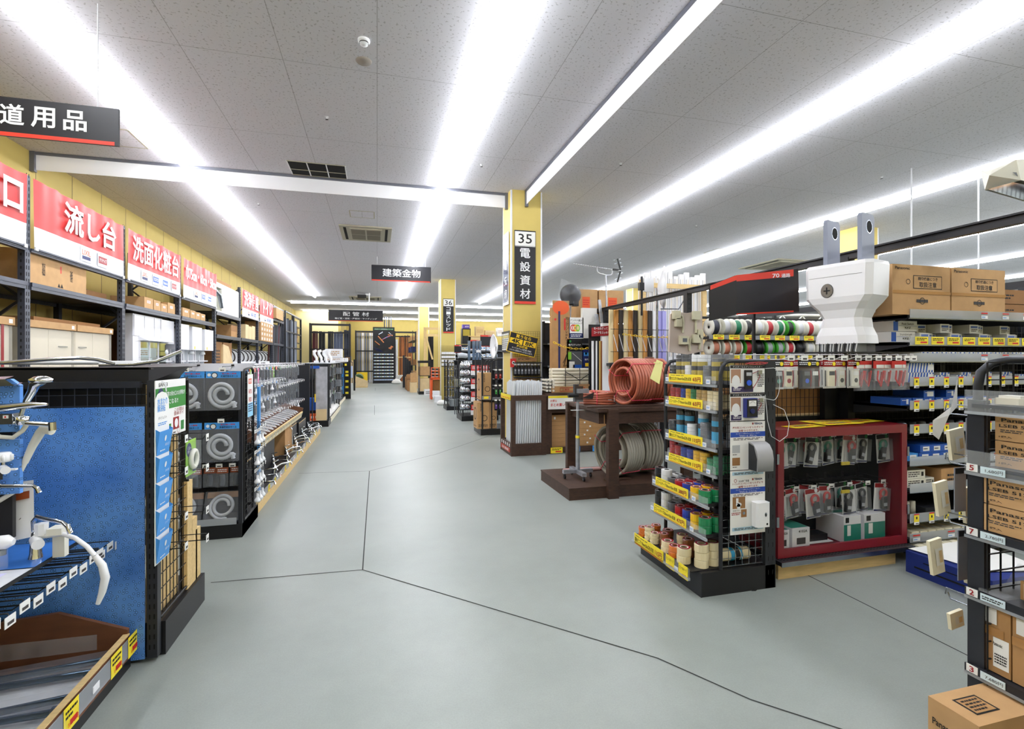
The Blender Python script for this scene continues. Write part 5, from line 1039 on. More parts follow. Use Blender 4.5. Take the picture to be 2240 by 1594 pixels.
U6 = base_unit('tall dark rack left of the wooden frame far down the aisle', 1.75, 26.6, 2.15, 31, 3.0, mesh=False, shelves=(.6, 1.2, 1.9, 2.5))
for i in range(8): carton(1.9, 27.2 + i * .45, [.6, 1.2, 1.9, 2.5][i % 4], .25, .38, .3, f'carton in the tall dark rack far down the aisle, {nth(i)} from the near end', ['carton', 'carton_d', 'navy', 'carton_b'][i % 4], tape=None, group='cartons in the tall dark rack')
for i in range(5): MB().box(0, 0, 0, .1, .06, 1.7 - .1 * i, 'dark_metal').build('dark_panel', None, (1.3 + .12 * i, 27.0 + i * .3, .02), f'dark upright panel beside the brown poles, {nth(i)} from the left', 'panel', 'dark upright panels')
for i in range(6): carton(1.55 + .12 * (i % 2), 24.4 + .42 * i, .0, .34, .38, .5 + .12 * (i % 3), f'brown carton on the floor along the far right of the aisle, {nth(i)} one back', 'carton_d', tape=None, group='cartons along the far aisle')
# wooden display frame
t = thing('wooden_stand', 'pale timber display frame with a diagonal brace behind the pillar 36', 'frame', (2.3, 26, 0))
for x in (0, .75): MB().box(x, 0, 0, x + .1, .06, 3.15, 'pine').box(x + .12, .5, 0, x + .2, .56, 3.1, 'pine').build('post', t)
for z in (3.02, 2.68): MB().box(0, -.03, z, .86, .0, z + .12, 'pine').build('rail', t)
MB().bar((.1, .03, 2.75), (.45, .03, 1.5), .08, 'pine').build('brace', t)
for i in range(4): MB().box(0, 0, 0, .08, .04, 3.0, 'white' if i % 2 else 'pine').build('timber_post', None, (1.95 + .08 * i if i < 2 else 3.1 + .06 * i, 26.2, .02), f'tall pale post beside the timber frame, {nth(i)} from the left', 'post', 'pale posts by the timber frame')
for i in range(4): MB().cyl((0, 0, 0), (0, .05, 2.7), .04, 'black_metal', 8).build('pipe', None, (2.66 + .07 * i, 27.0, .02), f'dark pipe standing behind the timber frame, {nth(i)} from the left', 'pipe', 'dark pipes behind the timber frame')
# mesh and small goods on pillar 36
t = thing('pillar_rack', 'black wire mesh with white packets low on the pillar 36', 'display rack', (2.3, 18.75, 0))
MB().grid((.27, -.02, 1.65), '-y', .55, .72, .05, .05, .004, 'wire_black').build('wire_mesh', t)
for z in (1.78, 1.64, 1.5, 1.36): b = MB().box(0, -.06, z - .12, .5, -.03, z - .1, 'black_metal'); [b.rect((.04 + .065 * i, -.05, z - .045), '-y', .055, .09, 'white', .01) for i in range(8)]; b.build('packet_row', t)
# aisle number signs on posts
def numsign(label, x, y, z, w_, h, n):
    t = thing('aisle_sign', label, 'sign', (x, y, z)); MB().box(-w_ / 2, -.02, 0, w_ / 2, .02, h, 'sign_black').rect((0, -.02, h * .92), '-y', w_, h * .14, 'sign_red', .001).rect((0, -.02, h * .02), '-y', w_, h * .03, 'sign_red', .001).text(n, (w_ * .3, -.02, h * .92), '-y', w_ * .3, h * .09, 'white', .01, .003).build('board', t); MB().cyl((0, .03, h * .5), (0, .03, -z + .0), .012, 'black_metal', 8).build('pole', t)
numsign('small black and red aisle sign low beside pillar 36', 2.65, 17, 1.73, .24, .26, '74 通路'); numsign('black and red aisle sign partly hidden behind the blue grey rolls', 3.05, 16.0, 1.84, .3, .29, '73 通路'); numsign('larger black and red aisle sign left of the satellite dish', 3.4, 15.9, 1.92, .38, .37, '72 通路')
# dense hardware shelves in the back rows
def far_row(label, x0, x1, y, z1, nz, seed, cols, zs0=.2):
    """gondola row running to the right, with small boxes on shelves as separate objects"""
    t = thing('display_gondola', label, 'display shelf', (x0, y, 0)); L = x1 - x0; rn = random.Random(seed)
    MB().box(0, 0, 0, L, .5, .15, 'black_metal').build('plinth', t); MB().box(0, .26, .15, L, .28, z1, 'dark_metal').build('back_panel', t)
    for k in range(nz): z = zs0 + (z1 - zs0) * k / nz; MB().box(0, 0, z, L, .26, z + .02, 'black_metal').rect((L / 2, 0, z + .01), '-y', L, .03, 'price_clear', .003).build('shelf', t)
    for x in (0, L / 3, L * 2 / 3, L - .04): MB().box(x, .24, 0, x + .04, .3, z1 + .03, 'black_metal').build('post', t)
    return t
def goods(prefix, x0, x1, y, z, n, h, cols, grp, seed=1, d=.2, face='-y'):
    rn = random.Random(seed); w_ = (x1 - x0) / n
    for i in range(n):
        c, cm = cols[i % len(cols)]; hh = h * rn.uniform(.7, 1.0)
        b = MB().box(-w_ * .46, 0, 0, w_ * .46, d, hh, cm).rect((0, 0, hh * .6), '-y', w_ * .6, hh * .35, 'paper' if cm not in ('white', 'paper') else 'sky', .001).scrib((0, 0, hh * .6), '-y', w_ * .5, hh * .25, 'ink', 2, .002, i)
        b.build('boxed_part', None, (x0 + w_ * (i + .5), y, z), f'{c} box {prefix}, {nth(i)} from left', 'box', grp)
for r_, (y, x0, z1) in enumerate(((10.9, 2.98, 1.46), (13.2, 3.0, 1.47), (15.9, 3.0, 1.48))):
    far_row(f'dark shelf row behind the big pillar, {nth(r_)} row back', x0, 9.0, y, z1, 5, r_, None)
far_row('dark shelf row with white packets beyond the dish', 3.0, 9.5, 19.8, 2.1, 7, 5, None)
for k in range(3): goods(f'beyond the dish, {["lower", "middle", "upper"][k]} tier', 3.0, 4.7, 19.78, 1.33 + .27 * k, 14, .16, [('white', 'white'), ('pale blue', cc(190, 205, 230)), ('white', 'white')], 'white boxes beyond the dish', k)
t = thing('machine_box', 'black machine with a purple label on top of the far row', 'machine', (3.45, 19.9, 2.12))
MB().box(-.17, 0, 0, .17, .35, .62, 'black_metal').rect((0, 0, .45), '-y', .28, .25, 'brand_gold' if 'brand_gold' in MT else 'hose_dark', .002).build('case', t); MB().box(-.14, .05, .62, .14, .3, .78, cc(96, 70, 170)).text('60W', (.03, .05, .7), '-y', .16, .06, 'white', .01).build('box_top', t)
MB().box(0, 0, 0, .9, .4, .26, 'plywood').box(-.03, -.03, .26, .93, .42, .3, 'pine').build('wooden_shelf_box', None, (3.55, 19.9, 2.15), 'pale wooden shelf board and box above the far row left of the dish', 'shelf')
for i, (x, w_, h, m, l) in enumerate(((4.0, .34, .38, 'pine', 'pale upright timber pieces bundled on the wooden shelf'), (4.42, .4, .22, 'plywood', 'low pale box on the wooden shelf behind the dish'), (4.84, .24, .34, 'white', 'white box at the right on the wooden shelf'))): MB().box(-w_ / 2, 0, 0, w_ / 2, .3, h, m).scrib((0, 0, h / 2), '-y', w_ * .8, h * .4, 'carton', 3).build(['timber_bundle', 'cardboard_box', 'cardboard_box'][i], None, (x, 19.9, 2.45), l, ['timber', 'box', 'box'][i])
# ================================================================ row by the big pillar: pipe bin, counter, antennas, mouldings
def dbox(b, x0, y0, z0, x1, y1, z1): return b.box(x0, y0, z0, x1, y1, z1, 'brown_wood')
t = thing('pipe_bin', 'dark stained wooden bin full of white pipes beside the aisle', 'bin', (2.0, 7.5, 0))
for x, y in ((0, 0), (.5, 0), (0, .66), (.5, .66)): dbox(MB(), x, y, 0, x + .07, y + .05, .94).build('post', t)
for z0, z1 in ((0, .19), (.86, .94)):
    b = MB(); dbox(b, .07, .005, z0, .5, .04, z1); dbox(b, .07, .67, z0, .5, .7, z1); dbox(b, .005, .05, z0, .04, .66, z1); dbox(b, .53, .05, z0, .565, .66, z1); b.build('rail', t)
b = MB(); dbox(b, .03, .03, .03, .54, .68, .06); b.build('bottom', t)
b = MB().box(-.012, .02, .87, -.004, .62, .95, 'tag_yellow')
for i in range(5): b.rect((-.012, .1 + i * .11, .91), '-x', .08, .05, 'tag_yellow', .001).rect((-.012, .1 + i * .11, .895), '-x', .05, .02, 'tag_red', .002)
b.build('price_strip', t)
b = MB().box(-.01, .06, .05, -.003, .64, .12, cc(170, 60, 40)).text('塩ビ電線管', (-.01, .34, .085), '-x', .4, .04, 'white', .01)
for i in range(5): b.rect((-.006, .1 + .12 * i, .16), '-x', .05, .05, 'paper', .001)
b.build('price_strip', t)
k = 0
for i in range(13):
    for j in range(9):
        lean = .0 if i > 10 else .0; x = 2.09 + .035 * i; y = 7.58 + .062 * j; h = 1.06 + .04 * RND.random()
        b = MB(); b.cyl((0, 0, 0), (.05 * (1 if j < 2 else .3) * (1 - i / 14), 0, h), .0155, 'pipe_white', 8) if 'pipe_white' in MT else (mat('pipe_white', (222, 226, 230), .35), b.cyl((0, 0, 0), (.0, 0, h), .0155, 'pipe_white', 8))
        b.build('white_pipe', None, (x - (.04 * (1 if j < 2 else .3) * (1 - i / 14)), y, .065), f'white pipe in the wooden bin, {nth(j)} row back, {nth(i)} from the left', 'pipe', 'white pipes in the wooden bin')
ct = thing('wooden_counter', 'dark stained counter with cartons stacked beneath and a sale banner', 'counter', (2.58, 7.55, 0))
for x in (0, 1.12): b = MB(); dbox(b, x, 0, 0, x + .1, .08, .92); dbox(b, x, .62, 0, x + .1, .7, .92); b.build('post', ct)
b = MB(); dbox(b, -.01, -.02, .92, 2.2, .74, .96); b.build('top', ct)
b = MB(); dbox(b, .1, .02, .02, 1.12, .05, .1); dbox(b, .1, .02, .65, 1.12, .05, .9); dbox(b, 1.22, .02, .0, 2.2, .05, .12); b.build('rail', ct)
b = MB(); dbox(b, .1, .1, .01, 2.2, .7, .03); b.build('bottom', ct)
t = thing('sale_banner', 'white banner with red lettering and a yellow edge along the wooden counter', 'banner', (2.61, 7.53, .71))
MB().box(0, -.008, 0, 1.1, 0, .215, 'paper').rect((.55, -.008, .195), '-y', 1.1, .035, 'tag_yellow', .001).text('お得な', (.09, -.008, .135), '-y', .11, .04, 'red', .015).text('まとめ買い', (.16, -.008, .07), '-y', .24, .05, 'red', .018).text('コーナー', (.36, -.008, .07), '-y', .14, .035, 'ink').text('モール', (.62, -.008, .14), '-y', .14, .035, 'ink').text('バラで買うより', (.86, -.008, .14), '-y', .22, .04, 'sky', .015).text('お得', (.86, -.008, .07), '-y', .16, .05, 'red', .02).build('sheet', t)
for i in range(8): carton(3.19, 7.94, .035 + i * .0665, .98, .56, .064 if i < 7 else .1, f'long flat carton under the wooden counter, {nth(i)} from the bottom', 'carton_b', prints=[('-y', '#', .07 if i == 7 else .6 + .05 * (i % 3), .5, .03, .4, 'paper')], tape=None, tm='carton', group='long flat cartons under the counter')
for i, (x, m) in enumerate(((2.75, 'tag_yellow'), (2.96, 'paper'), (3.1, 'sky'), (3.42, 'sky'), (3.5, 'tag_yellow'))): b = MB(); tagm(b, (0, 0, 0), '-y', .2 if i in (0, 4) else .1, .09, m, seed=i); b.box(-.05, .0, -.045, .05, .01, .045, m).build('price_card', None, (x, 7.52, .06), f'{["large yellow", "white", "blue", "small blue", "right yellow"][i]} price card at the foot of the wooden counter', 'price card')
# bagged white tubes and carton bar on the counter
mat('tube_cream', (224, 216, 196), .35)
for i in range(6):
    for j in range(3): MB().cyl((-.5, 0, 0), (.55, 0, 0), .026, 'tube_cream', 10).build('moulding_tube', None, (3.24, 7.72 + .06 * j, 1.075 + .051 * i), f'cream bagged moulding tube on the counter, {nth(i)} layer up, {nth(j)} back', 'tube', 'cream moulding tubes on the counter')
t = thing('wire_basket', 'black wire basket holding the cream moulding tubes', 'basket', (3.3, 7.66, 1.06))
for x in (-.35, -.1, .35, .55): MB().box(x, 0, 0, x + .008, .01, .3, 'wire_black').build('wire', t)
b = MB()
for z in (.02, .1, .18): b.box(-.38, -.004, z, .6, .004, z + .007, 'wire_black')
b.bar((-.35, -.01, .24), (-.1, -.01, .1), .01, 'wire_black').bar((-.1, -.01, .1), (.3, -.01, .35), .01, 'wire_black').bar((.0, -.01, -.05), (.3, -.01, .15), .014, 'wire_white').build('brace', t)
carton(3.3, 7.82, .963, 1.2, .4, .095, 'long carton with a red hexagon print lying on the wooden counter', 'carton_b', prints=[('-y', '#', .3, .5, .36, .7, 'deep_red'), ('-y', '#', .3, .5, .35, .5, 'carton_b'), ('-y', '工事用', .2, .5, .1, .35, 'deep_red')], tape=None, tm='carton')
for i in range(12): MB().cyl((0, 0, 0), (.02, .35, 0), .026, 'clear_bag', 8).cyl((0, .01, 0), (.02, .3, 0), .018, 'tube_cream', 8).build('bagged_tube', None, (2.62 + .055 * (i % 3), 7.6, 1.0 + .055 * (i // 3)), f'end of a clear bagged tube left of the wire basket, {nth(i % 3)} across, {nth(i // 3)} up', 'tube', 'clear bagged tube ends')
# antenna shelf behind the counter
sh = far_row('dark shelf bay behind the wooden counter holding antenna boxes', 2.85, 8.5, 8.25, 2.15, 5, 3, None)
t = thing('antenna_carton', 'tall narrow brown carton with orange top leaning beside the big pillar', 'box', (3.02, 8.05, 1.32))
MB().box(-.16, 0, 0, .16, .12, 1.06, 'carton_b').disc((0, 0, 1.06), '-y', .15, 'orange', .002, 24, None, .12).rect((0, -.0, 1.12), '-y', .3, .12, 'carton_b', .0005).rect((-.03, 0, .5), '-y', .035, 1.0, 'navy', .003).rect((.07, 0, .78), '-y', .03, .2, 'red', .003).text('地\n上\nデ\nジ\nU\nH\nF\nア\nン\nテ\nナ', (.11, 0, .6), '-y', .05, .62, 'ink', .012, .003).disc((-.1, 0, .86), '-y', .02, 'red', .002).tube([(.04, -.004, .12), (.12, -.004, .3), (.05, -.004, .06), (.14, -.004, .1)], .006, 'ink', 5).build('carton', t)
cols_ = [(3.3, .8, .27, .36, 'paper', 'white poster with a rainbow oval above the antenna boxes'), (3.27, 1.65, .28, .2, 'ink', 'black antenna box with a green leaf mark'), (3.27, 1.33, .28, .31, 'hose_dark', 'antenna box with a roof photo and blue base'), (3.56, 1.33, .26, .34, 'navy', 'navy antenna box with yellow panels'), (3.55, 1.87, .27, .52, 'white_sack', 'white bagged antenna hanging above the dark boxes')]
for i, (x, z, w_, h, m, l) in enumerate(cols_):
    z = 1.86 if i == 0 else z; b = MB().box(-w_ / 2, 0, 0, w_ / 2, .08, h, m)
    if i == 0: b.text('アンテナ選び', (0, 0, h - .05), '-y', .22, .035, 'ink', .012).text('かんたんマップ', (0, 0, h - .1), '-y', .22, .03, 'ink', .01); [b.disc((-.06 + .03 * q, 0, .18), '-y', .05 - .004 * q, ['red', 'orange', 'yellow', cc(140, 200, 60)][q], .001 + .0005 * q, 20, .035 - .004 * q, .06) for q in range(4)]; b.rect((0, 0, .05), '-y', .25, .08, 'navy', .001).scrib((0, 0, .05), '-y', .2, .05, 'white', 2, .002)
    if i in (1, 3): b.text('地デジアンテナ', (0, 0, h * .5), '-y', w_ * .8, .035, 'white', .012).disc((-.08, 0, h * .8), '-y', .02, 'green', .001)
    if i == 2: b.rect((-.09, 0, h * .75), '-y', .06, .13, cc(140, 200, 60), .001).rect((.05, 0, .04), '-y', .16, .08, 'blue', .001).rect((-.05, 0, .07), '-y', .1, .13, 'paper', .001).bar((-.04, -.002, .28), (.13, -.002, .14), .006, 'white')
    if i == 3: b.rect((-.03, 0, .08), '-y', .13, .06, 'yellow', .001).rect((.08, 0, .07), '-y', .08, .14, 'paper', .001).rect((0, 0, .26), '-y', .24, .06, 'sky', .001)
    b.build('antenna_box' if 0 < i < 4 else ('poster' if i == 0 else 'bagged_antenna'), None, (x, 8.05, z), l, 'poster' if i == 0 else 'antenna box')
for i in range(7): MB().cyl((0, 0, 0), (-.09 - .01 * i, .05, .95 + .25 * (i > 3)), .014, 'galv', 8).build('antenna_pole', None, (3.72 + .025 * i, 7.95, 1.33), f'galvanised antenna pole leaning by the chain, {nth(i)} from the left', 'pole', 'galvanised antenna poles')
def chain(label, pts, name='plastic_chain'):
    b = MB(); P_ = [Vector(p) for p in pts]; fine = []
    for p, q in zip(P_, P_[1:]):
        n = max(1, int((q - p).length / .045)); fine += [(p + (q - p) * i / n, (q - p).normalized()) for i in range(n)]
    for i, (p, d) in enumerate(fine):
        u = Z.cross(d).normalized() if i % 2 else Z; u = (u - d * u.dot(d)).normalized(); b.tube([p + d * (.032 * math.cos(a)) + u * (.014 * math.sin(a)) for a in [2 * PI * k / 8 for k in range(8)]], .005, 'yellow', 5, closed=True)
    b.build(name, label=label, cat='chain')
chain('yellow plastic chain hanging across the antenna cartons', [(2.88, 7.97, 1.78), (3.0, 7.95, 1.72), (3.2, 7.93, 1.68), (3.4, 7.93, 1.68), (3.6, 7.95, 1.72), (3.78, 7.98, 1.76)])
chain('orange yellow chain across the wood strip bundles', [(3.82, 7.3, 1.9), (4.1, 7.28, 1.87), (4.4, 7.28, 1.86), (4.75, 7.3, 1.87)])
for i, (x0, w_, z, h, s_) in enumerate(((3.35, .4, 2.16, .58, .5), (3.78, .48, 2.16, .58, .5))): carton(x0 + w_ / 2 + .05, 8.45, z, w_, .35, h, ['large pale carton with an orange sheet, left one above the shelf', 'large pale carton with an orange sheet, right one above the shelf'][i], 'carton', prints=[('-y', '#', .45 + .1 * i, .6, .36, .34, 'orange'), ('-y', '~3', .45 + .1 * i, .6, .3, .2, 'tag_red')], tape=None)
t = thing('bagged_dish', 'black satellite dish wrapped in a clear bag next to the pillar', 'satellite dish', (3.22, 8.1, 2.62))
MB(Matrix.Rotation(R(-15), 4, 'Z')).lathe([(.001, .0), (.14, .03), (.18, .06), (.185, .05), (.14, .015), (.001, -.02)], (0, 0, 0), 'black_metal', 24, 'y').build('reflector', t)
MB().add([(-.19, -.04, .27), (.22, -.03, .1), (.12, -.04, -.17), (-.16, -.04, -.18), (-.24, -.03, -.05), (0, -.12, .03)], [(0, 5, 1), (1, 5, 2), (2, 5, 3), (3, 5, 4), (4, 5, 0)], 'clear_bag').build('clear_bag', t)
MB().cyl((0.02, .05, 0), (.02, .1, -.45), .02, 'galv').box(.05, -.02, -.2, .14, .08, -.12, 'black_metal').build('mount', t)
t = thing('uhf_antenna', 'UHF television antenna on a thin pole above the cartons', 'antenna', (3.85, 8.0, 2.16))
MB().cyl((0, 0, 0), (-.02, 0, .8), .014, 'galv', 8).build('mast', t); MB().tube([(-.19, 0, .93), (-.18, 0, .86), (-.15, 0, .83), (0, 0, .8), (.08, 0, .81), (.1, 0, .84), (.1, 0, .9)], .009, 'wire_white', 6).build('handle_bracket', t)
b = MB().cyl((-.62, 0, .97), (.26, -.02, .885), .008, 'wire_white', 6)
for i in range(17): b.cyl((-.6 + .043 * i, -.055, .968 - .0041 * i), (-.6 + .043 * i, .055, .968 - .0041 * i), .0035, 'steel', 4)
b.build('boom', t)
b = MB().bar((.26, 0, .9), (.2, 0, 1.1), .02, 'black_metal').bar((.26, 0, .9), (.2, 0, .69), .02, 'black_metal').bar((.1, -.03, .9), (.26, 0, .9), .03, 'black_metal')
for z, x in ((1.08, .2), (1.02, .22), (.95, .25), (.84, .25), (.75, .22)): b.cyl((x - .1, -.05, z - .025), (x + .08, .05, z + .025), .0035, 'steel', 4)
b.build('reflector', t)
# moulding display
t = thing('moulding_display', 'white moulding display stand with a crimson header and colour swatches', 'display stand', (3.33, 7.5, .97))
MB().box(0, .08, 0, .45, .1, 1.1, 'black_metal').box(.2, .0, .0, .45, .08, 1.12, 'white').build('panel', t)
MB().add([(0, -.02, .9), (.46, -.02, .93), (.46, -.02, 1.1), (0, -.02, 1.04)], [(0, 1, 2, 3)], 'deep_red').text('モールを使って', (.16, -.022, 1.03), '-y', .24, .045, 'white', .012).text('コードをスッキリ収納！', (.22, -.022, .965), '-y', .36, .045, 'white', .012).build('header', t)
b = MB()
for i, c in enumerate(('blue', 'deep_red', 'green', 'green', 'yellow', 'orange', 'navy')): b.rect((.42, 0, .85 - .11 * i), '-y', .035, .1, c, .003).rect((.35, 0, .85 - .11 * i), '-y', .05, .05, 'hose_grey' if i % 2 else 'ink_soft', .003)
b.build('swatches', t)
for i, c in enumerate(('white', 'black_metal', 'white', 'black_metal', 'tape_tan', 'tape_brown')): MB().box(-.014, -.01, 0, .014, .02, .8, c).build('moulding', None, (3.37 + .03 * i, 7.52, 1.0), f'{["white", "black", "white", "black", "tan", "brown"][i]} moulding sample upright in the display, {nth(i)} from the left', 'moulding', 'moulding samples')
# bundles of strips
mat('strip_pale', (232, 214, 168), .55); mat('strip_lilac', (168, 166, 226), .5); mat('strip_wood', (198, 140, 66), .55); mat('strip_dark', (46, 36, 32), .5)
sc_ = ['strip_pale', 'strip_wood', 'strip_dark', 'strip_pale', 'strip_wood', 'strip_dark', 'strip_pale', 'strip_wood', 'strip_dark', 'white', 'strip_lilac', 'strip_lilac']; k = 0
nmz = {'strip_pale': 'pale', 'strip_wood': 'honey brown', 'strip_dark': 'dark brown', 'white': 'white', 'strip_lilac': 'lilac'}
for i, c in enumerate(sc_):
    for j in range(5): MB().box(-.008, 0, 0, .008, .03, .86 - .01 * (j % 2)).build if False else MB().box(-.0078, 0, 0, .0078, .03, .86 - .012 * (j % 2), c).build('strip', None, (3.62 + .088 * i + .017 * j, 7.42 + .006 * j, 1.45), f'{nmz[c]} strip in the rack, {nth(k)} from the left', 'strip', 'upright strips in the rack', rot=(R(-2), R(1.2), 0)); k += 1
t = thing('strip_rack', 'white wire rack dividing the upright coloured strips', 'rack', (3.6, 7.36, 1.2))
MB().box(0, .16, -.237, 1.1, .3, .24, 'dark_metal').box(0, .0, .2, 1.1, .16, .24, 'dark_metal').build('base', t); b = MB()
for z in (.78, .42): b.box(0, -.02, z, 1.1, -.012, z + .008, 'wire_black')
b.build('rail', t)
for i in range(11): b = MB().bar((.04 + .1 * i, -.03, .7), (.12 + .1 * i, -.03, .43), .009, 'wire_white').bar((.04 + .1 * i, -.03, .7), (.08 + .1 * i, .02, .8), .005, 'wire_black').build('divider', t)
MB().box(4.82, 7.38, 0, 8.0, 7.9, 1.19, 'black_metal').build('display_gondola', label='dark shelf base under the coloured strips, behind the hose table', cat='display shelf')
for i, (x, c) in enumerate([(4.42 + .115 * q, 'galv' if q % 2 else 'white') for q in range(12)]): MB().box(-.042, 0, -1.53, .042, .05, 1.45 + .04 * (i % 3), 'white').rect((-.02, 0, .7), '-y', .008, 1.4, 'hose_dark', .002).rect((.02, 0, .7), '-y', .006, 1.4, 'tape_tan', .002).build('moulding_bundle', None, (x + .1, 8.0, 1.55), f'tall bundle of white mouldings in the timber frame, {nth(i)} from the left', 'moulding', 'tall white moulding bundles')
t = thing('timber_rack', 'pale timber frame around the tall white mouldings', 'rack', (4.45, 7.9, 1.2))
MB().box(0, 0, 0, .1, .06, 1.7, 'pine').build('post', t); MB().box(1.25, 0, 0, 1.33, .06, 1.55, 'pine').build('post', t); MB().box(-.06, -.04, 1.56, 1.4, .0, 1.64, 'pine').build('rail', t)
dish('large white satellite dish seen edge-on in front of the tall mouldings', 4.25, 7.0, 2.62, .33, 64, 0, True); t = thing('flat_antenna', 'small white square antenna on a black pole left of the edge-on dish', 'antenna', (4.1, 7.2, 2.2))
MB().box(-.0, -.03, .38, .17, .03, .6, 'white_gloss').build('panel', t); MB().cyl((-.03, 0, 0), (-.03, 0, .62), .018, 'black_metal', 8).box(-.08, -.03, .4, .0, .03, .52, 'black_metal').build('mast', t)
# ================================================================ overhead bars
t = thing('overhead_rail', 'black overhead bar running diagonally across the right half of the picture', 'rail', (3.8, 1.0, 2.33))
MB().box(-.03, 0, 0, .03, 9.1, .065, 'black_metal').box(-.05, 0, .05, .05, 9.1, .062, 'black_metal').build('bar', t)
for y in (6.9, 4.54, 2.3): b = MB().box(-.035, y, -2.33, .035, y + .08, .02, 'black_metal'); slots(b, -.0, y, -1, 0, '-y', pitch=.06); b.build('post', t)
t = thing('overhead_rail', 'second black overhead bar lower and further back at the right', 'rail', (8.2, 5.0, 2.43)); MB().box(-.03, -4, 0, .03, 5, .1, 'black_metal').build('bar', t)
for y in (-3, 3.9): MB().box(-.03, y, -2.43, .03, y + .06, 0, 'black_metal').build('post', t)
for i, (x, z) in enumerate(((8.1, 2.9), (9.55, 2.95))): MB().cyl((0, 0, 0), (0, 0, 4.5 - z), .011, 'wire_white', 8).build('hanging_rod', None, (x, 6.0, z), ['thin white rod hanging from the ceiling above the stacked cartons', 'thin white rod hanging from the ceiling further right'][i], 'rod')
t = thing('truss', 'white lattice truss behind the giant plug', 'truss', (9.0, 10.2, 2.3))
for z in (0, .28): MB().cyl((0, 0, z), (6, 0, z + .1), .03, 'white', 8).build('chord', t)
b = MB(); [b.cyl((.3 * i, 0, .0 if i % 2 else .28), (.3 * (i + 1), 0, .28 if i % 2 else .0), .015, 'white', 6) for i in range(20)]; b.build('lattice', t)
for x in (.1, 5.9): MB().cyl((x, 0, -2.3), (x, 0, 0), .03, 'white').build('leg', t)
# ================================================================ platform table with conduit hoses
pt = thing('platform_table', 'dark stained wooden platform with a raised table for hose coils', 'table', (1.97, 5.0, 0))
b = MB(); dbox(b, 0, 0, 0, 1.5, .95, .115); b.build('platform', pt); b = MB(); dbox(b, -.005, -.005, .115, 1.5, .95, .13); b.build('deck', pt)
for x, y in ((.43, -.06), (.3, .82), (1.4, .02), (1.4, .85)): b = MB(); dbox(b, x, y, 0, x + .12, y + .07, .96); b.build('leg', pt)
b = MB(); dbox(b, .43, -.005, .8, 1.5, .04, .93); dbox(b, .36, .04, .8, .42, .86, .93); dbox(b, .33, .85, .8, 1.5, .9, .93); b.build('apron', pt)
b = MB(); dbox(b, .32, -.03, .93, 1.55, .95, .97); b.build('table_top', pt)
mat('conduit_orange', (178, 100, 74), .34); mat('conduit_grey', (176, 172, 158), .38)
def hosecoil(label, x, y, z, R1, R0, Wd, n, m, axis, rz, tilt=0, rt=.02):
    t = thing('conduit_coil', label, 'hose coil', (x, y, z)); T = Matrix.Rotation(R(rz), 4, 'Z') @ Matrix.Rotation(R(tilt), 4, 'X') @ (Matrix.Rotation(PI / 2, 4, 'X') if axis == 'h' else Matrix())
    b = MB(T)
    for i in range(n):
        yy = -Wd / 2 + Wd * (i + .5) / n
        for r in ((R1 - rt, R0 + rt) if n > 3 else (R1 - rt, (R1 + R0) / 2, R0 + rt)): b.tube([(r * math.cos(a), yy + .006 * math.sin(a * 3 + i), r * math.sin(a)) for a in [2 * PI * k / 30 for k in range(30)]], rt, m, 7, closed=True)
    b.build('hose', t); ext = Wd / 2 + .006
    for q, a in enumerate((.5, 2.3, 4.0, 5.3)):
        c, s_ = math.cos(a), math.sin(a); P_ = [(R1 + .004, -ext), (R1 + .004, ext), (R0 - .004, ext), (R0 - .004, -ext)]
        MB(T).tube([(r * c, y_, r * s_) for r, y_ in P_], .005, cc(236, 70, 100), 4, closed=True).build('strap', t)
    c, s_ = math.cos(1.15), math.sin(1.15); fr = (Y, Vector((-s_, 0, c)), Vector((c, 0, s_)))
    frr = tuple((T.to_3x3() @ v) for v in fr); c0 = T @ Vector((c * (R1 + .006), 0, s_ * (R1 + .006)))
    MB().rect(c0, frr, Wd * .5, .16, 'paper', 0, .002).rect(c0, frr, Wd * .45, .07, 'orange', .001).scrib(c0, frr, Wd * .4, .12, 'tag_red', 5, .002).build('label', t); return t
hosecoil('upright coil of orange conduit with black lining on the table', 2.86, 5.3, 1.245, .27, .14, .27, 7, 'conduit_orange', 'v', 102, 0, .0175)
hosecoil('second orange conduit coil half hidden behind the first', 3.2, 5.42, 1.245, .27, .14, .25, 6, 'conduit_orange', 'v', 90, 0, .0175)
hosecoil('flat lying stack of orange conduit wrapped in film on the table', 2.56, 5.62, 1.04, .25, .12, .14, 5, 'conduit_orange', 'h', 20, 0, .014)
hosecoil('large upright coil of grey conduit on the platform, front one', 2.76, 5.42, .435, .3, .18, .26, 7, 'conduit_grey', 'v', 108, 0, .0178)
hosecoil('large upright coil of grey conduit on the platform, behind the front one', 3.12, 5.52, .435, .3, .18, .25, 6, 'conduit_grey', 'v', 94, 0, .0178)
MB().box(-.02, -.03, 0, .3, .03, .018, 'brown_wood').build('wedge', None, (2.5, 5.2, .132), 'dark wooden wedge beside the front grey coil', 'wedge')
MB().box(-.4, -.04, 0, .6, .04, .018, 'brown_wood').build('wedge', None, (2.6, 5.1, .972), 'dark wooden strip under the upright orange coil', 'wedge')
mat('pink_tube', (226, 180, 176), .4)
for i in range(2): MB().cyl((-.35, 0, 0), (.5, 0, 0), .016, 'pink_tube', 8).build('tube', None, (2.55, 5.78 - .05 * i, .148), f'pinkish tube lying on the platform behind the stand, {["rear", "front"][i]} one', 'tube')
t = thing('roller_stand', 'steel stand on castors holding a pipe clamp, on the platform', 'stand', (2.24, 5.42, .132))
b = MB().box(-.18, -.025, .06, .18, .025, .1, 'galv').box(-.025, -.2, .055, .025, .2, .095, 'galv').build('cross_base', t)
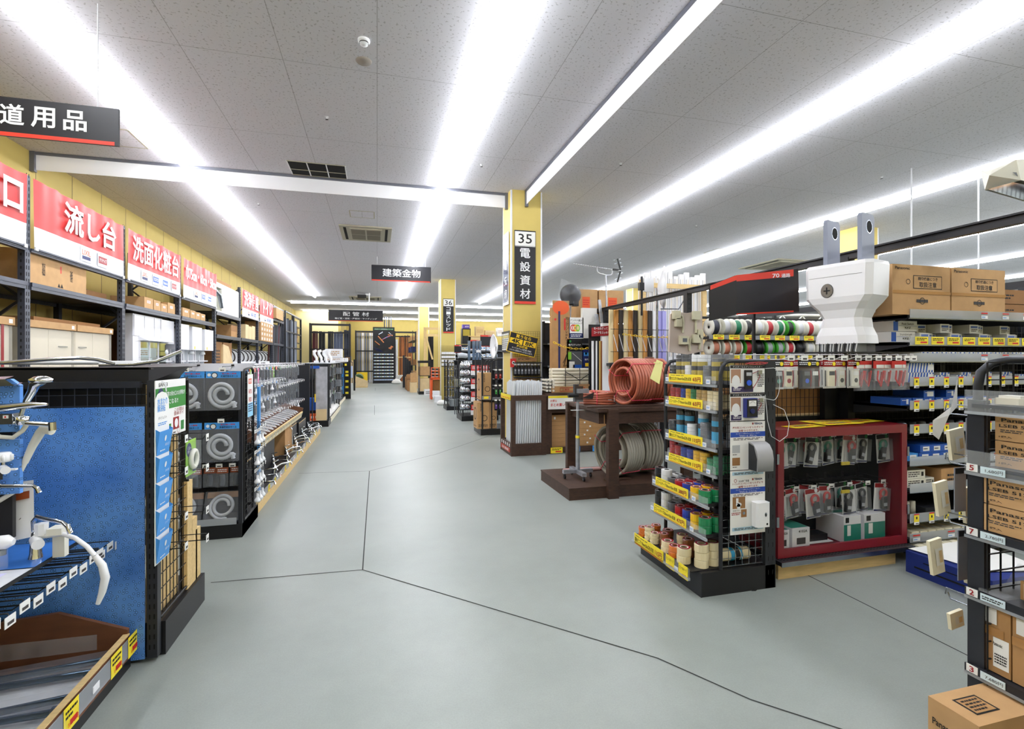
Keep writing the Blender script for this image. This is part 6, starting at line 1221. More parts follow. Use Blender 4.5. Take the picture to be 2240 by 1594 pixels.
for i, (x, y) in enumerate(((-.16, 0), (.16, 0), (0, -.18), (0, .18))): MB().cyl((x - .009, y, .024), (x + .009, y, .024), .024, 'black_metal', 14).cyl((x - .011, y, .024), (x + .011, y, .024), .012, 'steel', 10).box(x - .012, y - .006, .02, x + .012, y + .006, .06, 'steel').build('caster', t)
MB().cyl((0, 0, .1), (0, 0, .9), .018, 'galv', 12).cyl((0, 0, .1), (0, 0, .5), .024, 'galv', 12).cyl((0, 0, .46), (0, 0, .49), .026, 'tag_yellow', 12).build('pole', t)
MB().cyl((0, 0, .78), (0, 0, .785), .0, 'steel').box(-.08, -.02, .78, .08, .02, .785, 'white').build('plate', t)
MB().box(-.045, -.03, .88, .055, .03, 1.08, 'steel').box(-.02, -.05, .98, .12, .0, 1.03, 'galv').cyl((-.12, -.01, .955), (.0, -.01, .955), .025, 'black_metal').add([(.03, -.04, .92), (.19, -.04, .99), (.17, -.04, .91)], [(0, 1, 2)], 'steel').box(.0, -.04, 1.06, .13, .0, 1.085, 'chrome').box(-.03, -.035, .84, .06, .02, .9, 'clear').build('clamp', t)
# ================================================================ cable spools
sp = thing('spool_rack', 'black rack with two rods of cable spools and yellow price strips', 'display rack', (4.05, 5.6, 0))
for x in (0, 1.0, 2.0, 3.0): MB().box(x, .15, 0, x + .05, .2, 2.05, 'black_metal').build('post', sp)
for z in (1.765, 1.5, 1.2): b = MB().box(0, -.1, z, 3.0, .16, z + .03, 'black_metal').rect((1.5, -.105, z + .02), '-y', 3.0, .055, 'price_clear'); [tagm(b, (.14 + .235 * i, -.11, z + .02), '-y', .16, .062, seed=i) for i in range(12)]; b.build('shelf', sp)
MB().box(0, .17, 2.04, 3, .2, 2.07, 'black_metal').box(0, .18, .1, 3, .2, 1.2, 'carton_d').build('back_frame', sp); MB().grid((1.5, .17, 1.6), '-y', 2.9, .8, .1, .1, .005, 'wire_black').build('wire_mesh', sp)
for c, v in (('navy wire', (56, 60, 74)), ('white wire', (222, 224, 228)), ('green wire', (20, 122, 82)), ('black wire', (34, 34, 38)), ('red wire', (190, 40, 54)), ('copper wire', (206, 134, 106)), ('grey wire', (168, 172, 180))): mat(c, v, .35, bump=.6, bscale=60, stretch=(8, .2, .2))
SPL = {}
def spool(w_, fl, x, z, l, g, r=.115):
    k = (w_, fl, r)
    if k not in SPL:
        t = thing('cable_spool', l, 'cable spool'); MB().lathe([(r * .82, -.045), (r * .86, -.04), (r * .84, 0), (r * .86, .04), (r * .82, .045)], (0, 0, 0), w_, 24, 'x').build('wire_winding', t)
        for s_ in (-1, 1): MB().lathe([(.022, s_ * .045), (r, s_ * .047), (r, s_ * .052), (.022, s_ * .053), (.022, s_ * .045)], (0, 0, 0), fl, 24, 'x').build('flange', t)
        SPL[k] = t
    dup(SPL[k], (x, 5.62, z), l, rz=R(0), group=g)
up = ['navy', 'white', 'green', 'black', 'white', 'red', 'green', 'black', 'white', 'red', 'white', 'red', 'green', 'white', 'black', 'red']; lo = ['copper', 'copper', 'copper', 'red', 'black', 'grey', 'grey', 'red', 'black', 'white', 'grey', 'black', 'red', 'white', 'grey', 'green']
mat('flange_green', (60, 160, 40), .4)
for i in range(16):
    spool(up[i] + ' wire', 'flange_green' if i == 7 else 'offwhite', 4.19 + .165 * i, 1.917, f'{up[i]} cable spool on the upper rod, {nth(i)} from the left', 'cable spools on the upper rod')
    spool(lo[i] + ' wire', 'flange_green' if i in (3, 5, 6) else ('black_metal' if i in (4, 8) else 'offwhite'), 4.19 + .165 * i, 1.65, f'{lo[i]} cable spool on the lower rod, {nth(i)} from the left', 'cable spools on the lower rod', .11)
t = thing('conduit_sample_board', 'taupe board with beige conduit boxes and bends, irregular top edge', 'display board', (3.36, 5.3, 1.56))
MB().prism([(0, .03), (.02, .48), (.06, .51), (.24, .5), (.45, .53), (.47, .04), (.25, 0)], 0, .03, cc(190, 176, 164), 'y').build('board', t)
mat('box_beige', (192, 188, 160), .45)
for x, z, w_ in ((.03, .42, .1), (.06, .33, .09), (.3, .42, .1), (.12, .12, .12), (.3, .14, .1), (.37, .2, .07)): MB().box(x, -.05, z, x + w_, 0, z + .1, 'box_beige', .008).rect((x + w_ / 2, -.05, z + .05), '-y', w_ * .5, .045, 'hose_dark' if w_ > .1 else 'box_beige', .001).build('conduit_box', t)
for p in ([(.08, -.02, .47), (.16, -.02, .46), (.18, -.02, .38), (.17, -.02, .26)], [(.35, -.02, .42), (.35, -.02, .26)], [(.28, -.02, .2), (.26, -.02, .12), (.27, -.02, .04)], [(.42, -.02, .2), (.4, -.02, .06)]): MB().tube(p, .014, 'box_beige', 8).build('conduit_bend', t)
MB().box(.2, .03, -1.56, .26, .06, .1, 'black_metal').build('support_post', t)
# aisle sign 70
t = thing('aisle_sign', 'wide angled black sign with red bands reading aisle 70', 'sign', (3.0, 3.45, 1.83))
MB().add([(-.34, .14, -.01), (-.2, 0, .03), (-.2, 0, .35), (-.34, .14, .28), (.42, 0, .07), (.41, 0, .43)], [(0, 1, 2, 3), (1, 4, 5, 2)], 'sign_black').add([(-.34, .16, -.01), (-.2, .02, .03), (-.2, .02, .35), (-.34, .16, .28), (.42, .02, .07), (.41, .02, .43)], [(3, 2, 1, 0), (2, 5, 4, 1)], 'sign_black').build('board', t)
def band(b, x0, x1, u0, u1, m):
    f = lambda x, u: (x, -.002, .03 + (x + .2) * (.04 / .62) + u * (.32 + (x + .2) * .065)); b.add([f(x0, u0), f(x1, u0), f(x1, u1), f(x0, u1)], [(0, 1, 2, 3)], m)
b = MB(); band(b, -.2, .36, .84, 1, 'sign_red'); band(b, -.2, .36, .0, .035, 'sign_red'); b.add([(-.341, .138, .245), (-.2, -.003, .31), (-.2, -.003, .35), (-.341, .138, .28)], [(0, 1, 2, 3)], 'sign_red').build('red_bands', t)
fr = (Vector((.998, 0, .1)), Z, -Y); MB().text('70', (.18, -.003, .362), fr, .07, .034, 'white', .02).text('通路', (.28, -.003, .368), fr, .09, .034, 'white', .016).build('lettering', t)
MB().box(-.01, .03, -1.83, .01, .05, .3, 'black_metal').build('pole', t)
# giant plug
t = thing('giant_plug', 'giant white model of an electrical plug with two metal blades', 'display model', (3.38, 2.96, 1.633), R(-75)); t.scale = (.735, .735, .85)
mat('plug_white', (232, 232, 236), .35, bump=.05, bscale=4)
pr = [(-.27, .26), (-.33, .34), (-.335, .42), (-.34, .64), (.30, .74), (.41, .7), (.41, .36), (.34, .24), (.27, .16), (.29, .06), (.33, -.01), (.12, -.01), (-.28, -.01), (-.24, .12), (-.22, .18)]
def ring(z, x0, x1, d): c = .05; return [(x0 + c, -d, z), (x1 - c, -d, z), (x1, -d + c, z), (x1, d - c, z), (x1 - c, d, z), (x0 + c, d, z), (x0, d - c, z), (x0, -d + c, z)]
lv = [(-.02, -.26, .22, .17), (.05, -.25, .21, .165), (.12, -.215, .18, .15), (.2, -.2, .17, .145), (.27, -.24, .2, .16), (.33, -.3, .25, .19), (.38, -.335, .29, .2), (.64, -.34, .3, .2), (.67, -.33, .29, .195)]
vs = []; [vs.extend(ring(*q)) for q in lv]; n = len(lv)
fs = [(i * 8 + k, i * 8 + (k + 1) % 8, (i + 1) * 8 + (k + 1) % 8, (i + 1) * 8 + k) for i in range(n - 1) for k in range(8)] + [tuple(range(8))[::-1], tuple(range(8 * n - 8, 8 * n))]
MB().add(vs, fs, 'plug_white').rect((-.03, -.201, .56), '-y', .5, .002, 'ink_soft', .001).build('body', t)
MB().disc((-.1, -.2, .44), '-y', .058, 'steel', .008, 24).disc((-.1, -.2, .44), '-y', .062, 'hose_dark', .002, 24).rect((-.1, -.2, .44), '-y', .06, .012, 'ink', .01).rect((-.1, -.2, .44), '-y', .012, .06, 'ink', .01).build('screw', t)
for x in (-.16, .16):
    b = MB().prism([(-.12, .67), (.12, .67), (.12, 1.05), (.09, 1.08), (-.1, 1.08), (-.12, 1.06)], x - .02, x + .02, cc(126, 132, 148), 'x')
    for f in ('+x', '-x'): b.disc((x + (.02 if f == '+x' else -.02), .02, .97), f, .05, 'slot_black', .002, 20).disc((x + (.02 if f == '+x' else -.02), .02, .97), f, .058, 'steel', .001, 20, .05)
    b.build('blade', t)
MB().box(-.2, -.16, -.15, .18, .14, -.012, 'clear').box(-.12, -.1, -.15, .12, .1, -.012, 'hose_dark').build('cable_stem', t)
for i in range(14): MB().tube([(-.19 + .027 * i, -.165, -.012), (-.19 + .026 * i, -.17, -.08), (-.185 + .027 * i, -.165, -.15)], .006, 'cord_clear' if i % 3 else 'wire_black', 5).build('strand', t)
# ================================================================ vinyl tape rack at the aisle (end unit)
TR = thing('tape_rack', 'charcoal end rack of vinyl tapes with yellow price strips, facing the aisle', 'display rack', (1.97, 2.75, 0))
def W(x, y, z): return (x - 1.97, y - 2.75, z)
def bx(b, x0, y0, z0, x1, y1, z1, m): return b.box(x0 - 1.97, y0 - 2.75, z0, x1 - 1.97, y1 - 2.75, z1, m)
b = MB(); bx(b, 1.975, 2.75, 0, 2.53, 3.5, .152, 'black_metal'); bx(b, 1.97, 2.748, 0.0, 1.976, 3.5, .15, 'dark_metal'); b.build('plinth', TR)
b = MB(); b.tube([W(2.345, 2.7485, .0), W(2.37, 2.74, .004), W(2.38, 2.742, .008)], .004, 'slot_black', 6).build('floor_clip', TR)
for y in (2.765, 3.4): MB().tube([W(2.125, y, .155), W(2.125, y, 1.4), W(2.135, y, 1.45), W(2.165, y, 1.483), W(2.2, y, 1.49), W(2.5, y, 1.49)], .013, 'dark_metal', 10).build('side_tube', TR)
for y0 in (2.75, 3.4):
    b = MB(); bx(b, 2.455, y0, 0, 2.535, y0 + .035, 1.495, 'dark_metal'); slots(b, 2.495 - 1.97, y0 - 2.75, .06, 1.45, '-y', cols=(-.017, .017), pitch=.09, sw=.005, sh=.03); b.build('post', TR)
MB().grid(W(2.29, 2.768, .32), '-y', .31, .3, .05, .05, .003, 'steel').build('side_mesh', TR)
MB().grid(W(2.29, 2.775, .98), '-y', .31, 1.0, .05, .05, .003, 'wire_black').build('side_mesh', TR)
MB().grid(W(2.48, 3.08, .8), '-x', .62, 1.25, .05, .05, .003, 'wire_black').build('back_mesh', TR)
SHELF = [(2.11, 1.335, 1.39), (2.11, 1.165, 1.225), (2.11, .915, .975), (2.11, .745, .805), (2.0, .575, .63), (1.985, .378, .435)]
txt = [('電セビニテ 19mm×10m各色 縦割', '65円'), ('ビニールテープ 19mm×10m 縦割', '65円'), ('電セビニテ 19mm×20m各色 縦割', '115円'), ('ビニールテープ19mm×20m 縦割', '115円'), ('ビニールテープ38mm×20m 縦割', '380円'), ('ビニールテープ50mm×20m 縦割', '475円')]
def yellow_strip(rail, x, yc, zc, L, h, s, pr, tilt=0):
    T = Matrix.Translation(W(x, yc, zc)) @ Matrix.Rotation(R(tilt), 4, 'Y')
    b = MB(T); b.box(-.003, -L / 2, -h / 2, 0, L / 2, h / 2, 'tag_yellow').rect((-.003, 0, -h * .42), '-x', L * .92, h * .05, 'tag_red', .001)
    b.text(s, (-.003, L * .14, -h * .03), '-x', L * .66, h * .4, 'ink', .012, .0015).text(pr, (-.003, -L * .35, -h * .02), '-x', L * .22, h * .5, 'deep_red', .02, .0015).scrib((-.003, L * .1, h * .34), '-x', L * .7, h * .12, 'ink_soft', 1, .0015).build('price_strip', rail)
for i, (x, z0, z1) in enumerate(SHELF):
    b = MB(); bx(b, x + .012, 2.785, z0 - .02, 2.46, 3.4, z0, 'black_metal'); b.build('shelf', TR)
    b = MB(); bx(b, x - .004, 2.72 if i > 3 else 2.79, z0, x - .001, 3.38, z1, 'clear'); bx(b, x - .004, 2.72 if i > 3 else 2.79, z0 - .016, x + .01, 3.38, z0, 'price_clear'); r_ = b.build('price_rail', TR)
    yellow_strip(r_, x - .006, 3.12, (z0 + z1) / 2 + .002, .4, .062, *txt[i])
    for yy in (3.345, 2.86 if i != 2 else 2.9): b = MB(); p = W(x - .008, yy, z0 + .018); b.rect(p, '-x', .04, .03, 'white', 0, .002).scrib(p, '-x', .03, .014, 'sky', 2); b.build('electronic_tag', r_)
b = MB(); bx(b, 1.92, 2.78, .15, 2.46, 3.5, .158, 'black_metal'); b.build('tray', TR)
b = MB(); bx(b, 1.912, 2.79, .10, 1.916, 3.52, .17, 'clear'); bx(b, 1.905, 2.79, .096, 1.92, 3.52, .112, 'price_clear'); r_ = b.build('price_rail', TR)
yellow_strip(r_, 1.908, 3.28, .135, .4, .08, '電セビニテ 19mm×20m各色 縦割', '115円')
for yy, s_ in ((3.0, '385円'), (2.85, '475円')):
    b = MB(); b.rect(W(1.907, yy, .133), '-x', .1, .085, 'tag_yellow', 0, .002).text('ビニールテープ', W(1.907, yy, .15), '-x', .085, .02, 'ink', .01, .001).text(s_, W(1.907, yy - .01, .108), '-x', .05, .018, 'deep_red', .015, .001).build('price_ticket', r_)
b = MB(); p = W(1.907, 2.93, .115); b.rect(p, '-x', .045, .035, 'white', 0, .002).scrib(p, '-x', .035, .015, 'sky', 2); b.build('electronic_tag', r_)
# --- rolls
mat('wrap_shine', (225, 230, 236), .12, alpha=.08, spec=.9, bump=.5, bscale=30)
def ringstack(b, n, h, r, m, z0=0):
    for i in range(n):
        z = z0 + i * h; b.lathe([(r * .45, 0), (r, .001), (r * 1.0, h * .92), (r * .97, h * .96), (r * .45, h * .96)], (0, 0, z), m, 16, smooth=False)
    return b
STK = {}
def stack(kind, col, n, x, y, z, label, h=.019, r=.034, band=None, top=None, group=None):
    k = (kind, col, n, h, r, band)
    nm = 'tape_stack' if n > 2 else 'tape_roll'
    if k not in STK:
        t = thing(nm, label, 'tape'); ringstack(MB(), n, h, r, 'tape_' + col).build('rolls', t)
        if band: b = MB(); b.lathe([(r * 1.03, h * n * .12), (r * 1.03, h * n * .75)], (0, 0, 0), band, 16, smooth=False).lathe([(r * 1.04, h * n * .45), (r * 1.04, h * n * .6)], (0, 0, 0), 'ink', 16, smooth=False).build('label_band', t)
        if top: b = MB(); b.disc((0, 0, h * n), '+z', r * .92, 'white', .0012, 16, r * .5); b.disc((0, 0, h * n), '+z', r * .9, top, .002, 16, r * .62); b.build('top_label', t)
        if band or n > 2: MB().lathe([(r * 1.06, 0), (r * 1.06, h * n * 1.01), (r * .3, h * n * 1.02)], (0, 0, 0), 'wrap_shine', 14).build('shrink_wrap', t)
        STK[k] = t
    return dup(STK[k], (x, y, z), label, rz=RND.uniform(0, 6), group=group)
bt = 'brand_gold'
def row(z, items, lv, grp):
    for i, (col, n, x, y, band, h, r) in enumerate(items):
        stack('s', col, n, x, y, z + .002, f'{"tall" if n > 5 else "short" if n > 2 else "pair of"} {col} tape {"stack" if n > 2 else "rolls"}, {nth(i)} from left, {lv}', h, r, band, None, grp)
Ys = lambda n, a=3.33, b_=2.83: [a + (b_ - a) * i / (n - 1) for i in range(n)]
y1 = [3.34, 3.27, 3.2, 3.14, 3.085, 3.02, 2.95, 2.9, 2.84, 2.8]
row(SHELF[0][1], [('black', 5, 2.16, 3.345, None, .0245, .03), ('black', 8, 2.17, 3.275, bt, .0245, .03), ('black', 8, 2.17, 3.205, bt, .0245, .03), ('white', 5, 2.15, 3.135, None, .0245, .03), ('white', 8, 2.16, 3.068, bt, .0245, .032), ('white', 8, 2.16, 2.998, bt, .0245, .032), ('grey', 5, 2.15, 2.925, None, .0245, .032), ('grey', 8, 2.17, 2.862, bt, .0245, .032), ('grey', 8, 2.24, 2.83, bt, .0245, .032)], 'the top tape shelf', 'tapes on the top shelf')
row(SHELF[0][1], [('black', 8, 2.25, 3.26, None, .0245, .03), ('white', 8, 2.25, 3.08, None, .0245, .03), ('grey', 8, 2.25, 2.92, bt, .0245, .03)], 'back of the top tape shelf', 'tapes at the back of the top shelf')
row(SHELF[1][1], [(c, n, 2.16, y, None, .025, .031) for c, n, y in zip(['red', 'red', 'blue', 'yellow', 'green', 'tan', 'tan', 'cream', 'cream', 'cream'], [5, 5, 5, 5, 5, 5, 5, 5, 5, 5], [3.33, 3.265, 3.2, 3.14, 3.08, 3.015, 2.955, 2.895, 2.835, 2.83])][:9], 'the second tape shelf', 'tapes on the second shelf')
row(SHELF[1][1], [(c, n, 2.24, y, None, .025, .031) for c, n, y in zip(['red', 'yellow', 'blue', 'green', 'tan', 'cream'], [4] * 6, [3.3, 3.2, 3.11, 3.02, 2.93, 2.85])], 'back of the second tape shelf', 'tapes at the back of the second shelf')
row(SHELF[2][1], [('black', 5, 2.15, 3.34, None, .026, .033), ('black', 9, 2.17, 3.265, 'brand_cyan', .026, .033), ('black', 9, 2.19, 3.19, 'brand_cyan', .026, .033), ('white', 5, 2.15, 3.1, None, .026, .035), ('white', 9, 2.19, 3.03, 'brand_cyan', .026, .035), ('grey', 6, 2.15, 2.95, None, .026, .035), ('grey', 9, 2.18, 2.87, 'brand_cyan', .026, .035), ('grey', 9, 2.26, 2.83, None, .024, .034)], 'the third tape shelf', 'tapes on the third shelf')
row(SHELF[3][1], [(c, n, 2.16, y, None, .024, .034) for c, n, y in zip(['red', 'red', 'blue', 'blue', 'yellow', 'yellow', 'green', 'green'], [6, 5, 5, 5, 5, 5, 4, 5], [3.34, 3.27, 3.195, 3.12, 3.045, 2.97, 2.895, 2.83])], 'the fourth tape shelf', 'tapes on the fourth shelf')
row(SHELF[3][1], [(c, 5, 2.25, y, None, .024, .034) for c, y in zip(['red', 'blue', 'yellow', 'green'], [3.3, 3.15, 3.0, 2.86])], 'back of the fourth tape shelf', 'tapes at the back of the fourth shelf')
for z, hh, lv, q in ((SHELF[4][1], .04, 'fifth', .0), (SHELF[5][1], .05, 'sixth', .0)):
    for i, (c, y) in enumerate(zip(['black', 'white', 'grey', 'red', 'blue', 'yellow', 'green'], [3.35, 3.265, 3.18, 3.09, 3.0, 2.91, 2.82])):
        n = 3 if i < 2 else 2
        for j in range(n): stack('w', c, 1, 2.05, y, z + .002 + j * hh, f'wide {c} tape roll on the {lv} shelf, {["bottom", "middle", "top"][j] if n == 3 else ["bottom", "top"][j]} of its pile', hh, .04, None, 'deep_red' if i > 2 else None, f'wide tape rolls on the {lv} shelf')
        for j in range(2): stack('w', c, 1, 2.14, y + .01, z + .002 + j * hh, f'wide {c} tape roll in the back row of the {lv} shelf, {["bottom", "top"][j]} one', hh, .04, None, 'deep_red' if i > 2 else None, f'wide tape rolls at the back of the {lv} shelf')
zb = .16
pile = [('orange', 3, .022, .038, 1.96, 3.44), ('orange', 4, .022, .036, 2.04, 3.4), ('cream', 5, .019, .036, 1.96, 3.355), ('cream', 4, .019, .034, 1.96, 3.28), ('brown', 5, .019, .034, 1.99, 3.2), ('brown', 2, .04, .04, 2.08, 3.3), ('cream', 2, .038, .043, 1.96, 3.115), ('cream', 3, .038, .04, 2.07, 3.1), ('orange', 2, .038, .04, 1.955, 3.02), ('brown', 3, .04, .04, 2.05, 3.0), ('cream', 2, .05, .046, 1.96, 2.92), ('cream', 3, .05, .045, 2.03, 2.83), ('cream', 3, .05, .043, 2.12, 2.84), ('cream', 2, .05, .04, 2.11, 2.94)]
for i, (c, n, h, r, x, y) in enumerate(pile):
    for j in range(n): stack('p', c, 1, x + .003 * (j % 2), y, zb + j * h, f'{c} tape roll on the bottom tray, pile {nth(i)} from the left, {nth(j)} roll up', h, r, None, 'deep_red', 'tape rolls on the bottom tray')
t = thing('tape_bundle', 'cream tape bundle with blue label lying behind the low side mesh', 'tape', (2.28, 2.86, .205))
MB(Matrix.Rotation(PI / 2, 4, 'Y')).cyl((0, 0, -.11), (0, 0, .12), .042, 'tape_cream', 18).build('rolls', t); MB(Matrix.Rotation(PI / 2, 4, 'Y')).cyl((0, 0, -.03), (0, 0, .0), .0425, 'brand_cyan', 18).cyl((0, 0, .005), (0, 0, .04), .0425, 'ink', 18).cyl((0, 0, .045), (0, 0, .06), .0425, 'brand_cyan', 18).build('label_band', t)
# --- posters on the near side
def poster(name, label, x0, x1, z0, z1, edge='yellow'):
    t = thing(name, label, 'poster', ((x0 + x1) / 2, 2.745, (z0 + z1) / 2)); w_, h = x1 - x0, z1 - z0
    MB().box(-w_ / 2, -.003, -h / 2, w_ / 2, 0, h / 2, 'paper').build('sheet', t); return t, w_, h
mat('skin_photo', (168, 128, 104), .5); mat('tester_blue', (40, 90, 210), .35)
for k, (z0, z1) in enumerate(((1.287, 1.463), (1.106, 1.282))):
    t, w_, h = poster('poster', 'upper poster with a black digital tester card mounted on it' if not k else 'lower poster with a blue cased analogue tester mounted on it', 2.178, 2.442, z0, z1)
    b = MB(); b.rect((0, -.003, h * .44), '-y', w_, h * .11, 'ink', .001).text('テスターならデジタルテスター', (0, -.003, h * .44), '-y', w_ * .85, h * .06, 'white', 0, .002)
    b.rect((-w_ * .34, -.003, h * .1), '-y', w_ * .28, h * .5, 'skin_photo', .0012).disc((-w_ * .34, -.003, -h * .1), '-y', w_ * .12, 'white', .002, 16, None, h * .24).rect((-w_ * .15 if not k else -w_ * .33, -.003, -h * .38), '-y', w_ * .62 if not k else w_ * .3, h * .2, cc(54, 44, 90), .0015).scrib((-w_ * .3, -.003, -h * .38), '-y', w_ * .24, h * .1, 'white', 2, .0025)
    b.scrib((w_ * .38, -.003, -h * .05), '-y', w_ * .2, h * .5, 'ink_soft', 8, .002); b.build('print', t)
    e = thing('tester', 'thin black digital tester with a blue dial fixed on the upper poster' if not k else 'blue cased analogue tester with a white scale on the lower poster', 'tester', (2.31 + (0 if not k else .01), 2.741, (z0 + z1) / 2 - .005))
    if not k: MB().box(-.03, -.012, -.058, .03, 0, .062, 'black_metal', .004).build('case', e); MB().rect((0, -.012, .036), '-y', .04, .022, 'hose_grey', .001).build('display', e); MB().cyl((0, -.012, -.02), (0, -.016, -.02), .018, 'tester_blue', 20).build('dial', e)
    else: MB().box(-.045, -.026, -.062, .045, 0, .062, cc(40, 50, 130)).box(-.036, -.03, -.056, .04, -.02, .056, 'black_metal').build('case', e); MB().rect((0.002, -.03, .03), '-y', .056, .036, 'paper', .001).tube([(0.002 + .02 * math.cos(a), -.032, .018 + .024 * math.sin(a)) for a in [PI * (.15 + .7 * i / 8) for i in range(9)]], .0007, 'ink', 4).build('scale', e); MB().cyl((0, -.03, -.02), (0, -.036, -.02), .016, 'navy', 18).build('dial', e)
    MB().tube([(.03, -.01, .04), (.07, -.012, .055), (.085, -.012, .02), (.05, -.013, -.03), (.03, -.013, -.055)], .002, 'deep_red', 6).box(.07, -.014, .035, .1, -.004, .06, 'steel').build('test_lead', e)
for k, (z0, z1, ttl, sub) in enumerate(((.79, 1.1, '屋外用コンセントを“いたずら”や', '「まもれーる・屋外くん」'), (.376, .785, 'トイレのコンセントを“いたずら”や', '「まもれーる・トイレくん」'))):
    t, w_, h = poster('poster', ['white poster with a curved grey outdoor socket cover on it', 'lowest white poster with a white lockable socket box on it'][k], 2.18, 2.445, z0, z1)
    b = MB(); u = .31 if not k else .409; top = h / 2 - (0 if not k else .045)
    if k: b.rect((0, -.003, h / 2 - .018), '-y', w_ * .9, .022, cc(170, 205, 225), .001).scrib((0, -.003, h / 2 - .018), '-y', w_ * .8, .014, 'ink_soft', 2, .002)
    if k: b.disc((-w_ * .36, -.003, top - .018), '-y', .011, 'deep_red', .001, 18, .008).text('2014年度受賞', (-w_ * .12, -.003, top - .022), '-y', w_ * .3, .014, 'ink', .012)
    b.text('TERADA', (w_ * .3, -.003, top - .015), '-y', w_ * .24, .013, 'navy', .03).rect((w_ * .14, -.003, top - .015), '-y', .01, .013, 'deep_red', .001)
    b.text(ttl, (0, -.003, top - .038), '-y', w_ * .88, .014, 'deep_red', .014).text('“盗電”から守ります。', (0, -.003, top - .058), '-y', w_ * .6, .014, 'deep_red', .014)
    b.rect((0, -.003, top - .083), '-y', w_, .032, cc(28, 72, 170), .001).text('コンセント用セキュリティーカバー', (0, -.003, top - .077), '-y', w_ * .7, .009, 'white', 0, .002).text(sub, (0, -.003, top - .091), '-y', w_ * .5, .011, 'white', .01, .002)
    b.scrib((0, -.003, top - .112), '-y', w_ * .85, .016, 'ink_soft', 2)
    if not k:
        for z in (-.02, -.1): b.rect((-w_ * .34, -.003, z), '-y', w_ * .22, .05, 'carton_d' if z < -.05 else 'hose_grey', .001); b.scrib((-w_ * .34, -.003, z - .035), '-y', w_ * .2, .01, 'ink_soft', 1)
    else:
        b.rect((-w_ * .26, -.003, .0), '-y', w_ * .36, .075, 'carton_d', .001).disc((-w_ * .27, -.003, -.012), '-y', .022, 'white', .002, 16, None, .014).rect((-w_ * .31, -.003, .012), '-y', .018, .035, 'white', .002).disc((-w_ * .27, -.003, -.025), '-y', .014, 'white', .002, 16, None, .02)
        b.rect((-w_ * .12, -.003, -.07), '-y', w_ * .16, .05, 'carton_d', .001).disc((-w_ * .12, -.003, -.07), '-y', .01, 'steel', .002).text('取扱方法', (-w_ * .34, -.003, -.05), '-y', .05, .009, 'ink').scrib((-w_ * .34, -.003, -.07), '-y', .07, .02, 'deep_red', 2)
        b.rect((0, -.003, -h / 2 + .035), '-y', w_ * .9, .022, cc(170, 205, 225), .001).scrib((0, -.003, -h / 2 + .035), '-y', w_ * .8, .014, 'ink_soft', 2, .002)
    b.build('print', t)
mat('cover_grey', (158, 158, 160), .38)
arc = [(0, 0), (.0, .18), (-.02, .178), (-.05, .165), (-.075, .13), (-.085, .08), (-.082, 0), (-.075, 0)]
MB().prism([(q[0], q[1]) for q in arc], -.06, .06, 'cover_grey', 'x', True).prism([(-.004, .003), (-.004, .172), (-.05, .158), (-.078, .08), (-.075, .003)], -.061, -.0605, 'dark_metal', 'x').build('socket_cover', None, (2.375, 2.741, .79), 'curved grey weatherproof socket cover on the poster side of the tape rack', 'socket cover')
t = thing('socket_box', 'white lockable socket box with keyhole on the lowest poster', 'socket box', (2.385, 2.741, .43))
MB().box(-.055, -.062, 0, .05, 0, .155, 'white_gloss', .012).build('housing', t); MB().disc((.01, -.062, .08), '-y', .009, 'steel', .001, 16, None, .014).disc((.01, -.062, .078), '-y', .004, 'ink', .002, 10, None, .007).disc((.02, -.062, .02), '-y', .007, 'ink', .001).build('lock', t)
MB().tube([(2.445, 2.74, 1.44)] + [(2.5 + .05 * math.sin(a), 2.73, 1.34 + .105 * math.cos(a)) for a in [PI * i / 12 for i in range(13)]] + [(2.44, 2.735, 1.245), (2.4, 2.735, 1.27)], .0022, 'cord_clear', 6).build('security_cord', label='thin clear cord looping beside the upper tester poster', cat='cord')
MB().tube([(2.44, 2.735, 1.27), (2.455, 2.73, 1.1), (2.48, 2.725, 1.0), (2.54, 2.72, .965), (2.6, 2.72, 1.0), (2.615, 2.72, 1.08), (2.58, 2.725, 1.17), (2.5, 2.73, 1.205)], .0022, 'cord_clear', 6).build('security_cord', label='long clear cord hanging beside the red cabinet post', cat='cord')
MB().tube([(2.29, 2.735, 1.475), (2.36, 2.733, 1.468), (2.44, 2.733, 1.472), (2.46, 2.735, 1.478), (2.4, 2.735, 1.482), (2.31, 2.735, 1.478)], .004, 'deep_red', 6).build('test_lead', label='dark red test lead bundled at the top of the tape rack side', cat='cord')
MB().add([(0, 0, 0), (.0, -.09, -.02), (0, -.04, -.19), (0, .1, -.15)], [(0, 1, 2, 3)], cc(230, 228, 150)).box(-.002, -.05, -.03, 0, .04, -.02, cc(230, 228, 150)).build('price_card', None, (2.09, 3.47, 1.5), 'pale yellow card curling from the far post of the tape rack', 'card')
